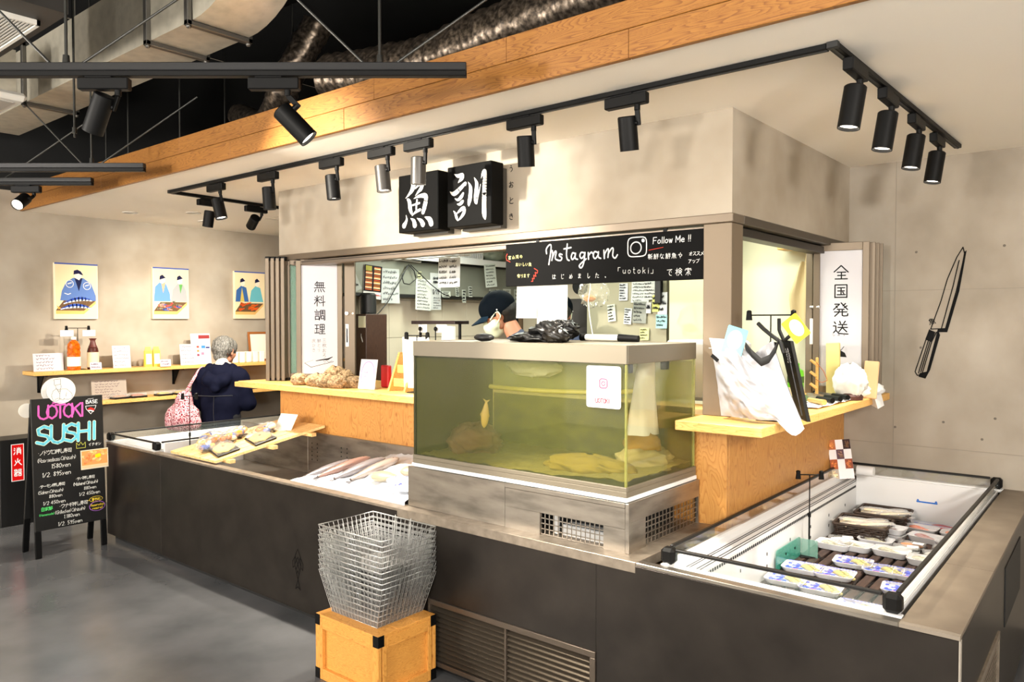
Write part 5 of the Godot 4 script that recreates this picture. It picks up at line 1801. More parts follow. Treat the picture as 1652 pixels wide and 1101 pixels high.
# open-top chilled case: w wide, L long going back from its front left corner; slope_left: which side has the sloped air duct
func chill_case(o: Node3D, w: float, L: float, floor_y: float, slope_left: bool, lit: Material):
	var b := MB.new()
	var i0 := 0.092 if slope_left else 0.06
	var i1 := w - (0.06 if slope_left else 0.092)
	var f0 := -0.032
	var f1 := -L + 0.045
	# liner: floor and four walls with thickness
	b.span(V(i0 - 0.02, floor_y - 0.03, f1), V(i1 + 0.02, floor_y, f0))
	part("liner_floor", b, lit, o)
	b = MB.new()
	b.span(V(i0 - 0.02, floor_y, f1), V(i0, 0.69, f0), 0.002)
	b.span(V(i1, floor_y, f1), V(i1 + 0.02, 0.69, f0), 0.002)
	b.span(V(i0, floor_y, f0 - 0.015), V(i1, 0.735, f0))
	b.span(V(i0, floor_y, f1), V(i1, 0.735, f1 + 0.015))
	part("liner_walls", b, lit, o)
	b = MB.new()
	b.span(V(i0 if slope_left else 0.0, 0.728, -0.031), V(w, 0.744, 0.0), 0.002)
	b.span(V(0, 0.728, -L), V(w, 0.744, f1 + 0.001), 0.002)
	if slope_left:
		b.span(V(i1, 0.69, f1 + 0.002), V(w - 0.02, 0.744, -0.0315), 0.003)
	else:
		b.span(V(0.02, 0.69, f1 + 0.002), V(i0, 0.744, -0.0315), 0.003)
	part("rim", b, lit, o)
	# sloped duct cover with grooves
	var sx := 0.0 if slope_left else w
	var sg := 1.0 if slope_left else -1.0
	b = MB.new()
	var prof := [[0.012, 0.745], [0.045, 0.752], [0.06, 0.742], [0.068, 0.722], [0.115, 0.705], [0.13, 0.692], [0.131, 0.655], [0.10, 0.655], [0.012, 0.70]]
	var pl := PackedVector2Array()
	for q in prof:
		pl.append(Vector2(sx + sg * q[0] * 0.7, q[1]))
	b.prism(pl, L - 0.002, T(V(0, 0, -L + 0.001)))
	part("air_duct_cover", b, lit, o)
	b = MB.new()
	for q in [[0.085, 0.7165], [0.095, 0.713], [0.118, 0.7035], [0.126, 0.697]]:
		b.bar(V(sx + sg * q[0] * 0.7, q[1], f0 - 0.01), V(sx + sg * q[0] * 0.7, q[1], f1 + 0.02), 0.0035, 0.002)
	part("groove", b, mt(0.25, 0.25, 0.26, 0.5), o)
	b = MB.new()
	var n := int(L / 0.022)
	for i in n:
		var z := f0 - 0.02 - i * 0.022
		if z > f1 + 0.03:
			b.span(V(sx + sg * 0.0925 - 0.002, 0.664, z - 0.006), V(sx + sg * 0.0925 + 0.002, 0.676, z + 0.005))
	stuff(part("air_slots", b, mt(0.05, 0.05, 0.06, 0.7), o))
	b = MB.new()
	for i in int(L / 0.3):
		for y in [0.535, 0.59]:
			b.span(V(sx + sg * 0.092 - 0.002, y, -0.25 - i * 0.3), V(sx + sg * 0.092 + 0.002, y + 0.014, -0.244 - i * 0.3))
	part("shelf_slots", b, mt(0.1, 0.1, 0.1, 0.7), o)
	# black corner posts, rails and low panes
	var ph := 0.805
	for q in [[0.03, -0.028], [w - 0.03, -0.028], [0.03, -L + 0.03], [w - 0.03, -L + 0.03]]:
		b = MB.new()
		b.box(V(q[0], (0.7445 + ph) / 2, q[1]), V(0.055, ph - 0.7445, 0.05), 0.012)
		part("post", b, mt(0.035, 0.032, 0.03, 0.5, 0.0, 0.3), o)
	for q in [[0.06, -0.022, w - 0.06, -0.022], [0.06, -L + 0.03, w - 0.06, -L + 0.03], [0.022, -0.06, 0.022, -L + 0.06], [w - 0.022, -0.06, w - 0.022, -L + 0.06]]:
		b = MB.new()
		b.bar(V(q[0], ph - 0.006, q[1]), V(q[2], ph - 0.006, q[3]), 0.016, 0.012, 0.003)
		part("rail", b, mt(0.05, 0.045, 0.04, 0.45, 0.2), o)
		b = MB.new()
		b.bar(V(q[0], 0.772, q[1]), V(q[2], 0.772, q[3]), 0.005, 0.054)
		part("glass_pane", b, glass(0.75, 0.85, 0.82, 0.03), o)

func build_left_case():
	var o := thing("chilled_case", "white open-top chilled case at the left end of the counter", "display case", V(-6.1, 0, -2.525))
	chill_case(o, 0.79, 2.35, 0.55, false, white_enamel)
	var k := 0
	var names := ["white wrapped pack nearest the front of the left chilled case", "white wrapped pack in the middle of the left chilled case", "pale yellow wrapped pack farther back in the left chilled case", "white wrapped pack farthest back in the left chilled case", "flat tan pack against the left wall of the left chilled case"]
	for q in [[-5.85, -2.85, 0.12, 0.10], [-5.75, -3.25, 0.12, 0.12], [-5.85, -3.65, 0.14, 0.11], [-5.70, -4.1, 0.14, 0.12], [-5.93, -3.3, 0.06, 0.2]]:
		var b := MB.new()
		b.box(V(0, 0.04, 0), V(q[2] * 1.6, 0.08, q[3] * 1.6), 0.02)
		solo("wrapped_pack", b, mt(0.9, 0.88, [0.86, 0.86, 0.6, 0.86, 0.55][k], 0.4), names[k], "pack").position = V(q[0], 0.55, q[1])
		k += 1

func build_basin():
	var o := thing("ice_basin", "shallow stainless ice basin set in the counter beside the fish tank", "basin", V(-4.0, 0, -2.9))
	var f := V(4.0, 0, 2.9)
	var b := MB.new()
	b.span(V(-5.29, 0.58, -3.197) + f, V(-2.805, 0.60, -2.565) + f)
	part("floor_plate", b, steel, o)
	b = MB.new()
	for s in [[-5.29, -4.47], [-4.468, -3.65], [-3.648, -2.805]]:
		b.span(V(s[0], 0.60, -3.199) + f, V(s[1], 0.888, -3.19) + f, 0.001)
	b.span(V(-5.29, 0.878, -3.1988) + f, V(-2.805, 0.89, -3.182) + f, 0.001)
	part("back_plate", b, steel, o)
	b = MB.new()
	for x in [-4.42, -4.36, -4.1, -4.04, -3.42, -3.33]:
		for j in 5:
			b.cone(V(x, 0.70 + j * 0.028, -3.19) + f, V(x, 0.70 + j * 0.028, -3.1885) + f, 0.005, 0.005, 8)
	part("peg_holes", b, mt(0.02, 0.02, 0.02, 0.8), o)
	b = MB.new()
	b.span(V(-5.29, 0.60, -2.58) + f, V(-2.805, 0.735, -2.566) + f)
	part("front_plate", b, tri_mat(ply(Color(0.66, 0.52, 0.34), Color(0.5, 0.38, 0.24), 52, 3.0, false, 0, 128), V(1, 2, 1), 0.4, 0.3), o)
	b = MB.new()
	b.span(V(-5.295, 0.60, -3.1895) + f, V(-5.28, 0.80, -2.581) + f, 0.002)
	part("divider", b, white_enamel, o)
	b = MB.new()
	b.span(V(-2.82, 0.60, -3.1895) + f, V(-2.805, 0.742, -2.581) + f)
	part("side_plate", b, steel, o)
	# crushed ice
	b = MB.new()
	var nz := FastNoiseLite.new()
	nz.seed = 14
	nz.frequency = 9.0
	nz.fractal_octaves = 4
	var g := []
	for i in 101:
		var row := []
		for j in 45:
			row.append(V(lerpf(-4.25, -2.824, i / 100.0), 0, lerpf(-2.584, -3.186, maxi(0, j - 1) / 43.0)))
			var p: Vector3 = row[j]
			var left := smoothstep(-4.24, -3.75, p.x + 0.35 * (p.z + 2.6))
			p.y = 0.605 + (0.125 + (-2.6 - p.z) * 0.17 + 0.03 * smoothstep(-3.7, -3.0, p.x)) * left + 0.014 * nz.get_noise_2d(p.x, p.z) * left
			if j == 0:
				p.y = 0.603
			row[j] = p
		g.append(row)
	b.sheet(g)
	var ice := mt(0.84, 0.85, 0.87, 0.4)
	stuff(solo("crushed_ice", b, ice, "bed of white crushed ice in the basin, banked up to the right", "ice"))
	var ice_y := func(x, z): return 0.605 + (0.125 + (-2.6 - z) * 0.17 + 0.03 * smoothstep(-3.7, -3.0, x)) * smoothstep(-4.24, -3.75, x + 0.35 * (z + 2.6))
	# whole fish in film on the ice
	var k := 0
	var fl := ["silver whole fish lying on the ice, nearest the wooden slat board", "silver whole fish on the ice, second from the slat board", "reddish silver whole fish in the middle of the row on the ice", "silver whole fish on the ice, fourth from the slat board", "pale whole fish on the ice, last of the row"]
	for x in [-3.93, -3.79, -3.65, -3.52, -3.40]:
		var z := -2.84 - 0.012 * k
		var y: float = (ice_y as Callable).call(x, z)
		var fi := thing("whole_fish", fl[k], "fish", V(x, y + 0.014, z), deg_to_rad(256.0 + k * 3.0), "whole fish in a row on the ice")
		b = MB.new()
		var tilt := Transform3D(Basis(V(0, 0, 1), -0.2) * Basis(V(1, 0, 0), -1.2), Vector3.ZERO)
		fish_body(b, tilt, 0.36, 0.048, 0.03)
		part("body", b, mt([0.50, 0.46, 0.56, 0.50, 0.60][k], [0.48, 0.44, 0.44, 0.48, 0.55][k], [0.48, 0.45, 0.40, 0.49, 0.52][k], 0.3, 0.2), fi)
		b = MB.new()
		fish_fins(b, tilt, 0.36, 0.048)
		part("fins", b, mt(0.55, 0.48, 0.46, 0.5), fi)
		b = MB.new()
		b.ball(tilt * V(-0.135, 0.008, 0.015), V(0.006, 0.006, 0.005), 10, 6)
		part("eye", b, mt(0.05, 0.05, 0.06, 0.2), fi)
		b = MB.new()
		b.ink(0.45, 0.34, 0.33)
		for s in 9:
			var t := 0.03 * s - 0.1
			b.stroke([Vector2(t, 0.005), Vector2(t + 0.018, 0.012 + 0.004 * (s % 3))], 0.004, tilt.translated_local(V(0, 0, 0.0302)))
		part("markings", b, printed(0.4), fi)
		k += 1
	# packed pieces and printed bags on the right
	var pk := [[-3.18, -2.76, "wrapped yellowish fish piece on the ice nearest the counter front"], [-3.08, -2.88, "wrapped yellowish fish piece in the middle of the ice"], [-2.99, -3.02, "wrapped fish piece at the back of the ice"], [-2.90, -2.94, "round wrapped fish piece beside the blue printed bags"], [-2.86, -2.76, "wrapped yellow-green fish piece against the tank plinth"]]
	k = 0
	for q in pk:
		var y: float = (ice_y as Callable).call(q[0], q[1])
		var o2 := thing("wrapped_fish", q[2], "fish", V(q[0], y + 0.026, q[1]), 0.6 + 0.5 * k, "wrapped fish pieces on the ice")
		b = MB.new()
		fish_body(b, Transform3D(Basis(V(1, 0, 0), -1.3), Vector3.ZERO), 0.15, 0.045, 0.024)
		part("body", b, mt(0.52, 0.45, 0.26, 0.4), o2)
		b = MB.new()
		b.ball(V(0, 0.0, 0), V(0.09, 0.03, 0.06), 20, 10)
		part("film", b, glass(0.95, 0.95, 0.95, 0.14, 0.1), o2)
		k += 1
	k = 0
	for q in [[-3.03, -2.75, 0.5], [-2.90, -2.84, 0.8], [-2.92, -2.68, 0.6]]:
		var y: float = (ice_y as Callable).call(q[0], q[1])
		var o3 := thing("printed_bag", ["blue printed white bag lying on the ice, left of the three", "blue printed white bag on the ice, farthest back of the three", "blue printed white bag on the ice, nearest the counter front"][k], "bag", V(q[0], y + 0.022, q[1]), q[2], "blue printed bags on the ice")
		b = MB.new()
		b.ball(V(0, 0, 0), V(0.085, 0.022, 0.045), 20, 10)
		part("bag", b, mt(0.93, 0.94, 0.96, 0.35), o3)
		b = MB.new()
		b.ink(0.08, 0.18, 0.75)
		for s in 26:
			var u := Vector2(rng.randf_range(-0.06, 0.06), rng.randf_range(-0.02, 0.022))
			var h := 0.0225 * sqrt(maxf(0.0, 1.0 - pow(u.x / 0.085, 2) - pow(u.y / 0.045, 2)))
			b.stroke([Vector2(0, 0), Vector2(rng.randf_range(-0.006, 0.006), rng.randf_range(-0.006, 0.006))], 0.0035, T(V(u.x, h + 0.001, u.y), V(1, 0, 0), V(0, 0, -1)))
		part("print", b, printed(), o3)
		k += 1
	# slatted wooden board leaning from the front rim to the back plate
	var sb := thing("slat_board", "pale wooden slat board bridging the basin at its left", "board", V(-4.8, 0.75, -2.55))
	var A := V(-5.12, 0.752, -2.545)
	var B := V(-4.53, 0.750, -2.545)
	var C := V(-4.25, 0.935, -3.178)
	var D := V(-4.78, 0.935, -3.178)
	var off := V(4.8, -0.75, 2.55)
	for i in 6:
		b = MB.new()
		var u0 := i / 6.0 + 0.004
		var u1 := (i + 1) / 6.0 - 0.012
		var q := [A.lerp(B, u0) + off, A.lerp(B, u1) + off, D.lerp(C, u1) + off, D.lerp(C, u0) + off]
		b.hexa(q, q.map(func(p): return p + V(0, 0.016, 0.004)))
		part("slat", b, ply_board, sb)
	for t in [0.12, 0.5, 0.86]:
		b = MB.new()
		b.bar(A.lerp(D, t) + off + V(0.02, -0.013, 0), B.lerp(C, t) + off + V(0.03, -0.013, 0), 0.04, 0.024, 0.002)
		part("batten", b, ply_board, sb)
	# packs on the board
	var on := func(u, t): return A.lerp(B, u).lerp(D.lerp(C, u), t) + V(0, 0.017, 0.004)
	var tilt_b := Basis(V(1, 0, 0), 0.285)
	var tr := [[0.70, 0.20, "black lidded tray of yellow food at the front right of the slat board"], [0.72, 0.52, "black lidded tray of yellow food halfway up the slat board"]]
	for q in tr:
		var o4 := thing("lidded_tray", q[2], "food tray", (on as Callable).call(q[0], q[1]))
		b = MB.new()
		b.at(Transform3D(tilt_b * Basis(V(0, 1, 0), -0.25), Vector3.ZERO))
		b.box(V(0, 0.008, 0), V(0.22, 0.016, 0.15), 0.005)
		part("tray", b, mt(0.03, 0.03, 0.03, 0.35), o4)
		b = MB.new()
		b.at(Transform3D(tilt_b * Basis(V(0, 1, 0), -0.25), Vector3.ZERO))
		crumple_into(b, V(0, 0.018, 0), V(0.095, 0.014, 0.06), 60, 0.2, 4.0, 24, 10)
		part("food", b, mt(0.80, 0.66, 0.26, 0.5), o4)
		b = MB.new()
		b.at(Transform3D(tilt_b * Basis(V(0, 1, 0), -0.25), Vector3.ZERO))
		b.box(V(0, 0.024, 0), V(0.21, 0.022, 0.14), 0.006)
		part("clear_lid", b, glass(0.95, 0.96, 0.95, 0.12, 0.05), o4)
	var bg := [[0.18, 0.30, 0.86, 0.62, 0.22, "amber bagged snack pack at the left front of the slat board"], [0.34, 0.22, 0.93, 0.93, 0.95, "silvery bagged snack pack between the amber packs on the slat board"], [0.42, 0.36, 0.90, 0.72, 0.30, "amber bagged snack pack in the middle of the slat board"], [0.30, 0.50, 0.93, 0.90, 0.84, "clear bagged snack pack at the back left of the slat board"], [0.52, 0.66, 0.90, 0.70, 0.20, "bright amber bagged pack farthest back on the slat board"], [0.48, 0.16, 0.95, 0.93, 0.86, "whitish bagged pack beside the front black tray"]]
	k = 0
	for q in bg:
		var o5 := thing("snack_pack", q[5], "snack pack", (on as Callable).call(q[0], q[1]), 0.0, "bagged snack packs on the slat board")
		b = MB.new()
		b.at(Transform3D(tilt_b * Basis(V(0, 1, 0), 0.4 + k), V(0, 0.012, 0)))
		for m in 9:
			var cc = [[0.62, 0.34, 0.06], [0.80, 0.58, 0.14], [0.88, 0.84, 0.72], [0.70, 0.42, 0.10], [0.30, 0.36, 0.62], [0.84, 0.66, 0.24]][(m * 5 + k) % 6]
			b.ink(cc[0], cc[1], cc[2])
			crumple_into(b, V(0.045 * sin(m * 2.1), 0.014 + 0.010 * (m % 3), 0.03 * cos(m * 1.7)), V(0.024, 0.014, 0.018), 70 + k * 9 + m, 0.4, 3.0, 10, 6)
		part("contents", b, printed(0.4), o5)
		b = MB.new()
		b.at(Transform3D(tilt_b * Basis(V(0, 1, 0), 0.4 + k), V(0, 0.012, 0)))
		crumple_into(b, V(0, 0.022, 0), V(0.085, 0.036, 0.06), 80 + k, 0.25, 2.0, 24, 12)
		part("film", b, glass(0.95, 0.95, 0.95, 0.09, 0.06), o5)
		b = MB.new()
		b.at(Transform3D(tilt_b * Basis(V(0, 1, 0), 0.4 + k), Vector3.ZERO))
		b.box(V(0, 0.006, 0), V(0.1, 0.012, 0.07), 0.004)
		part("tray", b, mt(0.05, 0.05, 0.05, 0.4), o5)
		k += 1
	var wc := thing("price_card", "blank white price card standing at the back of the slat board", "card", (on as Callable).call(0.62, 0.74))
	b = MB.new()
	b.hexa([V(-0.075, 0, 0.0), V(0.075, 0, -0.03), V(0.075, 0, -0.034), V(-0.075, 0, -0.004)], [V(-0.045, 0.115, -0.04), V(0.105, 0.115, -0.07), V(0.105, 0.115, -0.074), V(-0.045, 0.115, -0.044)])
	part("card", b, mt(0.93, 0.93, 0.88, 0.5), wc)
	b = MB.new()
	b.box(V(0.0, 0.004, -0.02), V(0.09, 0.008, 0.04), 0.002)
	part("foot", b, glass(0.95, 0.95, 0.95, 0.3, 0.1), wc)
	clip_stand(V(-5.08, 0.60, -2.66), 0.40 + 0.135, 0.045, "thin black clip stand rising beside the left chilled case", 0.8)

# slim stand with a crossbar and two clips
func clip_stand(at: Vector3, h: float, half: float, label: String, turn := 0.0, plate := true) -> Node3D:
	var o := thing("clip_stand", label, "stand", at, turn)
	var b := MB.new()
	b.cone(V(0, 0.004, 0), V(0, h * 0.5, 0), 0.0045, 0.0045, 8)
	b.cone(V(0, h * 0.5, 0), V(0, h, 0), 0.003, 0.003, 8)
	b.cone(V(0, h * 0.48, 0), V(0, h * 0.53, 0), 0.0075, 0.0075, 8)
	part("pole", b, black, o)
	b = MB.new()
	b.cone(V(-half, h, 0), V(half, h, 0), 0.003, 0.003, 8)
	part("crossbar", b, black, o)
	for s in [-1.0, 1.0]:
		b = MB.new()
		b.hexa([V(s * half - 0.012, h - 0.022, -0.006), V(s * half + 0.012, h - 0.022, -0.006), V(s * half + 0.012, h - 0.022, 0.006), V(s * half - 0.012, h - 0.022, 0.006)], [V(s * half - 0.007, h + 0.014, -0.01), V(s * half + 0.007, h + 0.014, -0.01), V(s * half + 0.007, h + 0.014, 0.01), V(s * half - 0.007, h + 0.014, 0.01)])
		b.ball(V(s * half, h + 0.014, 0), V(0.012, 0.008, 0.012), 8, 5)
		part("clip", b, black, o)
	if plate:
		b = MB.new()
		b.box(V(0, 0.002, 0), V(0.1, 0.004, 0.075), 0.001)
		part("base_plate", b, black, o)
	return o

func build_freezer():
	var o := thing("open_freezer", "white open-top display freezer with black rails at the right end of the counter", "freezer", V(-1.395, 0, -2.55), 0.008)
	chill_case(o, 0.83, 2.335, 0.468, true, white_enamel)
	# dark wooden slats on the freezer floor
	var b := MB.new()
	for z in [-0.2, -0.8, -1.4, -2.0]:
		b.span(V(0.095, 0.4685, z - 0.02), V(0.765, 0.48, z + 0.02))
	part("slat_batten", b, dark_slat, o)
	for i in 12:
		b = MB.new()
		b.box(V(0.12 + i * 0.0562, 0.489, -1.165), V(0.041, 0.017, 2.17), 0.003)
		part("slat", b, dark_slat, o)
	# blue limit mark on the back wall
	b = MB.new()
	b.ink(0.12, 0.42, 0.80)
	var fr := T(V(0.42, 0.625, -2.2745))
	b.stroke([Vector2(0.0, 0), Vector2(0.1, 0)], 0.004, fr, 0.001)
	b.prism(PackedVector2Array([Vector2(-0.004, 0.005), Vector2(0.012, 0.005), Vector2(0.004, 0.016)]), 0, fr.translated_local(V(0, 0, 0.001)))
	b.prism(PackedVector2Array([Vector2(0.088, 0.005), Vector2(0.104, 0.005), Vector2(0.096, 0.016)]), 0, fr.translated_local(V(0, 0, 0.001)))
	part("limit_mark", b, printed(), o)
	var Y := 0.4985
	# trays with blue printed flowers
	var blue := make_tray("blue_tray", "x", "trays printed with blue flowers in the freezer", 0.172, 0.13, 0.022, true)
	var bt := [[-1.217, -3.569, 0.10, "blue flower tray nearest the pole of the clip stand"], [-1.056, -3.575, 0.08, "blue flower tray in the middle of the freezer's front rows"], [-1.041, -3.80, 0.12, "blue flower tray behind the middle one, nearest the white foam trays"], [-1.209, -3.362, 0.1, "blue flower tray nearest the front left corner of the freezer"], [-1.043, -3.345, 0.08, "blue flower tray behind the front rail, second from the left"], [-0.90, -3.765, 0.12, "blue flower tray on the right, touching the tray by the freezer wall"], [-0.775, -3.777, 0.12, "blue flower tray against the right freezer wall"], [-0.765, -3.54, 0.15, "blue flower tray half hidden behind the right rail"], [-0.852, -3.2, 0.05, "long blue tray of fillets nearest the front right post"]]
	var k := 0
	for q in bt:
		if k == 0:
			blue.position = V(fx(q[0]), Y, q[1])
			blue.rotation.y = q[2]
			blue.set_meta("label", q[3])
		else:
			dup(blue, V(fx(q[0]), Y, q[1]), q[2], q[3])
		k += 1
	# white foam trays in film
	var white := make_tray("foam_tray", "x", "white foam trays in the freezer", 0.168, 0.11, 0.03, false)
	var wt := [[-1.274, -4.03, 0.0, "white foam tray at the left end of the row, by the clip stand", 0.0], [-1.108, -4.07, -0.05, "white foam tray second in the row across the freezer", 0.0], [-0.94, -4.08, -0.05, "white foam tray third in the row, with black print on its film", 0.0], [-0.775, -4.03, 0.05, "white foam tray at the right end of the row, by the freezer wall", 0.0], [-1.05, -4.235, 0.0, "white foam tray behind the second tray of the row", 0.0], [-1.03, -4.40, -0.1, "lower white foam tray of the stacked pair of dark meat", 0.0], [-1.03, -4.41, -0.12, "upper white foam tray of the stacked pair of dark meat", 0.031], [-0.86, -4.46, -0.15, "white foam tray of reddish pieces right of the stacked pair", 0.0], [-0.73, -4.43, 0.1, "white foam tray of dark red pieces against the right freezer wall", 0.0], [-0.92, -4.63, -0.1, "white foam tray with orange fish in front of the blue back trays", 0.0], [-0.74, -4.62, 0.0, "white foam tray with an orange label in the back right corner", 0.0]]
	k = 0
	for q in wt:
		var n: Node3D
		if k == 0:
			n = white
			white.position = V(fx(q[0]), Y, q[1])
			white.set_meta("label", q[3])
		else:
			n = dup(white, V(fx(q[0]), Y + q[4], q[1]), q[2], q[3])
		if k >= 5:
			var c: MeshInstance3D = n.get_node("contents")
			c.material_override = [mt(0.45, 0.22, 0.22, 0.5), mt(0.50, 0.28, 0.28, 0.5), mt(0.72, 0.45, 0.40, 0.5), mt(0.40, 0.14, 0.16, 0.5), mt(0.93, 0.45, 0.20, 0.5), mt(0.93, 0.50, 0.24, 0.5)][k - 5]
		k += 1
	# long blue printed trays at the back, black trays with clear lids
	for q in [[-0.88, -4.765, "flat long blue printed tray at the back of the freezer"], [-0.86, -4.70, "second long blue printed tray, just in front of the back one"]]:
		var n := dup(blue, V(fx(q[0]), Y, q[1]), 0.0, q[2], "")
		n.scale = V(1.5, 1, 0.45)
		(n.get_node("contents") as MeshInstance3D).material_override = mt(0.72, 0.42, 0.45, 0.5)
	var lt := [[-0.89, -4.27, 0.90, 0.55, 0.18, "black lidded tray of orange food with white label behind the foam row"], [-0.74, -4.29, 0.85, 0.50, 0.22, "black lidded tray of orange food against the right freezer wall"], [-0.90, -4.19, 0.80, 0.80, 0.80, "clear lidded pack left of the orange food tray"], [-0.76, -4.17, 0.75, 0.76, 0.74, "clear lidded pack just behind the right end of the foam row"], [-1.24, -4.155, 0.9, 0.9, 0.88, "flat white labelled pack in front of the woven baskets"]]
	k = 0
	for q in lt:
		var o4 := thing("lidded_tray", q[5], "food tray", V(fx(q[0]), Y, q[1]), 0.1 * k)
		b = MB.new()
		b.box(V(0, 0.008, 0), V(0.13, 0.016, 0.075), 0.004)
		part("tray", b, mt(0.03, 0.03, 0.03, 0.35), o4)
		b = MB.new()
		crumple_into(b, V(0, 0.017, 0), V(0.05, 0.01, 0.028), 90 + k, 0.2, 4.0, 20, 8)
		part("food", b, mt(q[2], q[3], q[4], 0.5), o4)
		b = MB.new()
		b.box(V(0, 0.022, 0), V(0.122, 0.02, 0.068), 0.005)
		part("clear_lid", b, glass(0.95, 0.96, 0.95, 0.12, 0.05), o4)
		b = MB.new()
		b.box(V(0.03, 0.0325, 0.005), V(0.05, 0.0008, 0.04))
		part("label", b, mt(0.95, 0.95, 0.95, 0.6), o4)
		k += 1
	# two woven baskets with film-packed dried fish
	woven_basket(V(-1.155, Y, -4.36), 0.08, "dark brown woven basket nearer the viewer, full of packed dried fish", 0)
	woven_basket(V(-1.13, Y, -4.665), 0.05, "dark brown woven basket against the freezer's back, full of packed dried fish", 6)
	# green acrylic divider, an L standing by the left wall
	var gd := thing("green_divider", "translucent green acrylic divider standing by the left freezer wall", "divider", V(-1.30, Y, -3.50))
	b = MB.new()
	b.prism(round_rect(0.32, 0.095, 0.02), 0.004, T(V(0, 0, 0.02), V(0, 0, -1)))
	part("upright", b, glass(0.25, 0.62, 0.54, 0.55, 0.1), gd)
	b = MB.new()
	b.span(V(0.005, 0, -0.304), V(0.085, 0.085, -0.30))
	part("return", b, glass(0.55, 0.75, 0.68, 0.45, 0.1), gd)
	var hs := MB.new()
	for q in [-0.1, -0.22]:
		hs.cone(V(0.003, 0.055, q), V(0.0055, 0.055, q), 0.006, 0.006, 10)
	part("rivet", hs, black, gd)
	clip_stand(V(-1.262, Y, -3.82), 0.40, 0.055, "thin black clip stand rising out of the freezer", 0.6)
	# photo card on the back left ledge
	var pc := thing("photo_card", "upright card chequered with small food photos on the freezer's back left ledge", "card", V(-1.335, 0.742, -4.62), 0.25)
	b = MB.new()
	var ti := T(V(0, 0, 0), V(1, 0.14, 0), V(-0.14, 1, -0.12))
	b.prism(PackedVector2Array([Vector2(-0.06, 0), Vector2(0.06, 0), Vector2(0.06, 0.225), Vector2(-0.06, 0.225)]), 0.003, ti)
	part("card", b, mt(0.93, 0.91, 0.92, 0.6), pc)
	b = MB.new()
	var cols := [[0.72, 0.42, 0.26], [0.22, 0.14, 0.15], [0.38, 0.28, 0.32], [0.66, 0.34, 0.2], [0.55, 0.28, 0.2], [0.72, 0.66, 0.60]]
	k = 0
	for r in 4:
		for c in 3:
			if (r + c) % 2 == (1 if r < 3 else 0):
				continue
			if k > 5:
				continue
			var x0 := -0.06 + c * 0.04
			var y0 := 0.225 - (r + 1) * 0.056
			b.ink(cols[k][0], cols[k][1], cols[k][2])
			b.prism(PackedVector2Array([Vector2(x0, y0), Vector2(x0 + 0.04, y0), Vector2(x0 + 0.04, y0 + 0.056), Vector2(x0, y0 + 0.056)]), 0, ti.translated_local(V(0, 0, 0.0034)))
			for s in 9:
				var q := 0.6 + rng.randf() * 0.7
				b.ink(minf(1.0, cols[k][0] * q + 0.2), minf(1.0, cols[k][1] * q + 0.15), cols[k][2] * q + 0.05)
				b.stroke([Vector2(x0 + rng.randf_range(0.007, 0.033), y0 + rng.randf_range(0.008, 0.048)), Vector2(x0 + rng.randf_range(0.007, 0.033), y0 + rng.randf_range(0.008, 0.048))], 0.0035, ti, 0.0038 + s * 0.00004)
			k += 1
	part("photos", b, printed(0.5), pc)
	b = MB.new()
	b.cone(V(0.07, 0.028, -0.03), V(0.16, 0.028, -0.03), 0.028, 0.028, 20)
	solo("white_roll", b, white_enamel, "short white roll lying behind the photo card", "roll").position = V(-1.36, 0.755, -4.70)

func fx(x: float) -> float:
	return clampf(x - 0.01, -1.208, -0.722)

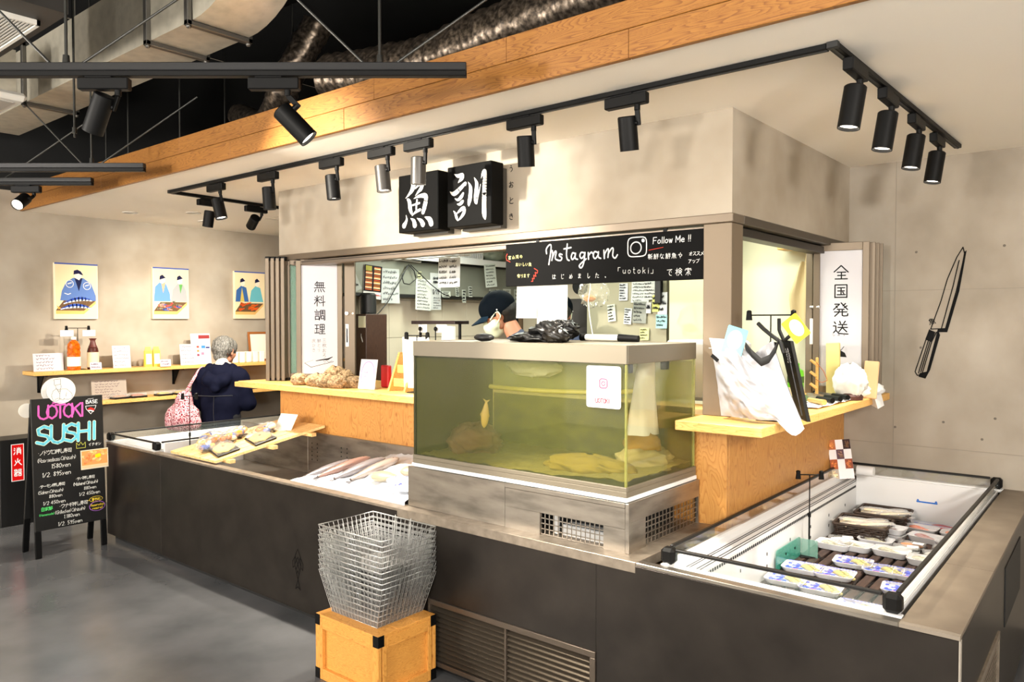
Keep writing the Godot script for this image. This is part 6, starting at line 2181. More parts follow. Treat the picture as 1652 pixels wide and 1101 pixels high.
func make_tray(called: String, label: String, group: String, w: float, d: float, h: float, blue: bool) -> Node3D:
	var o := thing(called, label, "food tray", Vector3.ZERO, 0.0, group)
	var b := MB.new()
	var rings := []
	for q in [[0.80, 0.0], [0.86, 0.002], [0.97, h - 0.004], [1.0, h], [1.0, h + 0.002], [0.955, h + 0.001], [0.93, h * 0.6], [0.80, h * 0.55]]:
		var row := []
		var rr := round_rect(w * q[0], d * q[0], 0.022)
		for p in rr:
			row.append(V(p.x - w * q[0] / 2, q[1], p.y - d * q[0] / 2))
		row.append(row[0])
		rings.append(row)
	b.sheet(rings)
	for i in range(1, 20):
		b.tri(rings[7][0], rings[7][i], rings[7][i + 1], Vector3.UP)
		b.tri(rings[0][0], rings[0][i], rings[0][i + 1], Vector3.DOWN)
	part("tray", b, mt(0.84, 0.84, 0.85, 0.5), o)
	if blue:
		b = MB.new()
		var r := RandomNumberGenerator.new()
		r.seed = 77
		var f := T(V(0, h * 0.6 + 0.0005, 0), V(1, 0, 0), V(0, 0, -1))
		for i in 46:
			b.ink(0.08 + r.randf() * 0.25, 0.22 + r.randf() * 0.25, 0.85)
			var c := Vector2(r.randf_range(-0.46, 0.08) * w, r.randf_range(-0.4, 0.4) * d)
			if absf(c.x) > 0.40 * w:
				c.x = -0.38 * w
			for m in 5:
				var a := TAU * m / 5.0 + r.randf()
				b.stroke([c, c + Vector2(cos(a), sin(a)) * 0.0065], 0.0031, f, 0.0001 * (i % 5))
		b.ink(0.93, 0.30, 0.34)
		b.stroke([Vector2(-0.2 * w, -0.28 * d), Vector2(-0.12 * w, -0.26 * d)], 0.008, f, 0.001)
		for e in [[-0.47, -0.46, 0.47, -0.46], [-0.47, 0.46, 0.47, 0.46]]:
			for i in 12:
				b.ink(0.12, 0.30, 0.85)
				b.stroke([Vector2(lerpf(e[0], e[2], i / 11.0) * w * 0.93, e[1] * d), Vector2(lerpf(e[0], e[2], (i + 0.5) / 11.0) * w * 0.9, e[1] * d)], 0.0022, T(V(0, h + 0.0025, 0), V(1, 0, 0), V(0, 0, -1)))
		part("flower_print", b, printed(0.4), o)
	b = MB.new()
	for i in 4:
		crumple_into(b, V((0.12 if blue else -0.2 + 0.1 * i) * w + (0.012 * i if blue else 0.0), h * 0.62, (-0.2 + 0.13 * i) * d), V(w * 0.19, 0.010, d * 0.14), 100 + i, 0.25, 3.0, 18, 8)
	part("contents", b, mt(0.74, 0.70, 0.46, 0.4) if blue else mt(0.80, 0.79, 0.70, 0.4), o)
	b = MB.new()
	var rr := round_rect(w * 0.99, d * 0.99, 0.022)
	var g := []
	for i in 9:
		var row := []
		for j in 9:
			row.append(V((i / 8.0 - 0.5) * w * 0.97, h + 0.0026 - 0.004 * sin(PI * i / 8.0) * sin(PI * j / 8.0), (j / 8.0 - 0.5) * d * 0.96))
		g.append(row)
	b.sheet(g)
	part("film", b, glass(0.96, 0.97, 0.98, 0.03, 0.06), o)
	return o

func woven_basket(at: Vector3, turn: float, label: String, seed_: int):
	var o := thing("woven_basket", label, "basket", at, turn, "woven baskets in the freezer")
	var w := 0.25
	var d := 0.24
	var h := 0.075
	var b := MB.new()
	b.span(V(-w / 2 + 0.012, 0, -d / 2 + 0.012), V(w / 2 - 0.012, 0.006, d / 2 - 0.012))
	var m := tri_mat(noise_tex(0.05, [Color(0.10, 0.065, 0.05), Color(0.20, 0.14, 0.10), Color(0.27, 0.19, 0.14)], 66, 3, 256), V(6, 6, 6), 0.6, 0.0, false) if seed_ == 0 else weave_m
	weave_m = m
	# woven bands pass in and out of the upright stakes
	for row in 6:
		var y := 0.008 + row * 0.0115
		var flare := 1.0 - 0.10 * (1.0 - y / h)
		var pts := []
		var per := 2.0 * (w + d)
		var n := 72
		for i in n:
			var s := per * i / n
			var p := Vector2()
			var out := Vector2()
			if s < w:
				p = Vector2(-w / 2 + s, d / 2)
				out = Vector2(0, 1)
			elif s < w + d:
				p = Vector2(w / 2, d / 2 - (s - w))
				out = Vector2(1, 0)
			elif s < 2 * w + d:
				p = Vector2(w / 2 - (s - w - d), -d / 2)
				out = Vector2(0, -1)
			else:
				p = Vector2(-w / 2, -d / 2 + (s - 2 * w - d))
				out = Vector2(-1, 0)
			p = p * flare + out * 0.0038 * (1.0 if (i / 2 + row) % 2 == 0 else -1.0)
			pts.append(V(p.x, y, p.y))
		b.tube(pts, 0.0052, 5, true)
	for i in 36:
		var s := 2.0 * (w + d) * (i + 0.5) / 36.0
		var p := Vector2()
		if s < w:
			p = Vector2(-w / 2 + s, d / 2)
		elif s < w + d:
			p = Vector2(w / 2, d / 2 - (s - w))
		elif s < 2 * w + d:
			p = Vector2(w / 2 - (s - w - d), -d / 2)
		else:
			p = Vector2(-w / 2, -d / 2 + (s - 2 * w - d))
		b.bar(V(p.x * 0.9, 0, p.y * 0.9), V(p.x, h, p.y), 0.004, 0.004)
	stuff(part("weave", b, m, o))
	b = MB.new()
	var rim := []
	for p in round_rect(w + 0.008, d + 0.008, 0.015):
		rim.append(V(p.x - w / 2 - 0.004, h + 0.003, p.y - d / 2 - 0.004))
	b.tube(rim, 0.0075, 8, true)
	part("rim", b, m, o)
	for i in 7:
		var p := V(-0.08 + 0.027 * i + 0.01 * (i % 2), 0.055 + 0.012 * (i % 3), 0.03 * ((i * 3) % 4 - 1.5))
		var pk := thing("dried_fish_pack", ["clear pack of pale dried fish, %s in the %s basket" % [["leftmost", "second from left", "third from left", "middle one", "third from right", "second from right", "rightmost"][i], "nearer" if seed_ == 0 else "farther"]][0], "pack", at + p.rotated(Vector3.UP, turn), turn + 0.5 + 0.35 * sin(i * 2.3), "packs of dried fish in the woven baskets")
		var c := MB.new()
		c.at(Transform3D(Basis(V(0, 0, 1), 0.12 * sin(i * 1.7)), Vector3.ZERO))
		for s in 5:
			fish_body(c, Transform3D(Basis(V(0, 1, 0), 0.08 * s - 0.1), V(0.0, 0.002 * s, -0.028 + 0.013 * s)), 0.15, 0.006, 0.007)
		part("dried_fish", c, mt(0.88, 0.80, 0.66, 0.5), pk)
		c = MB.new()
		c.at(Transform3D(Basis(V(0, 0, 1), 0.12 * sin(i * 1.7)), Vector3.ZERO))
		c.ball(V(0, 0.006, 0), V(0.098, 0.013, 0.042), 18, 8)
		part("film", c, glass(0.96, 0.96, 0.95, 0.25, 0.08), pk)

var weave_m: Material

# a stand-up card: base at `at`, facing +z before turning
func card(called: String, at: Vector3, w: float, h: float, turn: float, colr: Color, label: String, rows := 0, lean := 0.12, group := "") -> Node3D:
	var o := thing(called, label, "card", at, turn, group)
	var t := T(V(-w / 2, 0, 0), V(1, 0, 0), V(0, 1, -lean))
	var b := MB.new()
	b.prism(PackedVector2Array([Vector2(0, 0), Vector2(w, 0), Vector2(w, h), Vector2(0, h)]), 0.0025, t)
	part("card", b, mt(colr.r * 0.87, colr.g * 0.87, colr.b * 0.87, 0.55), o)
	b = MB.new()
	b.hexa([V(-w * 0.3, 0, -0.045), V(w * 0.3, 0, -0.045), V(w * 0.3, 0, -0.043), V(-w * 0.3, 0, -0.043)], [V(-w * 0.3, h * 0.7, -lean * h * 0.7 - 0.003), V(w * 0.3, h * 0.7, -lean * h * 0.7 - 0.003), V(w * 0.3, h * 0.7, -lean * h * 0.7 - 0.001), V(-w * 0.3, h * 0.7, -lean * h * 0.7 - 0.001)])
	part("back_stay", b, mt(0.85, 0.85, 0.85, 0.6), o)
	if rows > 0:
		b = MB.new()
		b.ink(0.35, 0.25, 0.3)
		scribble(b, t, w, h, rows, 0.0016, 0.0032)
		part("writing", b, printed(), o)
	return o

func build_left_wall():
	var r90 := PI / 2
	# three framed prints
	poster(V(WALL_L, 1.672, -2.605), 0.355, 0.488, 0)
	poster(V(WALL_L, 1.675, -3.455), 0.355, 0.492, 1)
	poster(V(WALL_L, 1.678, -4.30), 0.355, 0.494, 2)
	var gl := ["long upper pale wooden wall shelf under the prints", "long lower pale wooden wall shelf holding food trays"]
	var ys := [1.20, 0.925]
	for k in 2:
		var sh := thing("wall_shelf", gl[k], "shelf", V(WALL_L, ys[k], [-2.36, -2.82][k]))
		var b := MB.new()
		b.span(V(0.001, 0, [-3.2, -2.74][k]), V([0.27, 0.3][k], 0.032, 0), 0.003)
		part("board", b, ply_counter, sh)
		for z in [-0.12, -1.30, -2.45]:
			b = MB.new()
			b.span(V(0.001, -0.16, z - 0.012), V(0.012, -0.0005, z + 0.012), 0.002)
			b.span(V(0.0121, -0.012, z - 0.012), V(0.2, -0.0005, z + 0.012), 0.002)
			b.hexa([V(0.012, -0.15, z - 0.004), V(0.022, -0.15, z - 0.004), V(0.022, -0.15, z + 0.004), V(0.012, -0.15, z + 0.004)], [V(0.012, -0.013, z - 0.004), V(0.12, -0.013, z - 0.004), V(0.12, -0.013, z + 0.004), V(0.012, -0.013, z + 0.004)])
			part("bracket", b, black, sh)
	var Y := 1.2325
	var Y2 := 0.9575
	card("sign_card", V(-7.12, Y, -2.50), 0.23, 0.15, r90, Color(0.94, 0.90, 0.93), "white card with rows of pink and black handwriting at the shelf's left end", 5)
	# oil bottle and sauce bottle
	var bo := thing("amber_bottle", "large amber oil bottle with white label on the upper wall shelf", "bottle", V(-7.09, Y, -2.685))
	var b := MB.new()
	b.lathe(V(0, 0, 0), [Vector2(0, 0), Vector2(0.048, 0), Vector2(0.052, 0.01), Vector2(0.052, 0.06), Vector2(0.05, 0.13), Vector2(0.052, 0.15), Vector2(0.048, 0.17), Vector2(0.051, 0.19), Vector2(0.046, 0.225), Vector2(0.03, 0.25), Vector2(0.018, 0.256), Vector2(0.018, 0.262)], 28)
	part("glass", b, tri_mat(noise_tex(0.03, [Color(0.62, 0.25, 0.02), Color(0.85, 0.45, 0.06)], 83, 2, 128), V(8, 8, 8), 0.12), bo)
	b = MB.new()
	b.lathe(V(0, 0, 0), [Vector2(0.019, 0.262), Vector2(0.02, 0.265), Vector2(0.02, 0.285), Vector2(0, 0.288)], 20)
	part("cap", b, mt(0.93, 0.90, 0.82, 0.4), bo)
	b = MB.new()
	b.lathe(V(0, 0, 0), [Vector2(0.0527, 0.035), Vector2(0.0527, 0.115)], 28)
	part("label", b, mt(0.93, 0.89, 0.80, 0.6), bo)
	var so := thing("sauce_bottle", "dark red-brown sauce bottle with cream label and paper hood", "bottle", V(-7.09, Y, -2.84))
	b = MB.new()
	b.lathe(V(0, 0, 0), [Vector2(0, 0), Vector2(0.043, 0), Vector2(0.045, 0.01), Vector2(0.045, 0.16), Vector2(0.04, 0.185), Vector2(0.022, 0.215), Vector2(0.018, 0.24)], 28)
	part("glass", b, mt(0.28, 0.13, 0.10, 0.2), so)
	b = MB.new()
	b.lathe(V(0, 0, 0), [Vector2(0.036, 0.195), Vector2(0.027, 0.215), Vector2(0.021, 0.24), Vector2(0.02, 0.252), Vector2(0.032, 0.27), Vector2(0.018, 0.272), Vector2(0, 0.265)], 14)
	part("paper_hood", b, mt(0.36, 0.16, 0.13, 0.5), so)
	b = MB.new()
	b.lathe(V(0, 0, 0), [Vector2(0.0457, 0.02), Vector2(0.0457, 0.15)], 28)
	part("label", b, mt(0.88, 0.80, 0.64, 0.6), so)
	card("price_card", V(-7.03, Y, -2.84), 0.095, 0.062, r90, Color(0.92, 0.87, 0.90), "small pinkish card standing before the dark sauce bottle", 2)
	var cs := clip_stand(V(-7.16, Y, -2.745), 0.36, 0.09, "black clip stand holding two white cards behind the amber bottle", r90)
	for s in [-1.0, 1.0]:
		var n := thing("clip_card", ["white card hanging from the left clip above the amber bottle", "white card hanging from the right clip above the sauce bottle"][0 if s < 0 else 1], "card", V(-7.152, Y + 0.29, -2.745 - s * 0.09), r90)
		b = MB.new()
		b.span(V(-0.052, 0, 0), V(0.052, 0.052, 0.002))
		part("card", b, mt(0.95, 0.94, 0.94, 0.6), n)
	card("sign_card", V(-7.12, Y, -3.10), 0.155, 0.20, r90, Color(0.93, 0.92, 0.93), "upright white card with faint printing right of the sauce bottle", 6)
	# yellow packs
	for k in 2:
		var yp := thing("yellow_pouch", ["yellow stand-up pouch with pale label, left of the pair", "yellow stand-up pouch with pale label, right of the pair"][k], "pouch", V(-7.08 - 0.02 * k, Y, -3.315 - 0.085 * k), r90)
		b = MB.new()
		b.hexa([V(-0.032, 0, -0.02), V(0.032, 0, -0.02), V(0.032, 0, 0.02), V(-0.032, 0, 0.02)], [V(-0.032, 0.15, -0.012), V(0.032, 0.15, -0.012), V(0.032, 0.15, 0.012), V(-0.032, 0.15, 0.012)])
		b.hexa([V(-0.028, 0.15, -0.008), V(0.028, 0.15, -0.008), V(0.028, 0.15, 0.008), V(-0.028, 0.15, 0.008)], [V(-0.022, 0.185, -0.002), V(0.022, 0.185, -0.002), V(0.022, 0.185, 0.002), V(-0.022, 0.185, 0.002)])
		part("pouch", b, mt(0.92, 0.80, 0.30, 0.45), yp)
		b = MB.new()
		b.hexa([V(-0.025, 0.025, 0.0195), V(0.025, 0.025, 0.0195), V(0.025, 0.025, 0.0205), V(-0.025, 0.025, 0.0205)], [V(-0.025, 0.12, 0.0142), V(0.025, 0.12, 0.0142), V(0.025, 0.12, 0.0155), V(-0.025, 0.12, 0.0155)])
		part("label", b, mt(0.94, 0.88, 0.74, 0.6), yp)
	card("price_card", V(-7.02, Y, -3.45), 0.10, 0.065, r90, Color(0.93, 0.88, 0.92), "small white card right of the yellow pouches", 2)
	card("sign_card", V(-7.10, Y, -3.72), 0.17, 0.20, r90, Color(0.94, 0.94, 0.95), "white leaflet left of the customer's grey head", 5)
	var big := card("sign_card", V(-7.14, Y, -3.87), 0.20, 0.30, r90, Color(0.92, 0.92, 0.95), "tall white poster card with coloured pictures behind the customer's head", 0)
	b = MB.new()
	var tb := T(V(-0.1, 0, 0), V(1, 0, 0), V(0, 1, -0.12))
	for q in [[0.08, 0.25, 0.115, 0.035, 0.55, 0.2, 0.2], [0.05, 0.16, 0.03, 0.02, 0.8, 0.3, 0.25], [0.05, 0.12, 0.03, 0.02, 0.8, 0.55, 0.3], [0.05, 0.08, 0.03, 0.02, 0.55, 0.2, 0.3], [0.105, 0.155, 0.04, 0.028, 0.25, 0.5, 0.85], [0.15, 0.155, 0.04, 0.014, 0.15, 0.15, 0.4], [0.10, 0.09, 0.03, 0.025, 0.85, 0.5, 0.6]]:
		b.ink(q[4], q[5], q[6])
		b.prism(PackedVector2Array([Vector2(q[0], q[1]), Vector2(q[0] + q[2], q[1]), Vector2(q[0] + q[2], q[1] + q[3]), Vector2(q[0], q[1] + q[3])]), 0, tb.translated_local(V(0, 0, 0.0032)))
	part("pictures", b, printed(), big)
	for k in 6:
		b = MB.new()
		b.box(V(0, 0.055, 0), V(0.06, 0.11, 0.055), 0.006)
		var n := solo("white_carton", b, mt(0.93, 0.92, 0.86, 0.5), "small cream carton on the upper shelf, %s" % ["nearest the customer's head", "second from the customer's head", "third from the customer's head", "third from the folding doors", "second from the folding doors", "nearest the folding doors"][k], "carton", "cream cartons on the upper shelf")
		n.position = V(-7.10, Y, -4.12 - k * 0.075)
	var fm := thing("picture_frame", "small wooden picture frame leaning on the upper shelf near the folding doors", "frame", V(-7.22, Y, -4.56), r90)
	var ft := T(V(-0.12, 0, 0), V(1, 0, 0), V(0, 1, -0.15))
	for e in [[0, 0, 0.24, 0.022], [0, 0.288, 0.24, 0.31], [0, 0.0221, 0.022, 0.2879], [0.218, 0.0221, 0.24, 0.2879]]:
		b = MB.new()
		b.at(ft)
		b.span(V(e[0], e[1], 0), V(e[2], e[3], 0.015), 0.002)
		part("frame_side", b, mt(0.62, 0.36, 0.14, 0.5), fm)
	b = MB.new()
	b.at(ft)
	b.span(V(0.02, 0.02, 0.002), V(0.22, 0.29, 0.006))
	part("picture", b, mt(0.93, 0.90, 0.84, 0.6), fm)
	# lower shelf: leaflet and food trays
	var lf := card("leaflet_stand", V(-7.12, Y2, -2.99), 0.30, 0.175, r90, Color(0.72, 0.66, 0.60), "laminated leaflet with small pictures on the lower shelf above the chalk sign", 7)
	var ti := [[-3.06, "dark tray of food beside the laminated leaflet"], [-3.22, "dark tray of reddish food in a tall clear lid on the lower shelf"], [-3.46, "clear lidded tray of yellow food left of the clip stand pole"], [-3.63, "clear lidded tray of yellow food right of the clip stand pole"], [-3.80, "clear lidded tray partly behind the flowered bag"], [-4.35, "flat printed pack on the lower shelf right of the customer"]]
	var k := 0
	for q in ti:
		var o := thing("lidded_tray", q[1], "food tray", V(-7.09, Y2, q[0]), r90 + 0.1)
		b = MB.new()
		b.box(V(0, 0.008, 0), V(0.14, 0.016, 0.10), 0.004)
		part("tray", b, mt(0.06, 0.05, 0.05, 0.35), o)
		b = MB.new()
		crumple_into(b, V(0, 0.02, 0), V(0.056, 0.013, 0.038), 120 + k, 0.25, 4.0, 20, 8)
		part("food", b, mt([0.7, 0.72, 0.85, 0.86, 0.8, 0.8][k], [0.5, 0.38, 0.68, 0.7, 0.6, 0.55][k], [0.35, 0.22, 0.3, 0.32, 0.45, 0.5][k], 0.5), o)
		b = MB.new()
		b.box(V(0, 0.027, 0), V(0.135, 0.034, 0.095), 0.007)
		part("clear_lid", b, glass(0.93, 0.94, 0.93, 0.2, 0.05), o)
		k += 1
	# extinguisher box, sign
	b = MB.new()
	b.span(V(-7.295, 0, -2.62), V(-7.02, 0.70, -2.10), 0.004)
	var xb := solo("extinguisher_box", b, mt(0.025, 0.025, 0.027, 0.4), "black low box by the left wall with a red extinguisher sign", "box")
	var xs := thing("extinguisher_sign", "red sign with white vertical characters on the black box", "sign", V(-7.0195, 0.36, -2.225), r90)
	b = MB.new()
	b.span(V(-0.046, 0, 0), V(0.046, 0.30, 0.002))
	part("plate", b, mt(0.93, 0.92, 0.92, 0.5), xs)
	b = MB.new()
	b.ink(0.80, 0.06, 0.08)
	b.prism(PackedVector2Array([Vector2(-0.041, 0.005), Vector2(0.041, 0.005), Vector2(0.041, 0.295), Vector2(-0.041, 0.295)]), 0, T(V(0, 0, 0.0024)))
	b.ink(0.95, 0.95, 0.95)
	write(b, "消火器", T(V(-0.029, 0.215, 0.0027)), 0.058, 0.0034, 1.28, 0.0, true)
	part("print", b, printed(0.4), xs)

# framed print: x thickness off the wall; style 0 one man, 1 two people with shellfish, 2 two people with crabs
func poster(p: Vector3, w: float, h: float, kind: int):
	var o := thing("art_print", ["print of a capped man in a blue robe behind a tray of large blue fish", "print of two people in blue and grey behind a tray of mixed fish", "print of two people behind a tray of red crabs, beside the folding doors"][kind], "print", p)
	var b := MB.new()
	b.span(V(0.001, 0, -w), V(0.035, h, 0), 0.002)
	part("panel", b, mt(0.90, 0.84, 0.72, 0.6), o)
	b = MB.new()
	var f := T(V(0.0352, 0, 0), V(0, 0, -1))
	var box := func(x0, y0, x1, y1, lift): b.prism(PackedVector2Array([Vector2(x0 * w, y0 * h), Vector2(x1 * w, y0 * h), Vector2(x1 * w, y1 * h), Vector2(x0 * w, y1 * h)]), 0, f.translated_local(V(0, 0, lift)))
	var poly := func(pts, lift):
		var q := PackedVector2Array()
		for e in pts:
			q.append(Vector2(e[0] * w, e[1] * h))
		b.prism(q, 0, f.translated_local(V(0, 0, lift)))
	b.ink(0.90, 0.82, 0.66)
	(box as Callable).call(0.02, 0.02, 0.98, 0.98, 0.0)
	b.ink(0.25, 0.33, 0.62)
	(box as Callable).call(0.0, 0.975, 1.0, 1.0, 0.0003)
	if kind == 0:
		b.ink(0.35, 0.46, 0.68)
		(poly as Callable).call([[0.12, 0.33], [0.16, 0.5], [0.26, 0.66], [0.42, 0.74], [0.66, 0.74], [0.84, 0.64], [0.95, 0.42], [0.95, 0.33]], 0.0004)
		b.ink(0.10, 0.12, 0.26)
		(poly as Callable).call([[0.45, 0.74], [0.55, 0.50], [0.64, 0.74]], 0.0006)
		b.ink(0.90, 0.86, 0.80)
		(poly as Callable).call([[0.46, 0.74], [0.44, 0.82], [0.50, 0.88], [0.62, 0.86], [0.63, 0.78], [0.56, 0.70]], 0.0008)
		b.ink(0.10, 0.11, 0.25)
		(poly as Callable).call([[0.43, 0.80], [0.44, 0.87], [0.52, 0.89], [0.60, 0.86], [0.66, 0.79], [0.60, 0.80], [0.55, 0.82]], 0.001)
		b.ink(0.90, 0.89, 0.86)
		for c in [[0.34, 0.63], [0.74, 0.60]]:
			var ring := []
			for k in 17:
				ring.append(Vector2((c[0] + 0.085 * cos(TAU * k / 16.0)) * w, (c[1] + 0.065 * sin(TAU * k / 16.0)) * h))
			b.stroke(ring, 0.0025, f, 0.001)
			b.stroke([Vector2((c[0] - 0.04) * w, c[1] * h), Vector2((c[0] + 0.04) * w, (c[1] + 0.02) * h)], 0.004, f, 0.0012)
		b.stroke([Vector2(0.22 * w, 0.46 * h), Vector2(0.3 * w, 0.44 * h), Vector2(0.36 * w, 0.46 * h)], 0.003, f, 0.001)
	elif kind == 1:
		b.ink(0.38, 0.55, 0.72)
		(poly as Callable).call([[0.02, 0.34], [0.06, 0.62], [0.2, 0.72], [0.36, 0.68], [0.46, 0.5], [0.48, 0.34]], 0.0004)
		b.ink(0.62, 0.62, 0.62)
		(poly as Callable).call([[0.50, 0.34], [0.55, 0.58], [0.68, 0.70], [0.84, 0.68], [0.92, 0.56], [0.95, 0.34]], 0.0004)
		b.ink(0.86, 0.62, 0.5)
		(poly as Callable).call([[0.22, 0.72], [0.28, 0.50], [0.34, 0.70]], 0.0006)
		b.ink(0.35, 0.6, 0.3)
		(poly as Callable).call([[0.72, 0.68], [0.76, 0.50], [0.82, 0.68]], 0.0006)
	else:
		b.ink(0.22, 0.38, 0.60)
		(poly as Callable).call([[0.03, 0.36], [0.06, 0.6], [0.22, 0.70], [0.38, 0.66], [0.46, 0.36]], 0.0004)
		b.ink(0.40, 0.68, 0.72)
		(poly as Callable).call([[0.48, 0.36], [0.54, 0.6], [0.68, 0.70], [0.84, 0.66], [0.94, 0.36]], 0.0004)
		b.ink(0.80, 0.70, 0.35)
		(poly as Callable).call([[0.18, 0.36], [0.24, 0.66], [0.32, 0.36]], 0.0006)
	if kind > 0:
		for c in [0.26, 0.74]:
			b.ink(0.91, 0.86, 0.78)
			(poly as Callable).call([[c - 0.06, 0.70], [c - 0.07, 0.80], [c, 0.85], [c + 0.08, 0.80], [c + 0.07, 0.72], [c, 0.68]], 0.0008)
			b.ink(0.09, 0.10, 0.22)
			(poly as Callable).call([[c - 0.08, 0.76], [c - 0.07, 0.83], [c, 0.86], [c + 0.09, 0.80], [c + 0.05, 0.79]], 0.001)
	# tray in front
	b.ink(0.86, 0.68, 0.40)
	(poly as Callable).call([[0.02, 0.09], [0.02, 0.15], [0.66, 0.15], [0.66, 0.09]], 0.0012)
	(poly as Callable).call([[0.66, 0.09], [0.66, 0.15], [0.94, 0.33], [0.94, 0.28]], 0.0012)
	b.ink(0.40, 0.30, 0.20)
	(poly as Callable).call([[0.02, 0.15], [0.2, 0.33], [0.94, 0.33], [0.66, 0.15]], 0.0011)
	if kind == 0:
		for e in [[0.13, 0.17, 0.82, 0.02], [0.2, 0.27, 0.85, 0.06]]:
			var q := []
			for k in 9:
				var t := k / 8.0
				q.append(Vector2(lerpf(e[0], e[2], t) * w, (e[1] + 0.06 * sin(PI * t) + e[3] * t) * h))
			var wd := [0.003, 0.008, 0.014, 0.018, 0.019, 0.018, 0.014, 0.009, 0.003]
			b.ink(0.86, 0.88, 0.92)
			b.stroke(q, wd, f, 0.0016)
			b.ink(0.18, 0.28, 0.62)
			b.stroke(q.map(func(v): return v + Vector2(0, 0.007)), wd.map(func(v): return v * 0.6), f, 0.0021)
		b.ink(0.80, 0.62, 0.30)
		(poly as Callable).call([[0.04, 0.24], [0.08, 0.17], [0.14, 0.19]], 0.0024)
	else:
		var r := RandomNumberGenerator.new()
		r.seed = 40 + kind
		for s in 16:
			if kind == 2:
				b.ink(0.88, 0.30 + r.randf() * 0.15, 0.12)
			else:
				var cc = [[0.85, 0.32, 0.30], [0.92, 0.55, 0.48], [0.30, 0.36, 0.60], [0.50, 0.48, 0.40]][s % 4]
				b.ink(cc[0], cc[1], cc[2])
			var c := Vector2(r.randf_range(0.14, 0.72), r.randf_range(0.18, 0.34))
			b.stroke([Vector2(c.x * w, c.y * h), Vector2((c.x + r.randf_range(0.06, 0.16)) * w, (c.y + r.randf_range(-0.03, 0.05)) * h)], [0.009, 0.004], f, 0.0016 + 0.00002 * s)
	part("picture", b, printed(0.7), o)

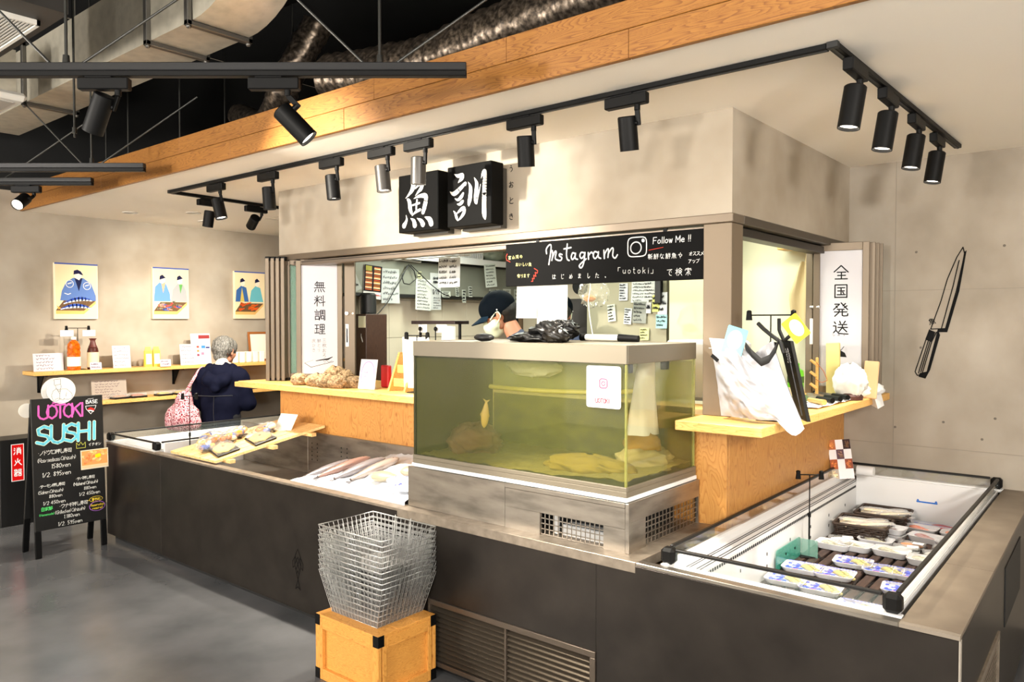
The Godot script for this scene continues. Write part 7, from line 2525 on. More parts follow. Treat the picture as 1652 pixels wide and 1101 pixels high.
# folding chalk sign on the floor
func build_board():
	var o := thing("chalk_sign", "black folding chalk sign with pink and blue sushi lettering standing on the floor", "sign", V(-5.95, 0, -2.21), PI / 2)
	var w := 0.475
	var b := MB.new()
	# front leaf leans back slightly; in this frame x runs along the sign, z towards the reader
	var lean := T(V(-w / 2, 0, 0.05), V(1, 0, 0), V(0, 1, -0.05))
	b.at(lean)
	b.span(V(0.0, 0.19, -0.018), V(w, 1.11, 0), 0.003)
	part("front_leaf", b, mt(0.025, 0.025, 0.026, 0.45), o)
	for s in [0.0, w - 0.04]:
		b = MB.new()
		b.at(lean)
		b.span(V(s, 0, -0.018), V(s + 0.04, 0.1895, 0), 0.003)
		part("leg", b, black, o)
	b = MB.new()
	var back := T(V(-w / 2, 0, -0.20), V(1, 0, 0), V(0, 1, 0.17))
	b.at(back)
	b.span(V(0, 0.25, -0.018), V(w, 1.09, 0), 0.003)
	part("back_leaf", b, mt(0.03, 0.03, 0.03, 0.5), o)
	for s in [0.0, w - 0.04]:
		b = MB.new()
		b.at(back)
		b.span(V(s, 0, -0.018), V(s + 0.04, 0.2495, 0), 0.003)
		part("leg", b, black, o)
	b = MB.new()
	b.at(T(V(-0.25, 1.03, -0.04), V(1, 0, 0), V(0, 0, -1)))
	b.lathe(V(0, 0, 0), [Vector2(0, 0), Vector2(0.05, 0), Vector2(0.05, 0.01), Vector2(0, 0.01)], 24)
	part("side_disc", b, mt(0.85, 0.83, 0.79, 0.5), o).set_meta("label", "pale round disc peeping out at the sign's left edge")
	# round white plate with a line drawing of a cook in a jacket
	var topper := thing("round_topper", "round white disc with a line drawing of a cook on top of the chalk sign", "disc", V(-5.965, 1.075, -2.17), PI / 2)
	b = MB.new()
	var circ := PackedVector2Array()
	for k in 40:
		circ.append(Vector2(cos(TAU * k / 40.0), sin(TAU * k / 40.0)) * 0.093)
	b.prism(circ, 0.012, T(V(0, 0.083, 0)))
	b.prism(circ, 0.012, T(V(-0.018, 0.078, -0.05)))
	part("disc", b, mt(0.90, 0.89, 0.87, 0.5), topper)
	b = MB.new()
	b.ink(0.1, 0.1, 0.1)
	var fr := T(V(0, 0.083, 0.0125))
	for s in [[[-40, 35], [-42, 70], [-5, 72], [-5, 40]], [[-34, 34], [-30, 12], [-10, 6], [-2, 22], [-5, 40], [-38, 34]], [[-28, 14], [-48, 0], [-58, -28], [-48, -60], [-30, -64]], [[-6, 10], [30, 8], [58, -20], [62, -48], [40, -58], [10, -52]], [[-28, 12], [-10, -20], [-4, 10]], [[-10, -20], [-12, -52]], [[-30, -64], [-10, -54], [10, -60], [16, -48]], [[-40, -54], [-20, -46], [0, -52]], [[28, -14], [24, -38]], [[-22, 4], [-12, -6], [-8, 4]]]:
		b.stroke(s.map(func(q): return Vector2(q[0], q[1]) * 0.00115), 0.0009, fr)
	part("line_drawing", b, printed(), topper)
	# lettering
	b = MB.new()
	fr = lean.translated_local(V(0, 0, 0.0006))
	b.ink(0.87, 0.38, 0.72)
	write(b, "UOTOKI", fr.translated_local(V(0.045, 0.965, 0)), 0.095, 0.0064, 0.64, 0.03)
	b.stroke([Vector2(0.14, 1.075), Vector2(0.20, 1.08)], 0.005, fr)
	b.ink(0.95, 0.95, 0.80)
	write(b, "SUSHI", fr.translated_local(V(0.03, 0.79, 0.0)), 0.125, 0.0122, 0.82, 0.04)
	b.ink(0.42, 0.78, 0.86)
	write(b, "SUSHI", fr.translated_local(V(0.03, 0.79, 0.0004)), 0.125, 0.0095, 0.82, 0.04)
	b.ink(0.93, 0.93, 0.93)
	write(b, "BASE", fr.translated_local(V(0.36, 1.052, 0)), 0.024, 0.0021, 1.0)
	b.stroke([Vector2(0.372, 1.085), Vector2(0.412, 1.087)], 0.001, fr)
	b.stroke([Vector2(0.356, 1.035), Vector2(0.428, 1.035), Vector2(0.42, 1.012), Vector2(0.39, 0.975), Vector2(0.36, 1.012), Vector2(0.356, 1.035)], 0.0016, fr)
	b.ink(0.85, 0.2, 0.18)
	b.stroke([Vector2(0.375, 1.008), Vector2(0.39, 1.016), Vector2(0.41, 1.005)], 0.007, fr)
	b.ink(0.95, 0.95, 0.95)
	b.stroke([Vector2(0.375, 1.0), Vector2(0.39, 1.0), Vector2(0.408, 0.993)], 0.004, fr, 0.0003)
	b.ink(0.92, 0.92, 0.90)
	var rows := [["*ノドグロ押し寿司", 0.03, 0.715, 0.032, 0.75, 0.0016], ["(Rosy seabass Oshizushi)", 0.03, 0.665, 0.027, 0.60, 0.0012], ["1580yen", 0.115, 0.615, 0.03, 0.92, 0.0017], ["1/2. 895yen", 0.055, 0.56, 0.03, 0.92, 0.0017], ["イチオシ", 0.365, 0.742, 0.022, 0.95, 0.0013],
		["*サーモン押し寿司", 0.03, 0.485, 0.025, 0.72, 0.0014], ["(Salmon Oshizushi)", 0.028, 0.445, 0.023, 0.62, 0.0012], ["880yen", 0.095, 0.41, 0.022, 0.92, 0.0014], ["1/2 450yen", 0.055, 0.365, 0.024, 0.92, 0.0014],
		["*サバ押し寿司", 0.27, 0.505, 0.024, 0.76, 0.0014], ["(Mackerel Oshizushi)", 0.255, 0.468, 0.023, 0.58, 0.0012], ["880yen", 0.325, 0.43, 0.022, 0.92, 0.0014], ["1/2 450yen", 0.29, 0.39, 0.024, 0.92, 0.0014],
		["*ウナギ押し寿司", 0.155, 0.325, 0.030, 0.78, 0.0016], ["(Grilled eel Oshizushi)", 0.13, 0.288, 0.025, 0.60, 0.0012], ["1.180yen", 0.185, 0.25, 0.025, 0.92, 0.0015], ["1/2. 595yen", 0.145, 0.203, 0.026, 0.92, 0.0015]]
	for r in rows:
		write(b, r[0], fr.translated_local(V(r[1], r[2], 0)), r[3], r[5] * 0.76, r[4], 0.1)
	b.ink(0.35, 0.85, 0.45)
	write(b, "自家製", fr.translated_local(V(0.04, 0.325, 0)), 0.027, 0.0014, 0.85)
	write(b, "(Homemade)", fr.translated_local(V(0.03, 0.292, 0)), 0.016, 0.0009, 0.85)
	b.ink(0.92, 0.80, 0.25)
	write(b, "要予約", fr.translated_local(V(0.375, 0.338, 0)), 0.021, 0.0012, 0.85)
	b.stroke([Vector2(0.345, 0.345), Vector2(0.36, 0.35)], 0.0012, fr)
	write(b, "Reservation", fr.translated_local(V(0.368, 0.30, 0)), 0.016, 0.001, 0.80)
	write(b, "required", fr.translated_local(V(0.378, 0.277, 0)), 0.016, 0.001, 0.85)
	for e in [[0.405, 0.35, 0.045, 0.02], ]:
		var ring := []
		for k in 25:
			ring.append(Vector2(e[0] + e[2] * cos(TAU * k / 24.0), e[1] + e[3] * sin(TAU * k / 24.0)))
		b.stroke(ring, 0.0011, fr)
	b.ink(0.72, 0.45, 0.85)
	var ring := []
	for k in 25:
		ring.append(Vector2(0.412 + 0.054 * cos(TAU * k / 24.0), 0.298 + 0.034 * sin(TAU * k / 24.0)))
	b.stroke(ring, 0.0013, fr)
	b.ink(0.82, 0.82, 0.35)
	b.stroke([Vector2(0.285, 0.735), Vector2(0.285, 0.775), Vector2(0.302, 0.755), Vector2(0.315, 0.778), Vector2(0.328, 0.755), Vector2(0.345, 0.775), Vector2(0.345, 0.735), Vector2(0.285, 0.735)], 0.0013, fr)
	part("chalk_writing", b, printed(0.7), o)
	# photo of sushi in a clear sleeve
	b = MB.new()
	b.at(lean)
	b.span(V(0.31, 0.575, 0.0008), V(0.50, 0.715, 0.003))
	var ph := part("photo", b, mt(0.92, 0.86, 0.76, 0.3), o)
	b = MB.new()
	b.ink(0.90, 0.62, 0.36)
	b.at(lean)
	b.prism(PackedVector2Array([Vector2(0.316, 0.60), Vector2(0.494, 0.60), Vector2(0.494, 0.709), Vector2(0.316, 0.709)]), 0, T(V(0, 0, 0.0033)))
	for s in 40:
		var c = [[0.95, 0.72, 0.42], [0.90, 0.52, 0.30], [0.95, 0.80, 0.55], [0.93, 0.60, 0.40]][s % 4]
		b.ink(c[0], c[1], c[2])
		var x := rng.randf_range(0.325, 0.48)
		var y := rng.randf_range(0.625, 0.70)
		b.stroke([Vector2(x, y), Vector2(x + rng.randf_range(-0.012, 0.012), y + rng.randf_range(-0.008, 0.008))], 0.008, T(V(0, 0, 0.0034 + 0.00002 * s)))
	b.ink(0.96, 0.85, 0.12)
	b.stroke([Vector2(0.42, 0.665), Vector2(0.435, 0.668)], 0.014, T(V(0, 0, 0.0046)))
	b.ink(0.90, 0.78, 0.60)
	b.prism(PackedVector2Array([Vector2(0.316, 0.585), Vector2(0.494, 0.585), Vector2(0.494, 0.605), Vector2(0.316, 0.605)]), 0, T(V(0, 0, 0.0047)))
	part("photo_print", b, printed(0.3), ph)

func build_crate():
	var o := thing("wooden_crate", "small pine crate with black metal corner brackets carrying the shopping baskets", "crate", V(-2.73, 0, -2.314))
	var w := 0.44
	var d := 0.346
	var h := 0.30
	var t := 0.05
	var b := MB.new()
	b.span(V(-w / 2 + 0.02, 0.02, -d / 2 + 0.02), V(w / 2 - 0.02, h - 0.015, d / 2 - 0.02))
	part("inner_panels", b, pine, o)
	# lid of three boards
	for i in 3:
		b = MB.new()
		b.span(V(-w / 2, h - 0.014, -d / 2 + d * i / 3.0 + 0.0005), V(w / 2, h, -d / 2 + d * (i + 1) / 3.0 - 0.0005), 0.002)
		part("lid_board", b, pine, o)
	var up := tri_mat(ply(Color(0.86, 0.62, 0.30), Color(0.70, 0.45, 0.17), 22, 5.0, true, 2, 256), V(2.5, 1.5, 2.5), 0.5)
	for sx in [-1.0, 1.0]:
		for sz in [-1.0, 1.0]:
			b = MB.new()
			b.span(V(sx * w / 2, 0, sz * d / 2), V(sx * (w / 2 - t), h - 0.0145, sz * (d / 2 - 0.02)), 0.002)
			part("corner_batten", b, up, o)
			b = MB.new()
			b.span(V(sx * w / 2, 0, sz * (d / 2 - 0.025)), V(sx * (w / 2 - 0.02), h - 0.0145, sz * (d / 2 - t)), 0.002)
			part("corner_batten", b, up, o)
			for y in [0.0, h - 0.05]:
				b = MB.new()
				b.span(V(sx * (w / 2 + 0.0015), y, sz * (d / 2 + 0.0015)), V(sx * (w / 2 - 0.034), y + 0.05, sz * d / 2), 0.0006)
				b.span(V(sx * (w / 2 + 0.0015), y, sz * d / 2), V(sx * w / 2, y + 0.05, sz * (d / 2 - 0.034)), 0.0006)
				for q in [0.012, 0.036]:
					b.ball(V(sx * (w / 2 - 0.02), y + q, sz * (d / 2 + 0.0015)), V(0.003, 0.003, 0.0015), 8, 4)
					b.ball(V(sx * (w / 2 + 0.0015), y + q, sz * (d / 2 - 0.02)), V(0.0015, 0.003, 0.003), 8, 4)
				part("corner_bracket", b, black, o)
	for y in [0.0, h - 0.064]:
		for sz in [-1.0, 1.0]:
			b = MB.new()
			b.span(V(-w / 2 + t + 0.0005, y, sz * d / 2), V(w / 2 - t - 0.0005, y + t, sz * (d / 2 - 0.02)), 0.002)
			part("rail", b, pine, o)
		for sx in [-1.0, 1.0]:
			b = MB.new()
			b.span(V(sx * w / 2, y, -d / 2 + t + 0.0005), V(sx * (w / 2 - 0.02), y + t, d / 2 - t - 0.0005), 0.002)
			part("rail", b, pine, o)
	# nested wire baskets
	var chrome := mt(0.76, 0.76, 0.75, 0.36, 0.8)
	var bs := thing("wire_basket", "bottom wire shopping basket of the stack, resting on the wooden crate", "basket", V(-2.745, h, -2.338), 0.0, "stacked wire shopping baskets")
	var bw := 0.16
	var bd := 0.137
	var tw := 0.222
	var td := 0.163
	var bh := 0.19
	b = MB.new()
	b.tube([V(-tw, bh, td), V(tw, bh, td), V(tw, bh, -td), V(-tw, bh, -td)], 0.0034, 8, true)
	part("rim", b, chrome, bs)
	b = MB.new()
	var nx := 15
	var nz := 12
	for i in nx + 1:
		var u := i / float(nx) * 2.0 - 1.0
		for s in [-1.0, 1.0]:
			b.cone(V(u * bw, 0.002, s * bd), V(u * tw, bh, s * td), 0.0015, 0.0015, 5, false, false)
		b.cone(V(u * bw, 0.002, -bd), V(u * bw, 0.002, bd), 0.0015, 0.0015, 5, false, false)
	for i in range(1, nz):
		var u := i / float(nz) * 2.0 - 1.0
		for s in [-1.0, 1.0]:
			b.cone(V(s * bw, 0.002, u * bd), V(s * tw, bh, u * td), 0.0015, 0.0015, 5, false, false)
		b.cone(V(-bw, 0.002, u * bd), V(bw, 0.002, u * bd), 0.0015, 0.0015, 5, false, false)
	for k in 7:
		var q := k / 7.0
		var x := lerpf(bw, tw, q)
		var z := lerpf(bd, td, q)
		var y := lerpf(0.002, bh, q)
		b.tube([V(-x, y, z), V(x, y, z), V(x, y, -z), V(-x, y, -z)], 0.0019, 5, true)
	stuff(part("wire_mesh", b, chrome, bs))
	# folded carrying handles at both ends with their hinge coils
	for s in [-1.0, 1.0]:
		for e in [-1.0, 1.0]:
			b = MB.new()
			for k in 4:
				b.tube([V(s * 0.055 + 0.005, bh - k * 0.006, e * td), V(s * 0.055, bh - k * 0.006 + 0.002, e * (td + 0.005)), V(s * 0.055 - 0.005, bh - k * 0.006, e * td), V(s * 0.055, bh - k * 0.006 - 0.002, e * (td - 0.005))], 0.0015, 5, true)
			b.cone(V(s * 0.055, bh + 0.01, e * td), V(s * 0.05, 0.06, e * (td - 0.022)), 0.0026, 0.0026, 6)
			part("handle_hinge", b, chrome, bs)
	b = MB.new()
	b.hexa([V(-bw + 0.003, 0.004, -bd + 0.003), V(bw - 0.003, 0.004, -bd + 0.003), V(bw - 0.003, 0.004, bd - 0.003), V(-bw + 0.003, 0.004, bd - 0.003)], [V(-bw + 0.003, 0.0055, -bd + 0.003), V(bw - 0.003, 0.0055, -bd + 0.003), V(bw - 0.003, 0.0055, bd - 0.003), V(-bw + 0.003, 0.0055, bd - 0.003)])
	for s in [-1.0, 1.0]:
		b.hexa([V(-bw + 0.003, 0.004, s * (bd - 0.003)), V(bw - 0.003, 0.004, s * (bd - 0.003)), V(bw - 0.003, 0.004, s * (bd - 0.0036)), V(-bw + 0.003, 0.004, s * (bd - 0.0036))], [V(-bw - 0.008, 0.04, s * (bd + 0.003)), V(bw + 0.008, 0.04, s * (bd + 0.003)), V(bw + 0.008, 0.04, s * (bd + 0.0024)), V(-bw - 0.008, 0.04, s * (bd + 0.0024))])
		b.hexa([V(s * (bw - 0.003), 0.004, -bd), V(s * (bw - 0.003), 0.004, bd), V(s * (bw - 0.0036), 0.004, bd), V(s * (bw - 0.0036), 0.004, -bd)], [V(s * (bw + 0.009), 0.04, -bd), V(s * (bw + 0.009), 0.04, bd), V(s * (bw + 0.0084), 0.04, bd), V(s * (bw + 0.0084), 0.04, -bd)])
	part("plastic_base", b, mt(0.50, 0.49, 0.48, 0.4, 0.3), bs)
	var ord := ["second", "third", "fourth", "fifth", "sixth", "seventh", "eighth", "ninth"]
	for i in 9:
		dup(bs, V(-2.745 + 0.002 * sin(i * 2.0), h + 0.0234 * (i + 1), -2.338), 0.006 * sin(i * 1.3), "topmost wire shopping basket of the stack, empty and open" if i == 8 else "%s wire shopping basket from the bottom of the stack" % ord[i])

# tall glazed door leaf with a metal frame; origin at the foot of its left stile, x along the leaf
func leaf(label: String, at: Vector3, dir: Vector3, w: float, h: float, sheet: bool) -> Node3D:
	var o := thing("door_leaf", label, "door", at)
	var f := T(V(0, 0, 0), dir, V(0, 1, 0))
	for e in [[0.0, 0.0, 0.035, h], [w - 0.035, 0.0, w, h], [0.0351, h - 0.045, w - 0.0351, h], [0.0351, 0.0, w - 0.0351, 0.05]]:
		var b := MB.new()
		b.at(f)
		b.span(V(e[0], e[1], -0.015), V(e[2], e[3], 0.015), 0.002)
		part("frame", b, frame_metal, o)
	var b := MB.new()
	b.at(f)
	b.span(V(0.03, 0.045, -0.003), V(w - 0.03, h - 0.04, 0.003))
	part("pane", b, mt(0.78, 0.775, 0.80, 0.5) if sheet else glass(0.55, 0.75, 0.66, 0.28, 0.03), o)
	for y in [-0.004, h - 0.012]:
		b = MB.new()
		b.at(f)
		b.box(V(0.018, y + 0.008, 0), V(0.03, 0.03, 0.04), 0.003)
		part("roller", b, black, o)
	return o

func build_doors():
	var y0 := 1.232
	var along := V(0.772, 0, -0.636)
	var h := 0.865
	# left: leaves folded into a stack, then the one with the sign
	for i in 4:
		leaf(["folded grey glass door leaf, outermost of the left stack", "folded grey glass door leaf, second of the left stack", "folded grey glass door leaf, third of the left stack", "folded grey glass door leaf, innermost of the left stack"][i], V(-4.79, y0, -3.085) + along * (0.036 * i), V(-0.30, 0, -0.95), 0.30, h, false)
	leaf("grey door leaf with clear green glass behind the left paper sign", V(-4.735, y0, -3.20) + V(0, 0, 0), along, 0.34, h, false)
	var d := leaf("grey door leaf carrying a white paper sign with black brush characters for free preparation", V(-4.625, y0, -3.215), along, 0.325, h, true)
	var f := T(V(0, 0, 0), along).translated_local(V(0, 0, 0.0034))
	var b := MB.new()
	b.ink(0.13, 0.13, 0.14)
	write(b, "無料調理", f.translated_local(V(0.125, 0.625, 0)), 0.078, 0.0030, 1.08, 0.0, true)
	b.ink(0.40, 0.40, 0.42)
	write(b, "します", f.translated_local(V(0.12, 0.338, 0)), 0.020, 0.0008, 1.25)
	write(b, "三枚おろし", f.translated_local(V(0.18, 0.270, 0)), 0.030, 0.0011, 1.0, 0.0, true)
	write(b, "鱗とり", f.translated_local(V(0.145, 0.270, 0)), 0.026, 0.0008, 1.08, 0.0, true)
	write(b, "皮ひき", f.translated_local(V(0.108, 0.270, 0)), 0.026, 0.0008, 1.08, 0.0, true)
	part("brush_lettering", b, printed(0.6), d)
	b = MB.new()
	b.ink(0.1, 0.1, 0.1)
	b.stroke([Vector2(0.055, 0.125), Vector2(0.10, 0.095), Vector2(0.26, 0.135)], 0.0016, f)
	b.stroke([Vector2(0.055, 0.125), Vector2(0.115, 0.145)], 0.0006, f)
	b.stroke([Vector2(0.20, 0.15), Vector2(0.225, 0.13), Vector2(0.25, 0.142)], 0.0010, f)
	b.stroke([Vector2(0.135, 0.14), Vector2(0.18, 0.148), Vector2(0.22, 0.152), Vector2(0.252, 0.168)], [0.002, 0.004, 0.006, 0.002], f)
	b.ink(0.75, 0.75, 0.78)
	b.stroke([Vector2(0.12, 0.15), Vector2(0.10, 0.23)], 0.0006, f)
	b.stroke([Vector2(0.13, 0.15), Vector2(0.16, 0.22)], 0.0006, f)
	part("knife_drawing", b, printed(0.6), d)
	# the last, narrow leaf edge with lock and pull
	var st := thing("door_stile", "narrow grey door stile with chrome lock right of the left paper sign", "door", V(-4.368, y0, -3.435))
	var e := T(V(0, 0, 0), along)
	b = MB.new()
	b.at(e)
	b.span(V(0, 0, -0.02), V(0.075, h - 0.015, 0.015), 0.003)
	part("stile", b, frame_metal, st)
	b = MB.new()
	b.at(e)
	b.span(V(0.008, 0.24, 0.0151), V(0.032, 0.40, 0.019), 0.004)
	part("pull_plate", b, mt(0.75, 0.74, 0.72, 0.3, 0.6), st)
	b = MB.new()
	b.at(e)
	b.span(V(0.014, 0.27, 0.0191), V(0.024, 0.37, 0.0195))
	part("pull_slot", b, mt(0.03, 0.03, 0.03, 0.6), st)
	b = MB.new()
	b.at(e)
	b.cone(V(0.02, 0.475, 0.015), V(0.02, 0.475, 0.035), 0.012, 0.012, 14)
	b.cone(V(0.06, 0.475, 0.015), V(0.06, 0.475, 0.02), 0.006, 0.006, 10)
	part("lock", b, mt(0.75, 0.73, 0.70, 0.3, 0.8), st)
	# right: leaf with sign across the side opening, others folded behind it
	var rd := V(0.98, 0, -0.198)
	for i in 3:
		leaf(["folded grey glass door leaf directly behind the right paper sign", "folded grey glass door leaf, middle one behind the right paper sign", "folded grey glass door leaf nearest the concrete wall"][i], V(-1.445 + 0.006 * i, y0, -4.60 - 0.055 * i), rd, 0.265, h, false)
	d = leaf("grey door leaf carrying a white paper sign with black brush characters for nationwide shipping", V(-1.487, y0, -4.535), rd, 0.292, h, true)
	f = T(V(0, 0, 0), rd).translated_local(V(0, 0, 0.0034))
	b = MB.new()
	b.ink(0.05, 0.05, 0.06)
	write(b, "全国発送", f.translated_local(V(0.105, 0.655, 0)), 0.082, 0.0034, 1.08, 0.0, true)
	part("brush_lettering", b, printed(0.6), d)
	b = MB.new()
	b.ink(0.40, 0.40, 0.42)
	write(b, "します", f.translated_local(V(0.10, 0.335, 0)), 0.020, 0.0009, 1.3)
	part("brush_lettering", b, printed(0.6), d)
	b = MB.new()
	b.ink(0.1, 0.1, 0.1)
	b.prism(PackedVector2Array([Vector2(0.105, 0.22), Vector2(0.18, 0.215), Vector2(0.17, 0.24), Vector2(0.145, 0.255), Vector2(0.12, 0.24)]), 0, f)
	b.stroke([Vector2(0.125, 0.27), Vector2(0.15, 0.255), Vector2(0.165, 0.275)], 0.0015, f)
	part("parcel_drawing", b, printed(0.6), d)
	var s2 := thing("door_stile", "grey door stile with chrome latch left of the right paper sign", "door", V(-1.535, y0, -4.56))
	b = MB.new()
	b.span(V(0, 0, -0.02), V(0.04, h, 0.015), 0.003)
	part("stile", b, frame_metal, s2)
	b = MB.new()
	b.cone(V(0.03, 0.50, 0.02), V(0.085, 0.50, 0.03), 0.01, 0.01, 12)
	part("latch", b, mt(0.75, 0.73, 0.70, 0.3, 0.8), s2)
	b = MB.new()
	b.box(V(0.035, 0.36, 0.0155), V(0.02, 0.15, 0.004), 0.003)
	part("pull_plate", b, mt(0.78, 0.77, 0.75, 0.3, 0.6), s2)
	b = MB.new()
	b.span(V(-1.212, y0 + 0.36, -4.70), V(-1.205, y0 + 0.50, -4.685), 0.001)
	solo("white_tag", b, white_enamel, "narrow white strip on the edge of the right door stack", "tag")

func build_shelf_things():
	var Y := 1.232
	# knobbly shellfish heap on the wooden top before the left sign
	var spots := [[-4.32, -3.02, 0.0, 0.052], [-4.22, -3.06, 0.0, 0.048], [-4.13, -3.03, 0.0, 0.055], [-4.03, -3.02, 0.0, 0.056], [-3.92, -3.03, 0.0, 0.056], [-4.20, -3.14, 0.0, 0.05], [-4.08, -3.13, 0.045, 0.056], [-3.97, -3.13, 0.03, 0.052], [-3.86, -3.12, 0.0, 0.05]]
	var nm := ["leftmost rough beige shellfish of the heap by the left sign", "rough beige shellfish second from the left in the heap", "rough beige shellfish low in the middle of the heap", "rough beige shellfish low right of the heap's middle", "rough beige shellfish at the right front, by the pink ringed card", "rough beige shellfish at the back left of the heap", "rough beige shellfish topmost in the heap", "rough beige shellfish high at the right of the heap", "rough beige shellfish at the back right of the heap"]
	var sm := tri_mat(noise_tex(0.04, [Color(0.34, 0.26, 0.17), Color(0.58, 0.47, 0.33), Color(0.72, 0.62, 0.47)], 99, 3, 256), V(6, 6, 6), 0.8, 0.0, false)
	for i in spots.size():
		var q = spots[i]
		var b := MB.new()
		crumple_into(b, V(0, 0, 0), V(q[3], q[3] * 0.72, q[3] * 0.85), 200 + i, 0.45, 2.6, 26, 14)
		for k in 4:
			var a := TAU * k / 4.0 + i
			b.cone(V(cos(a) * 0.03, 0.01, sin(a) * 0.03), V(cos(a) * (q[3] + 0.014), 0.02 + 0.01 * sin(a * 3.0), sin(a) * (q[3] + 0.01)), 0.014, 0.003, 8)
		var o := solo("shellfish", b, sm, nm[i], "shellfish", "heap of rough shellfish on the wooden counter")
		o.position = V(q[0], Y + q[3] * 0.60 + q[2], q[1])
		o.rotation.y = i * 1.7
	var c := card("price_card", V(-3.71, Y, -3.08), 0.135, 0.185, 0.15, Color(0.95, 0.93, 0.95), "white card with a hand-drawn pink ring beside the shellfish heap", 0, 0.18)
	var b := MB.new()
	b.ink(0.87, 0.55, 0.78)
	var ring := []
	for k in 31:
		var a := TAU * k / 33.0 - 1.0
		ring.append(Vector2(0.066 + 0.052 * cos(a), 0.093 + 0.078 * sin(a)))
	var t := T(V(-0.0675, 0, 0), V(1, 0, 0), V(0, 1, -0.18))
	b.stroke(ring, 0.0022, t, 0.0032)
	scribble(b, t.translated_local(V(0.03, 0.06, 0)), 0.07, 0.06, 2, 0.0007, 0.0032)
	part("drawing", b, printed(), c)
	# wooden easel-like stand
	var st := thing("wooden_stand", "small light wooden slanted stand left of the fish tank", "stand", V(-3.45, Y, -3.16))
	for s in [-0.07, 0.07]:
		b = MB.new()
		b.hexa([V(s - 0.008, 0, -0.07), V(s + 0.008, 0, -0.07), V(s + 0.008, 0, 0.07), V(s - 0.008, 0, 0.07)], [V(s - 0.008, 0.23, -0.05), V(s + 0.008, 0.23, -0.05), V(s + 0.008, 0.23, -0.02), V(s - 0.008, 0.23, -0.02)])
		part("side", b, ply_counter, st)
	for q in [[0.05, 0.03], [0.13, 0.0]]:
		b = MB.new()
		b.box(V(0, q[0], q[1]), V(0.125, 0.05, 0.012), 0.002)
		part("crosspiece", b, ply_counter, st)
	b = MB.new()
	b.box(V(0, 0.07, 0), V(0.07, 0.14, 0.035), 0.006)
	solo("red_box", b, mt(0.78, 0.08, 0.12, 0.45), "bright red packet standing between the ringed card and the wooden stand", "packet").position = V(-3.72, Y, -3.25)
	b = MB.new()
	b.lathe(V(0, 0, 0), [Vector2(0, 0), Vector2(0.05, 0), Vector2(0.07, 0.05), Vector2(0.066, 0.052), Vector2(0.046, 0.006), Vector2(0, 0.006)], 24)
	solo("brown_bowl", b, mt(0.45, 0.26, 0.10, 0.4), "brown bowl behind the wooden stand", "bowl").position = V(-3.66, Y + 0.09, -3.42)
	var bx := MB.new()
	bx.box(V(0, 0.045, 0), V(0.22, 0.09, 0.14), 0.004)
	solo("wooden_box", bx, ply_counter, "light wooden box under the brown bowl", "box").position = V(-3.66, Y, -3.42)
	var cs := clip_stand(V(-3.30, Y, -3.12), 0.335, 0.075, "black clip stand with a big white sheet at the tank's left end", 0.2)
	b = MB.new()
	b.hexa([V(-0.10, -0.30, 0.0), V(0.10, -0.30, -0.03), V(0.10, -0.30, -0.0315), V(-0.10, -0.30, -0.0015)], [V(-0.115, 0, 0.0), V(0.09, 0, -0.02), V(0.09, 0, -0.0215), V(-0.115, 0, -0.0015)])
	solo("hanging_sheet", b, mt(0.95, 0.95, 0.95, 0.7), "big white sheet clipped to the stand at the tank's left end", "paper").position = V(-3.30, Y + 0.325, -3.11)

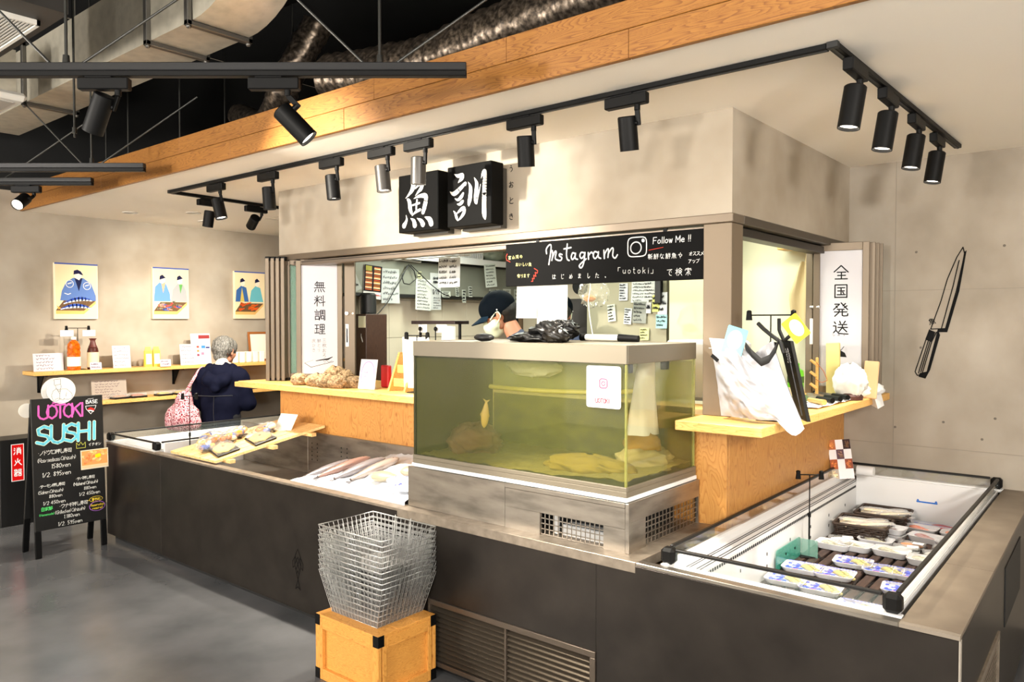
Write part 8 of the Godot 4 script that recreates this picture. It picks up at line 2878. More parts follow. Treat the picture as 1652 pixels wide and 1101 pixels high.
func build_right_things():
	var Y := 1.232
	# white plastic insulated bag with black handles on the counter corner
	var o := thing("white_bag", "large white glossy shopping bag with black handles hanging over the counter corner", "bag", V(-1.22, Y, -3.05))
	var b := MB.new()
	var nz := FastNoiseLite.new()
	nz.seed = 5
	nz.frequency = 2.2
	nz.fractal_octaves = 3
	var fr := []
	var bk := []
	# left edge, right edge and depth of the bag by height
	for i in 25:
		var rf := []
		var rb := []
		for j in 29:
			var u := i / 24.0
			var t := j / 28.0
			var x0 := lerpf(-0.268, -0.190, pow(t, 0.8))
			var x1 := lerpf(0.02, 0.165, pow(t, 1.2))
			var top := 0.345 - 0.01 * u - 0.06 * pow(maxf(0, sin(PI * clampf((u - 0.35) / 0.65, 0, 1))), 2.0)
			var bot := 0.012 - 0.055 * smoothstep(0.68, 0.9, u) + 0.03 * smoothstep(0.93, 1.0, u)
			var x := lerpf(x0, x1, u)
			var y := lerpf(top, bot, t)
			var bulge := sin(PI * u) * (0.012 + 0.06 * sin(PI * clampf(t * 0.85, 0, 1)))
			var n := 0.014 * nz.get_noise_2d(u * 1.5, t * 1.5) + 0.008 * nz.get_noise_2d(u * 4.0 + 7.0, t * 4.0)
			var z := -0.115 + 0.04 * t
			rf.append(V(x, y, z + bulge + n * 2.2 * sin(PI * clampf(u * 0.9 + 0.05, 0, 1))))
			rb.append(V(x, maxf(y, 0.002 + 0.02 * t) if t > 0.7 else y, z - bulge * 0.2 - 0.008))
		fr.append(rf)
		bk.append(rb)
	b.sheet(fr)
	b.sheet(bk)
	part("bag_body", b, mt(0.66, 0.66, 0.68, 0.3), o)
	b = MB.new()
	var hd := []
	for q in [V(-0.08, 0.315, -0.07), V(-0.045, 0.285, -0.05), V(0.0, 0.25, -0.04), V(0.035, 0.265, -0.035), V(0.06, 0.31, -0.045), V(0.065, 0.345, -0.06)]:
		hd.append(q)
	hd = smooth(hd, 24)
	var g := []
	for i in hd.size():
		var wv := 0.017
		g.append([hd[i] + V(0, wv, 0.004), hd[i] + V(0, 0, 0.010), hd[i] + V(0, -wv, 0.004)])
	b.sheet(g)
	b.tube(smooth([V(-0.04, 0.41, -0.10), V(-0.01, 0.385, -0.09), V(0.03, 0.36, -0.07), V(0.07, 0.335, -0.06), V(0.085, 0.29, -0.06)], 14), 0.009, 8)
	part("handle", b, mt(0.03, 0.03, 0.03, 0.6), o)
	b = MB.new()
	b.at(T(V(-0.245, 0.265, -0.085), V(0.8, -0.6, 0.1), V(0.6, 0.8, 0)))
	b.span(V(0, 0, 0), V(0.04, 0.016, 0.002))
	part("side_tag", b, black, o)
	b = MB.new()
	b.at(T(V(-0.262, 0.30, -0.145), V(1, -0.05, 0.1), V(0.05, 1, 0)))
	b.span(V(0.0, 0, 0.035), V(0.15, 0.0025, 0.037))
	part("seam", b, mt(0.72, 0.72, 0.74, 0.4), o)
	# dark flat pouch leaning
	var p := thing("black_pouch", "flat black zipped pouch standing on end beside the white bag", "pouch", V(-1.19, Y, -3.30))
	b = MB.new()
	var q0 := [V(0.06, 0.01, 0.04), V(0.12, 0.005, 0.10), V(0.13, 0.005, 0.085), V(0.07, 0.01, 0.02)]
	var q1 := [V(-0.03, 0.34, 0.02), V(0.03, 0.335, 0.05), V(0.038, 0.335, 0.035), V(-0.02, 0.34, 0.0)]
	b.hexa(q0, q1)
	part("body", b, mt(0.035, 0.035, 0.037, 0.5), p)
	b = MB.new()
	b.tube([V(0.02, 0.30, 0.055), V(0.10, 0.03, 0.105)], 0.0028, 6)
	part("zip", b, mt(0.35, 0.35, 0.36, 0.3, 0.7), p)
	b = MB.new()
	b.ink(0.75, 0.75, 0.76)
	scribble(b, T(V(0.005, 0.31, 0.055), V(0.25, -0.95, 0.12), V(0.9, 0.25, 0.4)), 0.10, 0.03, 2, 0.0012, 0.003)
	part("print", b, printed(), p)
	b = MB.new()
	b.tube(smooth([V(-0.03, 0.43, 0.02), V(-0.025, 0.38, 0.03), V(0.0, 0.335, 0.04), V(0.035, 0.37, 0.03), V(0.03, 0.41, 0.02)], 16), 0.008, 8)
	b.tube(smooth([V(-0.05, 0.33, 0.03), V(-0.055, 0.26, 0.035), V(-0.04, 0.2, 0.04)], 8), 0.018, 8)
	part("strap", b, mt(0.03, 0.03, 0.03, 0.7), p)
	# rack with two cards
	clip_stand(V(-1.225, Y, -3.2), 0.445, 0.095, "black clip stand holding the blue and yellow cards above the white bag", 0.0)
	for k in 2:
		var cd := thing("clip_card", ["pale blue card with white oval clipped above the white bag", "yellow card with white oval clipped above the black pouch"][k], "card", V(-1.225 + [-0.098, 0.098][k], Y + 0.43, -3.135))
		b = MB.new()
		var tt: Transform3D
		if k == 0:
			tt = T(V(-0.095, -0.145, 0), V(0.96, -0.28, 0), V(0.28, 0.96, 0))
		else:
			tt = T(V(-0.03, -0.09, 0), V(0.85, -0.60, 0.05), V(0.50, 0.86, 0))
		var W: float = [0.092, 0.105][k]
		var Hh: float = [0.125, 0.075][k]
		if k == 1:
			tt = T(V(-0.015, -0.01, 0), V(0.62, -0.78, 0.05), V(0.78, 0.62, 0))
			tt = tt.translated_local(V(0, -0.02, 0))
		b.prism(round_rect(W, Hh, 0.006), 0.002, tt)
		part("card", b, [mt(0.50, 0.80, 0.86, 0.5), mt(0.93, 0.90, 0.10, 0.5)][k], cd)
		b = MB.new()
		b.ink(0.94, 0.90, 0.95)
		var ov := PackedVector2Array()
		for m in 24:
			ov.append(Vector2(W / 2 + W * 0.36 * cos(TAU * m / 24.0), Hh * 0.56 + Hh * 0.34 * sin(TAU * m / 24.0)))
		b.prism(ov, 0, tt.translated_local(V(0, 0, 0.0023)))
		b.ink(0.6, 0.45, 0.6)
		scribble(b, tt.translated_local(V(W * 0.26, Hh * 0.42, 0)), W * 0.5, Hh * 0.25, 2, 0.0006, 0.0026)
		part("oval", b, printed(), cd)
	# knives on a white cloth, towel, boards, pegs
	b = MB.new()
	g = []
	for i in 15:
		var row := []
		for j in 9:
			row.append(V(lerpf(-1.42, -1.20, j / 8.0), Y + 0.006 + 0.004 * sin(i * 1.3) * sin(j * 0.9), lerpf(-3.75, -4.45, i / 14.0)))
		g.append(row)
	b.sheet(g)
	solo("white_cloth", b, mt(0.92, 0.92, 0.92, 0.9), "white cloth spread under the row of kitchen knives", "cloth")
	for k in 4:
		var kn := thing("kitchen_knife", ["kitchen knife with pale wooden handle, nearest the black pouch", "kitchen knife with black handle, second in the row on the cloth", "kitchen knife with black handle, third in the row on the cloth", "kitchen knife farthest back on the cloth, beside the towel"][k], "knife", V(-1.255 + 0.005 * k, Y + 0.022, -3.90 - 0.11 * k), 2.45, "row of kitchen knives on the cloth")
		b = MB.new()
		b.prism(PackedVector2Array([Vector2(0.07, -0.02), Vector2(0.24, -0.006), Vector2(0.255, 0.006), Vector2(0.22, 0.016), Vector2(0.07, 0.018)]), 0.0025, T(V(0, 0, 0), V(1, 0, 0), V(0, 0.35, 1)))
		part("blade", b, mt(0.55, 0.54, 0.52, 0.25, 0.8), kn)
		b = MB.new()
		b.cone(V(-0.06, 0, 0), V(0.07, 0, 0), 0.014, 0.012, 12)
		part("handle", b, mt(0.78, 0.62, 0.36, 0.5) if k == 0 else black, kn)
	b = MB.new()
	crumple_into(b, V(0, 0, 0), V(0.11, 0.05, 0.11), 301, 0.25, 1.6, 30, 16)
	b.hexa([V(0.06, -0.085, 0.0), V(0.11, -0.10, 0.05), V(0.115, -0.09, -0.06), V(0.06, -0.06, -0.08)], [V(0.03, 0.03, 0.06), V(0.08, 0.02, 0.07), V(0.085, 0.02, -0.07), V(0.03, 0.03, -0.07)])
	solo("white_towel", b, mt(0.93, 0.93, 0.93, 0.95), "crumpled white towel hanging over the counter's right edge", "towel").position = V(-1.235, Y + 0.04, -4.55)
	var boards := [["long pale cutting board leaning against the right door, left one", V(-1.37, Y, -4.40), 0.075, 0.30, 0.05, [0.84, 0.78, 0.50]], ["short pale cutting board leaning against the right door, right one", V(-1.20, Y, -4.46), 0.075, 0.205, -0.04, [0.90, 0.74, 0.55]]]
	for q in boards:
		b = MB.new()
		b.at(T(V(0, 0, 0), V(1, q[4], 0), V(-q[4], 1, -0.12)))
		b.span(V(0, 0, -0.015), V(q[2], q[3], 0), 0.004)
		var n := solo("cutting_board", b, mt(q[5][0], q[5][1], q[5][2], 0.6), q[0], "cutting board")
		n.position = q[1]
	var pg := thing("peg_rack", "upright light wooden peg rack left of the cutting boards", "rack", V(-1.40, Y, -4.34))
	b = MB.new()
	b.box(V(0, 0.11, 0), V(0.014, 0.22, 0.014), 0.003)
	b.box(V(0.0, 0.006, 0), V(0.07, 0.012, 0.06), 0.003)
	part("post", b, ply_counter, pg)
	for k in 3:
		b = MB.new()
		b.cone(V(0, 0.05 + k * 0.065, 0.004), V(-0.03, 0.075 + k * 0.065, 0.02), 0.008, 0.008, 8)
		part("peg", b, ply_counter, pg)
	b = MB.new()
	b.tube(smooth([V(0.0, 0.19, 0.01), V(0.05, 0.15, 0.05), V(0.075, 0.10, 0.06), V(0.04, 0.085, 0.05), V(0.0, 0.10, 0.02)], 20), 0.0018, 6)
	part("string", b, mt(0.70, 0.35, 0.16, 0.7), pg)
	var tp := thing("paper_pot", "white paper-wrapped pot between the two cutting boards", "pot", V(-1.225, Y, -4.33))
	b = MB.new()
	crumple_into(b, V(0, 0.095, 0), V(0.078, 0.085, 0.06), 305, 0.3, 1.7, 30, 18)
	part("wrap", b, mt(0.92, 0.91, 0.88, 0.8), tp)
	b = MB.new()
	b.lathe(V(0, 0, 0), [Vector2(0, 0), Vector2(0.065, 0), Vector2(0.068, 0.02), Vector2(0.05, 0.035)], 24)
	part("pot_foot", b, mt(0.32, 0.18, 0.15, 0.6), tp)
	var gb := thing("green_bottle", "bright green bottle on pale can behind the black pouch", "bottle", V(-1.475, Y, -4.22))
	b = MB.new()
	b.lathe(V(0, 0, 0), [Vector2(0, 0.06), Vector2(0.042, 0.06), Vector2(0.043, 0.13), Vector2(0.04, 0.15), Vector2(0.02, 0.165), Vector2(0.02, 0.19), Vector2(0, 0.192)], 24)
	part("bottle", b, mt(0.42, 0.80, 0.10, 0.3), gb)
	b = MB.new()
	b.lathe(V(0, 0, 0), [Vector2(0, 0), Vector2(0.045, 0), Vector2(0.045, 0.058), Vector2(0, 0.058)], 24)
	part("can", b, mt(0.86, 0.84, 0.72, 0.5), gb)
	b = MB.new()
	b.lathe(V(0, 0, 0), [Vector2(0.0435, 0.085), Vector2(0.0438, 0.12)], 24)
	part("label", b, mt(0.20, 0.35, 0.10, 0.5), gb)
	# painted knife on the concrete wall: white outline drawing with solid black back edge
	b = MB.new()
	var kf := T(V(0, 0, WALL_B + 0.003))
	b.ink(0.03, 0.03, 0.03)
	# photographed outline turned into metres on the wall
	var K := func(x, y): return Vector2(-0.7885 + (x - 1552.0) * 0.00298, 2.063 - (y - 399.0) * 0.00343)
	var P := func(l):
		var out := PackedVector2Array()
		for e in l:
			out.append((K as Callable).call(e[0], e[1]))
		return out
	var solid := (P as Callable).call([[1552, 407], [1556, 404], [1545, 470], [1526, 537], [1512, 537], [1514, 542], [1498, 600], [1490, 615], [1478, 612], [1480, 606], [1492, 603], [1508, 540], [1510, 532], [1523, 531], [1541, 470]])
	b.prism(solid, 0, kf)
	b.prism((P as Callable).call([[1496, 533], [1506, 537], [1500, 552], [1491, 549]]), 0, kf.translated_local(V(0, 0, 0.001)))
	for l in [[[1550, 399], [1540, 415], [1525, 450], [1515, 485], [1498, 532]], [[1550, 399], [1553, 410], [1540, 470], [1523, 531]], [[1544, 420], [1535, 460], [1516, 532]], [[1498, 532], [1523, 531]], [[1496, 533], [1490, 549]], [[1508, 537], [1500, 553]], [[1490, 549], [1500, 553]], [[1490, 550], [1472, 604]], [[1500, 553], [1484, 608]], [[1472, 604], [1476, 610], [1484, 608]], [[1494, 552], [1478, 606]], [[1497, 553], [1482, 604]]]:
		var pts := []
		for e in l:
			pts.append((K as Callable).call(e[0], e[1]))
		b.stroke(pts, 0.0026, kf, 0.0012)
	write(b, "魚訓", T(V(-0.955, 1.63, WALL_B + 0.0035), V(0.95, 0.30, 0), V(-0.30, 0.95, 0)), 0.035, 0.0018, 1.1, 0.0, true)
	var kw := solo("wall_knife", b, printed(0.7), "large kitchen knife drawn in black on the concrete wall", "wall drawing")

# ---------------------------------------------------------------- figures: tapered capsules joined by a smooth minimum, meshed as surface nets
# bones: [a, b, ra, rb, (squash along z)]; minus: the same, cut away
func blob(bones: Array, cell: float, k: float, minus := [], mb: MB = null, noise := 0.0, nseed := 1, nfreq := 20.0) -> MB:
	if mb == null:
		mb = MB.new()
	var lo := V(1e9, 1e9, 1e9)
	var hi := -lo
	for q in bones:
		var r: float = maxf(q[2], q[3]) + k + cell * 3.0
		for p in [q[0], q[1]]:
			lo = lo.min(p - V(r, r, r))
			hi = hi.max(p + V(r, r, r))
	var nx := int((hi.x - lo.x) / cell) + 2
	var ny := int((hi.y - lo.y) / cell) + 2
	var nz := int((hi.z - lo.z) / cell) + 2
	var F := PackedFloat32Array()
	F.resize(nx * ny * nz)
	F.fill(1.0)
	for pass_ in 2:
		for q in (bones if pass_ == 0 else minus):
			var a: Vector3 = q[0]
			var b: Vector3 = q[1]
			var ra: float = q[2]
			var rb: float = q[3]
			var r: float = maxf(ra, rb) + k + cell * 2.5
			var l := ((a.min(b) - V(r, r, r) - lo) / cell).floor()
			var h := ((a.max(b) + V(r, r, r) - lo) / cell).ceil()
			var ba := b - a
			var bb := maxf(ba.length_squared(), 1e-9)
			var sq: float = q[4] if q.size() > 4 else 1.0
			for z in range(maxi(0, int(l.z)), mini(nz, int(h.z) + 1)):
				for y in range(maxi(0, int(l.y)), mini(ny, int(h.y) + 1)):
					var at := (z * ny + y) * nx
					for x in range(maxi(0, int(l.x)), mini(nx, int(h.x) + 1)):
						var pa := V(lo.x + x * cell, lo.y + y * cell, lo.z + z * cell) - a
						var t := clampf(pa.dot(ba) / bb, 0.0, 1.0)
						var e := pa - ba * t
						e.z *= sq
						var d := e.length() - lerpf(ra, rb, t)
						var f := F[at + x]
						if pass_ == 0:
							var m := maxf(k - absf(d - f), 0.0) / k
							F[at + x] = minf(d, f) - m * m * k * 0.25
						else:
							F[at + x] = maxf(f, -d)
	if noise > 0.0:
		var nzs := FastNoiseLite.new()
		nzs.seed = nseed
		nzs.frequency = nfreq
		for z in nz:
			for y in ny:
				for x in nx:
					var i := (z * ny + y) * nx + x
					if absf(F[i]) < noise * 2.0 + cell * 2.0:
						F[i] += noise * nzs.get_noise_3d(x * cell, y * cell * 0.35, z * cell)
	var idx := {}
	var verts := PackedVector3Array()
	var sxy := nx * ny
	for z in nz - 1:
		for y in ny - 1:
			var at := (z * ny + y) * nx
			for x in nx - 1:
				var i := at + x
				var v0 := F[i]
				if v0 > cell * 2.0 or v0 < -cell * 2.0:
					continue
				var c := [v0, F[i + 1], F[i + nx], F[i + nx + 1], F[i + sxy], F[i + sxy + 1], F[i + sxy + nx], F[i + sxy + nx + 1]]
				var neg := 0
				for w in c:
					if w < 0.0:
						neg += 1
				if neg == 0 or neg == 8:
					continue
				var sum := Vector3.ZERO
				var n := 0
				for e in [[0, 1], [2, 3], [4, 5], [6, 7], [0, 2], [1, 3], [4, 6], [5, 7], [0, 4], [1, 5], [2, 6], [3, 7]]:
					var fa: float = c[e[0]]
					var fb: float = c[e[1]]
					if (fa < 0.0) != (fb < 0.0):
						var t := fa / (fa - fb)
						var pa := V(e[0] & 1, (e[0] >> 1) & 1, e[0] >> 2)
						var pb := V(e[1] & 1, (e[1] >> 1) & 1, e[1] >> 2)
						sum += pa.lerp(pb, t)
						n += 1
				idx[i] = verts.size()
				verts.append(lo + (V(x, y, z) + sum / n) * cell)
	var nr := PackedVector3Array()
	nr.resize(verts.size())
	var quads := []
	for i in idx:
		var v0 := F[i]
		for ax in 3:
			var st: int = [1, nx, sxy][ax]
			var s1: int = [nx, sxy, 1][ax]
			var s2: int = [sxy, 1, nx][ax]
			if (v0 < 0.0) != (F[i + st] < 0.0):
				if idx.has(i - s1) and idx.has(i - s2) and idx.has(i - s1 - s2):
					var q := [idx[i], idx[i - s1], idx[i - s1 - s2], idx[i - s2]]
					var g := (verts[q[1]] - verts[q[0]]).cross(verts[q[2]] - verts[q[0]]) + (verts[q[2]] - verts[q[0]]).cross(verts[q[3]] - verts[q[0]])
					var out := Vector3.ZERO
					out[ax] = 1.0 if v0 < 0.0 else -1.0
					if g.dot(out) < 0:
						g = -g
					for w in q:
						nr[w] += g
					quads.append(q)
	for q in quads:
		mb.tri(verts[q[0]], verts[q[1]], verts[q[2]], nr[q[0]].normalized(), nr[q[1]].normalized(), nr[q[2]].normalized())
		mb.tri(verts[q[0]], verts[q[2]], verts[q[3]], nr[q[0]].normalized(), nr[q[2]].normalized(), nr[q[3]].normalized())
	return mb

# a hand: palm, four bent fingers of different length, a thumb from the side
func hand_bones(wrist: Vector3, dir: Vector3, palm_out: Vector3, thumb_side: Vector3, curl: float) -> Array:
	var out := [[wrist, wrist + dir * 0.075, 0.022, 0.026], [wrist + dir * 0.03 + thumb_side * 0.015, wrist + dir * 0.085 + thumb_side * 0.022, 0.017, 0.015], [wrist + dir * 0.03 - thumb_side * 0.015, wrist + dir * 0.08 - thumb_side * 0.025, 0.017, 0.014]]
	for f in 4:
		var base := wrist + dir * (0.085 - 0.004 * absf(f - 1.2)) + thumb_side * (0.026 - f * 0.0175)
		var ln: float = [0.036, 0.041, 0.038, 0.030][f]
		var p := base
		var a := curl * 0.5
		for s in 3:
			var d := (dir * cos(a) + palm_out * sin(a)).normalized()
			var q: Vector3 = p + d * ln * [1.0, 0.7, 0.55][s]
			out.append([p, q, 0.009 - s * 0.0007, 0.0085 - s * 0.0008])
			p = q
			a += curl
	var tb := wrist + dir * 0.03 + thumb_side * 0.03
	var t1 := tb + (dir * 0.6 + thumb_side * 0.7 + palm_out * 0.3).normalized() * 0.036
	var t2 := t1 + (dir * 0.9 + thumb_side * 0.2 + palm_out * 0.35).normalized() * 0.03
	out.append([tb - thumb_side * 0.012, t1, 0.013, 0.0105])
	out.append([t1, t2, 0.0105, 0.009])
	return out

# a head with face; c is its centre, face direction fwd, up
func head_bones(c: Vector3, fwd: Vector3, up: Vector3) -> Array:
	var rt := fwd.cross(up).normalized()
	var P := func(x, y, z): return c + rt * x + up * y + fwd * z
	var h := [[[0, 0.035, -0.022, 0, 0.035, 0.025], 0.082, 0.078], [[0, 0.0, 0.01, 0, -0.02, 0.03], 0.07, 0.062], [[0, -0.055, 0.045, 0, -0.085, 0.066], 0.047, 0.027], [[-0.028, -0.06, 0.03, -0.012, -0.088, 0.058], 0.032, 0.022], [[0.028, -0.06, 0.03, 0.012, -0.088, 0.058], 0.032, 0.022],
		[[0, 0.01, 0.094, 0, -0.03, 0.117], 0.008, 0.0125], [[-0.011, -0.033, 0.104, 0.011, -0.033, 0.104], 0.008, 0.008], [[-0.04, 0.026, 0.077, 0.04, 0.026, 0.077], 0.017, 0.017], [[-0.02, -0.058, 0.09, 0.02, -0.058, 0.09], 0.0075, 0.0075], [[-0.016, -0.068, 0.087, 0.016, -0.068, 0.087], 0.0085, 0.0085],
		[[-0.078, 0.015, -0.002, -0.083, -0.022, 0.006], 0.013, 0.009], [[0.078, 0.015, -0.002, 0.083, -0.022, 0.006], 0.013, 0.009], [[-0.045, -0.015, 0.068, -0.035, -0.03, 0.07], 0.024, 0.022], [[0.045, -0.015, 0.068, 0.035, -0.03, 0.07], 0.024, 0.022]]
	var out := []
	for q in h:
		out.append([(P as Callable).call(q[0][0], q[0][1], q[0][2]), (P as Callable).call(q[0][3], q[0][4], q[0][5]), q[1], q[2]])
	return out

func face_parts(o: Node3D, c: Vector3, fwd: Vector3, up: Vector3, lids: Material):
	var rt := fwd.cross(up).normalized()
	for s in [-1.0, 1.0]:
		var b := MB.new()
		b.ball(c + rt * 0.032 * s + up * 0.008 + fwd * 0.081, V(0.012, 0.0105, 0.012), 14, 8)
		part("eye", b, mt(0.93, 0.92, 0.90, 0.2), o)
		b = MB.new()
		b.ball(c + rt * 0.032 * s + up * 0.008 + fwd * 0.0895, V(0.0052, 0.0052, 0.0052), 10, 6)
		part("iris", b, mt(0.08, 0.05, 0.04, 0.2), o)
		b = MB.new()
		b.tube([c + rt * 0.017 * s + up * 0.030 + fwd * 0.094, c + rt * 0.032 * s + up * 0.034 + fwd * 0.092, c + rt * 0.048 * s + up * 0.028 + fwd * 0.082], [0.003, 0.0035, 0.002], 6)
		part("eyebrow", b, lids, o)

func build_people():
	var skin := mt(0.66, 0.46, 0.36, 0.55)
	skin.subsurf_scatter_enabled = true
	skin.subsurf_scatter_strength = 0.15
	# --- the customer: elderly, seen from behind, stooping to the shelf; she faces local +z
	var o := thing("person", "grey-haired person in navy hooded jacket seen from behind at the wall shelves", "person", V(-6.5, 0, -3.70), deg_to_rad(-138.0))
	var navy := mt(0.06, 0.068, 0.13, 0.8, 0.0, 0.15)
	var hc := V(0.0, 1.37, 0.125)
	var fwd := V(-0.35, -0.25, 0.9).normalized()
	var up := (V(0, 1, 0) - fwd * fwd.y).normalized()
	var body := [[V(0, 0.80, -0.01), V(0, 0.92, 0.0), 0.125, 0.115, 1.2], [V(0, 0.92, 0), V(0, 1.10, 0.03), 0.115, 0.13, 1.25], [V(-0.11, 1.13, 0.03), V(0.11, 1.13, 0.03), 0.075, 0.075], [V(0, 1.15, 0.04), V(0, 1.27, 0.09), 0.055, 0.048]]
	for s in [-1.0, 1.0]:
		body += [[V(s * 0.165, 1.135, 0.03), V(s * 0.215, 0.90, 0.05), 0.047, 0.038], [V(s * 0.215, 0.90, 0.05), V(s * 0.15, 0.86, 0.27), 0.036, 0.026], [V(s * 0.075, 0.80, 0), V(s * 0.085, 0.44, 0.02), 0.082, 0.052], [V(s * 0.085, 0.44, 0.02), V(s * 0.09, 0.09, -0.02), 0.05, 0.034], [V(s * 0.09, 0.045, -0.04), V(s * 0.10, 0.035, 0.13), 0.036, 0.03]]
	var b := blob(body, 0.014, 0.04)
	b = blob(head_bones(hc, fwd, up), 0.0045, 0.02, [], b)
	for s in [-1.0, 1.0]:
		b = blob(hand_bones(V(s * 0.15, 0.86, 0.27), V(-s * 0.2, -0.05, 1).normalized(), V(0, -1, 0), V(-s, 0, 0), 0.5), 0.0038, 0.008, [], b)
	part("body", b, skin, o)
	face_parts(o, hc, fwd, up, mt(0.5, 0.5, 0.5, 0.8))
	# jacket
	var jk := [[V(0, 0.70, -0.01), V(0, 0.92, -0.01), 0.175, 0.165, 1.3], [V(0, 0.92, -0.01), V(0, 1.10, 0.02), 0.165, 0.17, 1.3], [V(-0.125, 1.135, 0.02), V(0.125, 1.135, 0.02), 0.092, 0.092], [V(0, 1.16, 0.02), V(0, 1.215, 0.05), 0.10, 0.075]]
	for s in [-1.0, 1.0]:
		jk += [[V(s * 0.175, 1.14, 0.02), V(s * 0.235, 0.90, 0.045), 0.075, 0.066], [V(s * 0.235, 0.90, 0.045), V(s * 0.165, 0.865, 0.24), 0.062, 0.047]]
	b = blob(jk, 0.012, 0.05, [], null, 0.012, 4, 9.0)
	var jm := part("jacket", b, navy, o)
	jm.set_meta("label", "navy jacket with a soft sheen")
	b = MB.new()
	b.tube(smooth([V(-0.16, 0.99, -0.165), V(0, 0.985, -0.185), V(0.16, 0.99, -0.165)], 12), 0.005, 6)
	b.tube(smooth([V(0.0, 0.985, -0.18), V(0.005, 0.85, -0.182), V(0.0, 0.72, -0.18)], 10), 0.003, 6)
	part("back_seam", b, mt(0.04, 0.045, 0.08, 0.6), jm)
	# hood lying on the back
	b = blob([[V(-0.10, 1.215, 0.02), V(-0.07, 1.12, -0.12), 0.045, 0.05], [V(0.10, 1.215, 0.02), V(0.07, 1.12, -0.12), 0.045, 0.05], [V(-0.07, 1.12, -0.12), V(0.07, 1.12, -0.12), 0.05, 0.05], [V(0, 1.09, -0.13), V(0, 1.05, -0.15), 0.06, 0.045], [V(-0.10, 1.22, 0.03), V(-0.06, 1.23, 0.11), 0.038, 0.03], [V(0.10, 1.22, 0.03), V(0.06, 1.23, 0.11), 0.038, 0.03]], 0.009, 0.03, [[V(0, 1.20, -0.03), V(0, 1.26, 0.06), 0.075, 0.08]], null, 0.008, 6, 14.0)
	part("hood", b, navy, o)
	# pale scarf lining
	b = blob([[V(-0.07, 1.235, 0.06), V(0.0, 1.235, 0.0), 0.034, 0.036], [V(0.07, 1.235, 0.06), V(0.0, 1.235, 0.0), 0.034, 0.036], [V(-0.05, 1.24, 0.1), V(0.05, 1.24, 0.1), 0.03, 0.03], [V(0, 1.25, 0.03), V(0, 1.27, 0.05), 0.06, 0.055]], 0.008, 0.02, [], null, 0.006, 9, 18.0)
	part("scarf", b, mt(0.80, 0.76, 0.68, 0.9), o)
	# hair, short and grey
	b = blob([[hc + up * 0.045 - fwd * 0.03, hc + up * 0.05 + fwd * 0.02, 0.098, 0.09], [hc - fwd * 0.045, hc - up * 0.05 - fwd * 0.045, 0.085, 0.062], [hc + up * 0.03 + fwd * 0.05, hc + up * 0.06 + fwd * 0.06, 0.06, 0.05]], 0.0055, 0.03, [[hc - up * 0.05 + fwd * 0.085, hc + up * 0.015 + fwd * 0.11, 0.082, 0.07]], null, 0.012, 21, 34.0)
	var hair := tri_mat(noise_tex(0.05, [Color(0.10, 0.10, 0.10), Color(0.36, 0.35, 0.33), Color(0.62, 0.60, 0.57)], 55, 4, 256), V(9, 3, 9), 0.6, 0.0, false)
	part("hair", b, hair, o)
	# trousers and shoes
	var tr := [[V(0, 0.80, -0.01), V(0, 0.86, -0.01), 0.15, 0.14, 1.2]]
	for s in [-1.0, 1.0]:
		tr += [[V(s * 0.078, 0.78, 0), V(s * 0.085, 0.44, 0.02), 0.10, 0.072], [V(s * 0.085, 0.44, 0.02), V(s * 0.09, 0.11, -0.02), 0.072, 0.06]]
	part("trousers", blob(tr, 0.014, 0.03), mt(0.08, 0.08, 0.09, 0.8), o)
	for s in [-1.0, 1.0]:
		part("shoe", blob([[V(s * 0.09, 0.05, -0.05), V(s * 0.10, 0.046, 0.14), 0.046, 0.042], [V(s * 0.09, 0.08, -0.03), V(s * 0.09, 0.10, -0.02), 0.045, 0.045]], 0.009, 0.02), mt(0.06, 0.05, 0.05, 0.5), o)
	# flowered bag on her left shoulder, hanging on the customer's left hip
	var bg := thing("shoulder_bag", "pink and red flowered cloth bag hanging from the navy jacket's shoulder", "bag", V(-6.5, 0, -3.70), deg_to_rad(-138.0))
	b = blob([[V(0.28, 0.98, -0.13), V(0.28, 0.98, -0.11), 0.04, 0.04], [V(0.20, 0.83, -0.15), V(0.38, 0.83, -0.11), 0.055, 0.055, 1.0], [V(0.19, 0.74, -0.16), V(0.40, 0.74, -0.11), 0.065, 0.06, 1.0], [V(0.28, 0.94, -0.14), V(0.29, 0.80, -0.14), 0.065, 0.09]], 0.01, 0.07, [], null, 0.016, 31, 14.0)
	var fl := tri_mat(noise_tex(0.05, [Color(0.08, 0.06, 0.1), Color(0.10, 0.07, 0.11), Color(0.68, 0.05, 0.14), Color(0.86, 0.74, 0.76), Color(0.86, 0.80, 0.80), Color(0.66, 0.04, 0.12), Color(0.84, 0.55, 0.6)], 58, 2, 256), V(4, 4, 4), 0.9, 0.0, false)
	part("bag_body", b, fl, bg)
	b = MB.new()
	var st := smooth([V(0.275, 1.0, -0.13), V(0.225, 1.10, -0.10), V(0.185, 1.20, -0.04), V(0.17, 1.235, 0.03), V(0.20, 1.15, 0.11), V(0.24, 1.02, 0.08), V(0.29, 0.97, -0.09)], 30)
	b.tube(st, 0.013, 8)
	part("strap", b, fl, bg)
	# --- the worker: cap, mask, dark blue shirt, in profile, head bowed
	var w := thing("person", "kitchen worker in dark cap, pale mask and blue shirt looking down behind the tank", "person", V(-3.12, 0, -3.98), deg_to_rad(-56.0))
	worker(w, skin)
	var w2 := dup(w, V(-3.28, 0, -4.5), deg_to_rad(-146.0), "second kitchen worker in dark blue, mostly hidden by the hanging white sheets")

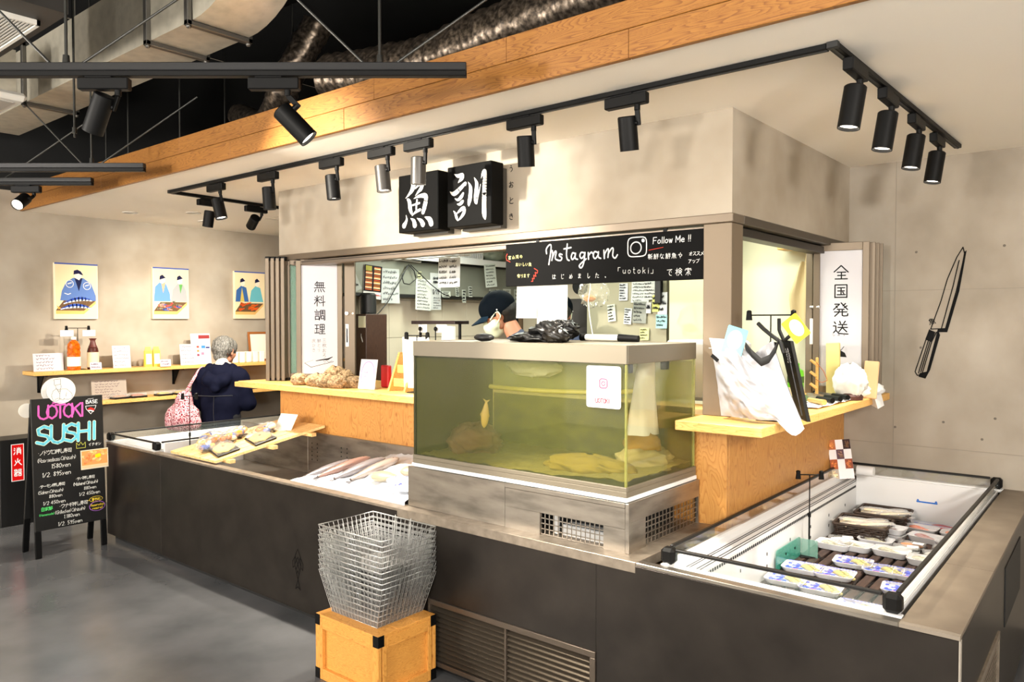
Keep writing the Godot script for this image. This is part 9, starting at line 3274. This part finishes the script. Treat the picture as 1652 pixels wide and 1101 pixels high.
func worker(o: Node3D, skin: Material):
	var hc := V(0, 1.695, 0.21)
	var fwd := V(0, -0.42, 0.9).normalized()
	var up := (V(0, 1, 0) - fwd * fwd.y).normalized()
	var rt := fwd.cross(up).normalized()
	var body := [[V(0, 0.95, -0.03), V(0, 1.12, 0.0), 0.13, 0.125, 1.2], [V(0, 1.12, 0), V(0, 1.36, 0.05), 0.125, 0.14, 1.25], [V(-0.13, 1.46, 0.06), V(0.13, 1.46, 0.06), 0.075, 0.075], [V(0, 1.47, 0.06), V(0, 1.62, 0.14), 0.062, 0.055]]
	for s in [-1.0, 1.0]:
		body += [[V(s * 0.185, 1.46, 0.06), V(s * 0.24, 1.18, 0.10), 0.05, 0.042], [V(s * 0.24, 1.18, 0.10), V(s * 0.17, 1.06, 0.33), 0.04, 0.028], [V(s * 0.085, 0.93, -0.03), V(s * 0.095, 0.50, 0.0), 0.09, 0.056], [V(s * 0.095, 0.50, 0.0), V(s * 0.10, 0.09, -0.03), 0.055, 0.037], [V(s * 0.10, 0.045, -0.05), V(s * 0.11, 0.035, 0.15), 0.038, 0.032]]
	var b := blob(body, 0.014, 0.04)
	b = blob(head_bones(hc, fwd, up), 0.0042, 0.018, [], b)
	for s in [-1.0, 1.0]:
		b = blob(hand_bones(V(s * 0.17, 1.06, 0.33), V(-s * 0.3, -0.25, 0.9).normalized(), V(0, -1, 0), V(-s, 0, 0), 0.55), 0.0038, 0.008, [], b)
	part("body", b, skin, o)
	face_parts(o, hc, fwd, up, mt(0.05, 0.04, 0.04, 0.8))
	# cropped dark hair under the cap
	b = blob([[hc + up * 0.03 - fwd * 0.035, hc + up * 0.03, 0.090, 0.082], [hc - fwd * 0.05, hc - up * 0.035 - fwd * 0.045, 0.075, 0.055]], 0.0055, 0.03, [[hc - up * 0.04 + fwd * 0.08, hc + up * 0.03 + fwd * 0.10, 0.088, 0.08], [hc - rt * 0.1 - up * 0.02, hc + rt * 0.1 - up * 0.02, 0.024, 0.024]], null, 0.003, 3, 60.0)
	part("hair", b, mt(0.03, 0.028, 0.028, 0.6), o)
	# cap: crown, peak, button, mark
	b = blob([[hc + up * 0.052 - fwd * 0.030, hc + up * 0.052 + fwd * 0.028, 0.100, 0.094], [hc + up * 0.09 - fwd * 0.01, hc + up * 0.10 + fwd * 0.0, 0.07, 0.06]], 0.0055, 0.03, [[hc - up * 0.095 - fwd * 0.1, hc - up * 0.085 + fwd * 0.12, 0.11, 0.115]])
	var capm := mt(0.03, 0.055, 0.08, 0.85, 0.0, 0.15)
	var cap := part("cap", b, capm, o)
	b = MB.new()
	var g := []
	for j in 2:
		pass
	for i in 17:
		var a := lerpf(-1.15, 1.15, i / 16.0)
		var row := []
		for j in 8:
			var t := j / 7.0
			var r := 0.096 + 0.085 * t * cos(a * 0.75)
			row.append(hc + up * (0.036 - 0.022 * t - 0.014 * a * a) + rt * sin(a) * (0.096 + 0.01 * t) + fwd * (cos(a) * r + 0.024))
		g.append(row)
	b.sheet(g)
	var g2 := []
	for row in g:
		g2.append(row.map(func(p): return p - up * 0.004))
	b.sheet(g2)
	part("peak", b, mt(0.07, 0.14, 0.20, 0.7, 0.0, 0.2), cap)
	b = MB.new()
	b.ball(hc + up * 0.162 - fwd * 0.005, V(0.01, 0.006, 0.01), 10, 5)
	part("button", b, capm, cap)
	b = MB.new()
	for s in [-1.0, 1.0]:
		b.ball(hc + rt * 0.098 * s + up * 0.032 - fwd * 0.005, V(0.004, 0.005, 0.005), 8, 5)
	part("mark", b, mt(0.9, 0.9, 0.9, 0.5), cap)
	# mask with ear loops
	b = blob([[hc - up * 0.03 + fwd * 0.098, hc - up * 0.075 + fwd * 0.078, 0.034, 0.034], [hc - up * 0.045 + rt * 0.045 + fwd * 0.055, hc - up * 0.06 + fwd * 0.08, 0.040, 0.045], [hc - up * 0.045 - rt * 0.045 + fwd * 0.055, hc - up * 0.06 + fwd * 0.08, 0.040, 0.045], [hc - up * 0.09 + fwd * 0.05, hc - up * 0.10 + fwd * 0.065, 0.035, 0.03]], 0.0045, 0.03)
	var mask := part("mask", b, mt(0.80, 0.84, 0.74, 0.8), o)
	for s in [-1.0, 1.0]:
		b = MB.new()
		b.tube(smooth([hc + rt * 0.075 * s - up * 0.01 + fwd * 0.065, hc + rt * 0.084 * s + up * 0.018 + fwd * 0.02, hc + rt * 0.090 * s + up * 0.022 - fwd * 0.005, hc + rt * 0.088 * s - up * 0.012 - fwd * 0.012, hc + rt * 0.082 * s - up * 0.04 + fwd * 0.02, hc + rt * 0.072 * s - up * 0.06 + fwd * 0.05], 18), 0.0045, 6)
		part("ear_loop", b, mt(0.80, 0.84, 0.74, 0.8), mask)
	# shirt, collar, apron, trousers, shoes
	var sh := [[V(0, 0.93, -0.03), V(0, 1.12, 0.0), 0.155, 0.15, 1.2], [V(0, 1.12, 0), V(0, 1.36, 0.05), 0.15, 0.165, 1.25], [V(-0.14, 1.465, 0.06), V(0.14, 1.465, 0.06), 0.088, 0.088], [V(0, 1.50, 0.07), V(0, 1.535, 0.09), 0.085, 0.07]]
	for s in [-1.0, 1.0]:
		sh += [[V(s * 0.19, 1.465, 0.06), V(s * 0.235, 1.24, 0.09), 0.07, 0.068]]
	b = blob(sh, 0.012, 0.045, [], null, 0.008, 14, 10.0)
	part("shirt", b, mt(0.13, 0.17, 0.27, 0.75), o)
	b = MB.new()
	var ring := []
	for k in 20:
		var a := TAU * k / 20.0
		ring.append(V(cos(a) * 0.074, 1.545 + 0.028 * -sin(a), 0.105 + sin(a) * 0.066))
	b.tube(ring, 0.009, 8, true)
	part("collar", b, mt(0.02, 0.02, 0.025, 0.7), o)
	var tr := [[V(0, 0.94, -0.03), V(0, 0.98, -0.03), 0.16, 0.15, 1.2]]
	for s in [-1.0, 1.0]:
		tr += [[V(s * 0.088, 0.92, -0.03), V(s * 0.095, 0.50, 0.0), 0.105, 0.075], [V(s * 0.095, 0.50, 0.0), V(s * 0.10, 0.10, -0.03), 0.075, 0.062]]
	part("trousers", blob(tr, 0.015, 0.03), mt(0.07, 0.07, 0.08, 0.8), o)
	for s in [-1.0, 1.0]:
		part("boot", blob([[V(s * 0.10, 0.052, -0.06), V(s * 0.11, 0.048, 0.16), 0.05, 0.045], [V(s * 0.10, 0.08, -0.04), V(s * 0.10, 0.16, -0.03), 0.05, 0.06]], 0.01, 0.02), mt(0.85, 0.85, 0.85, 0.4), o)
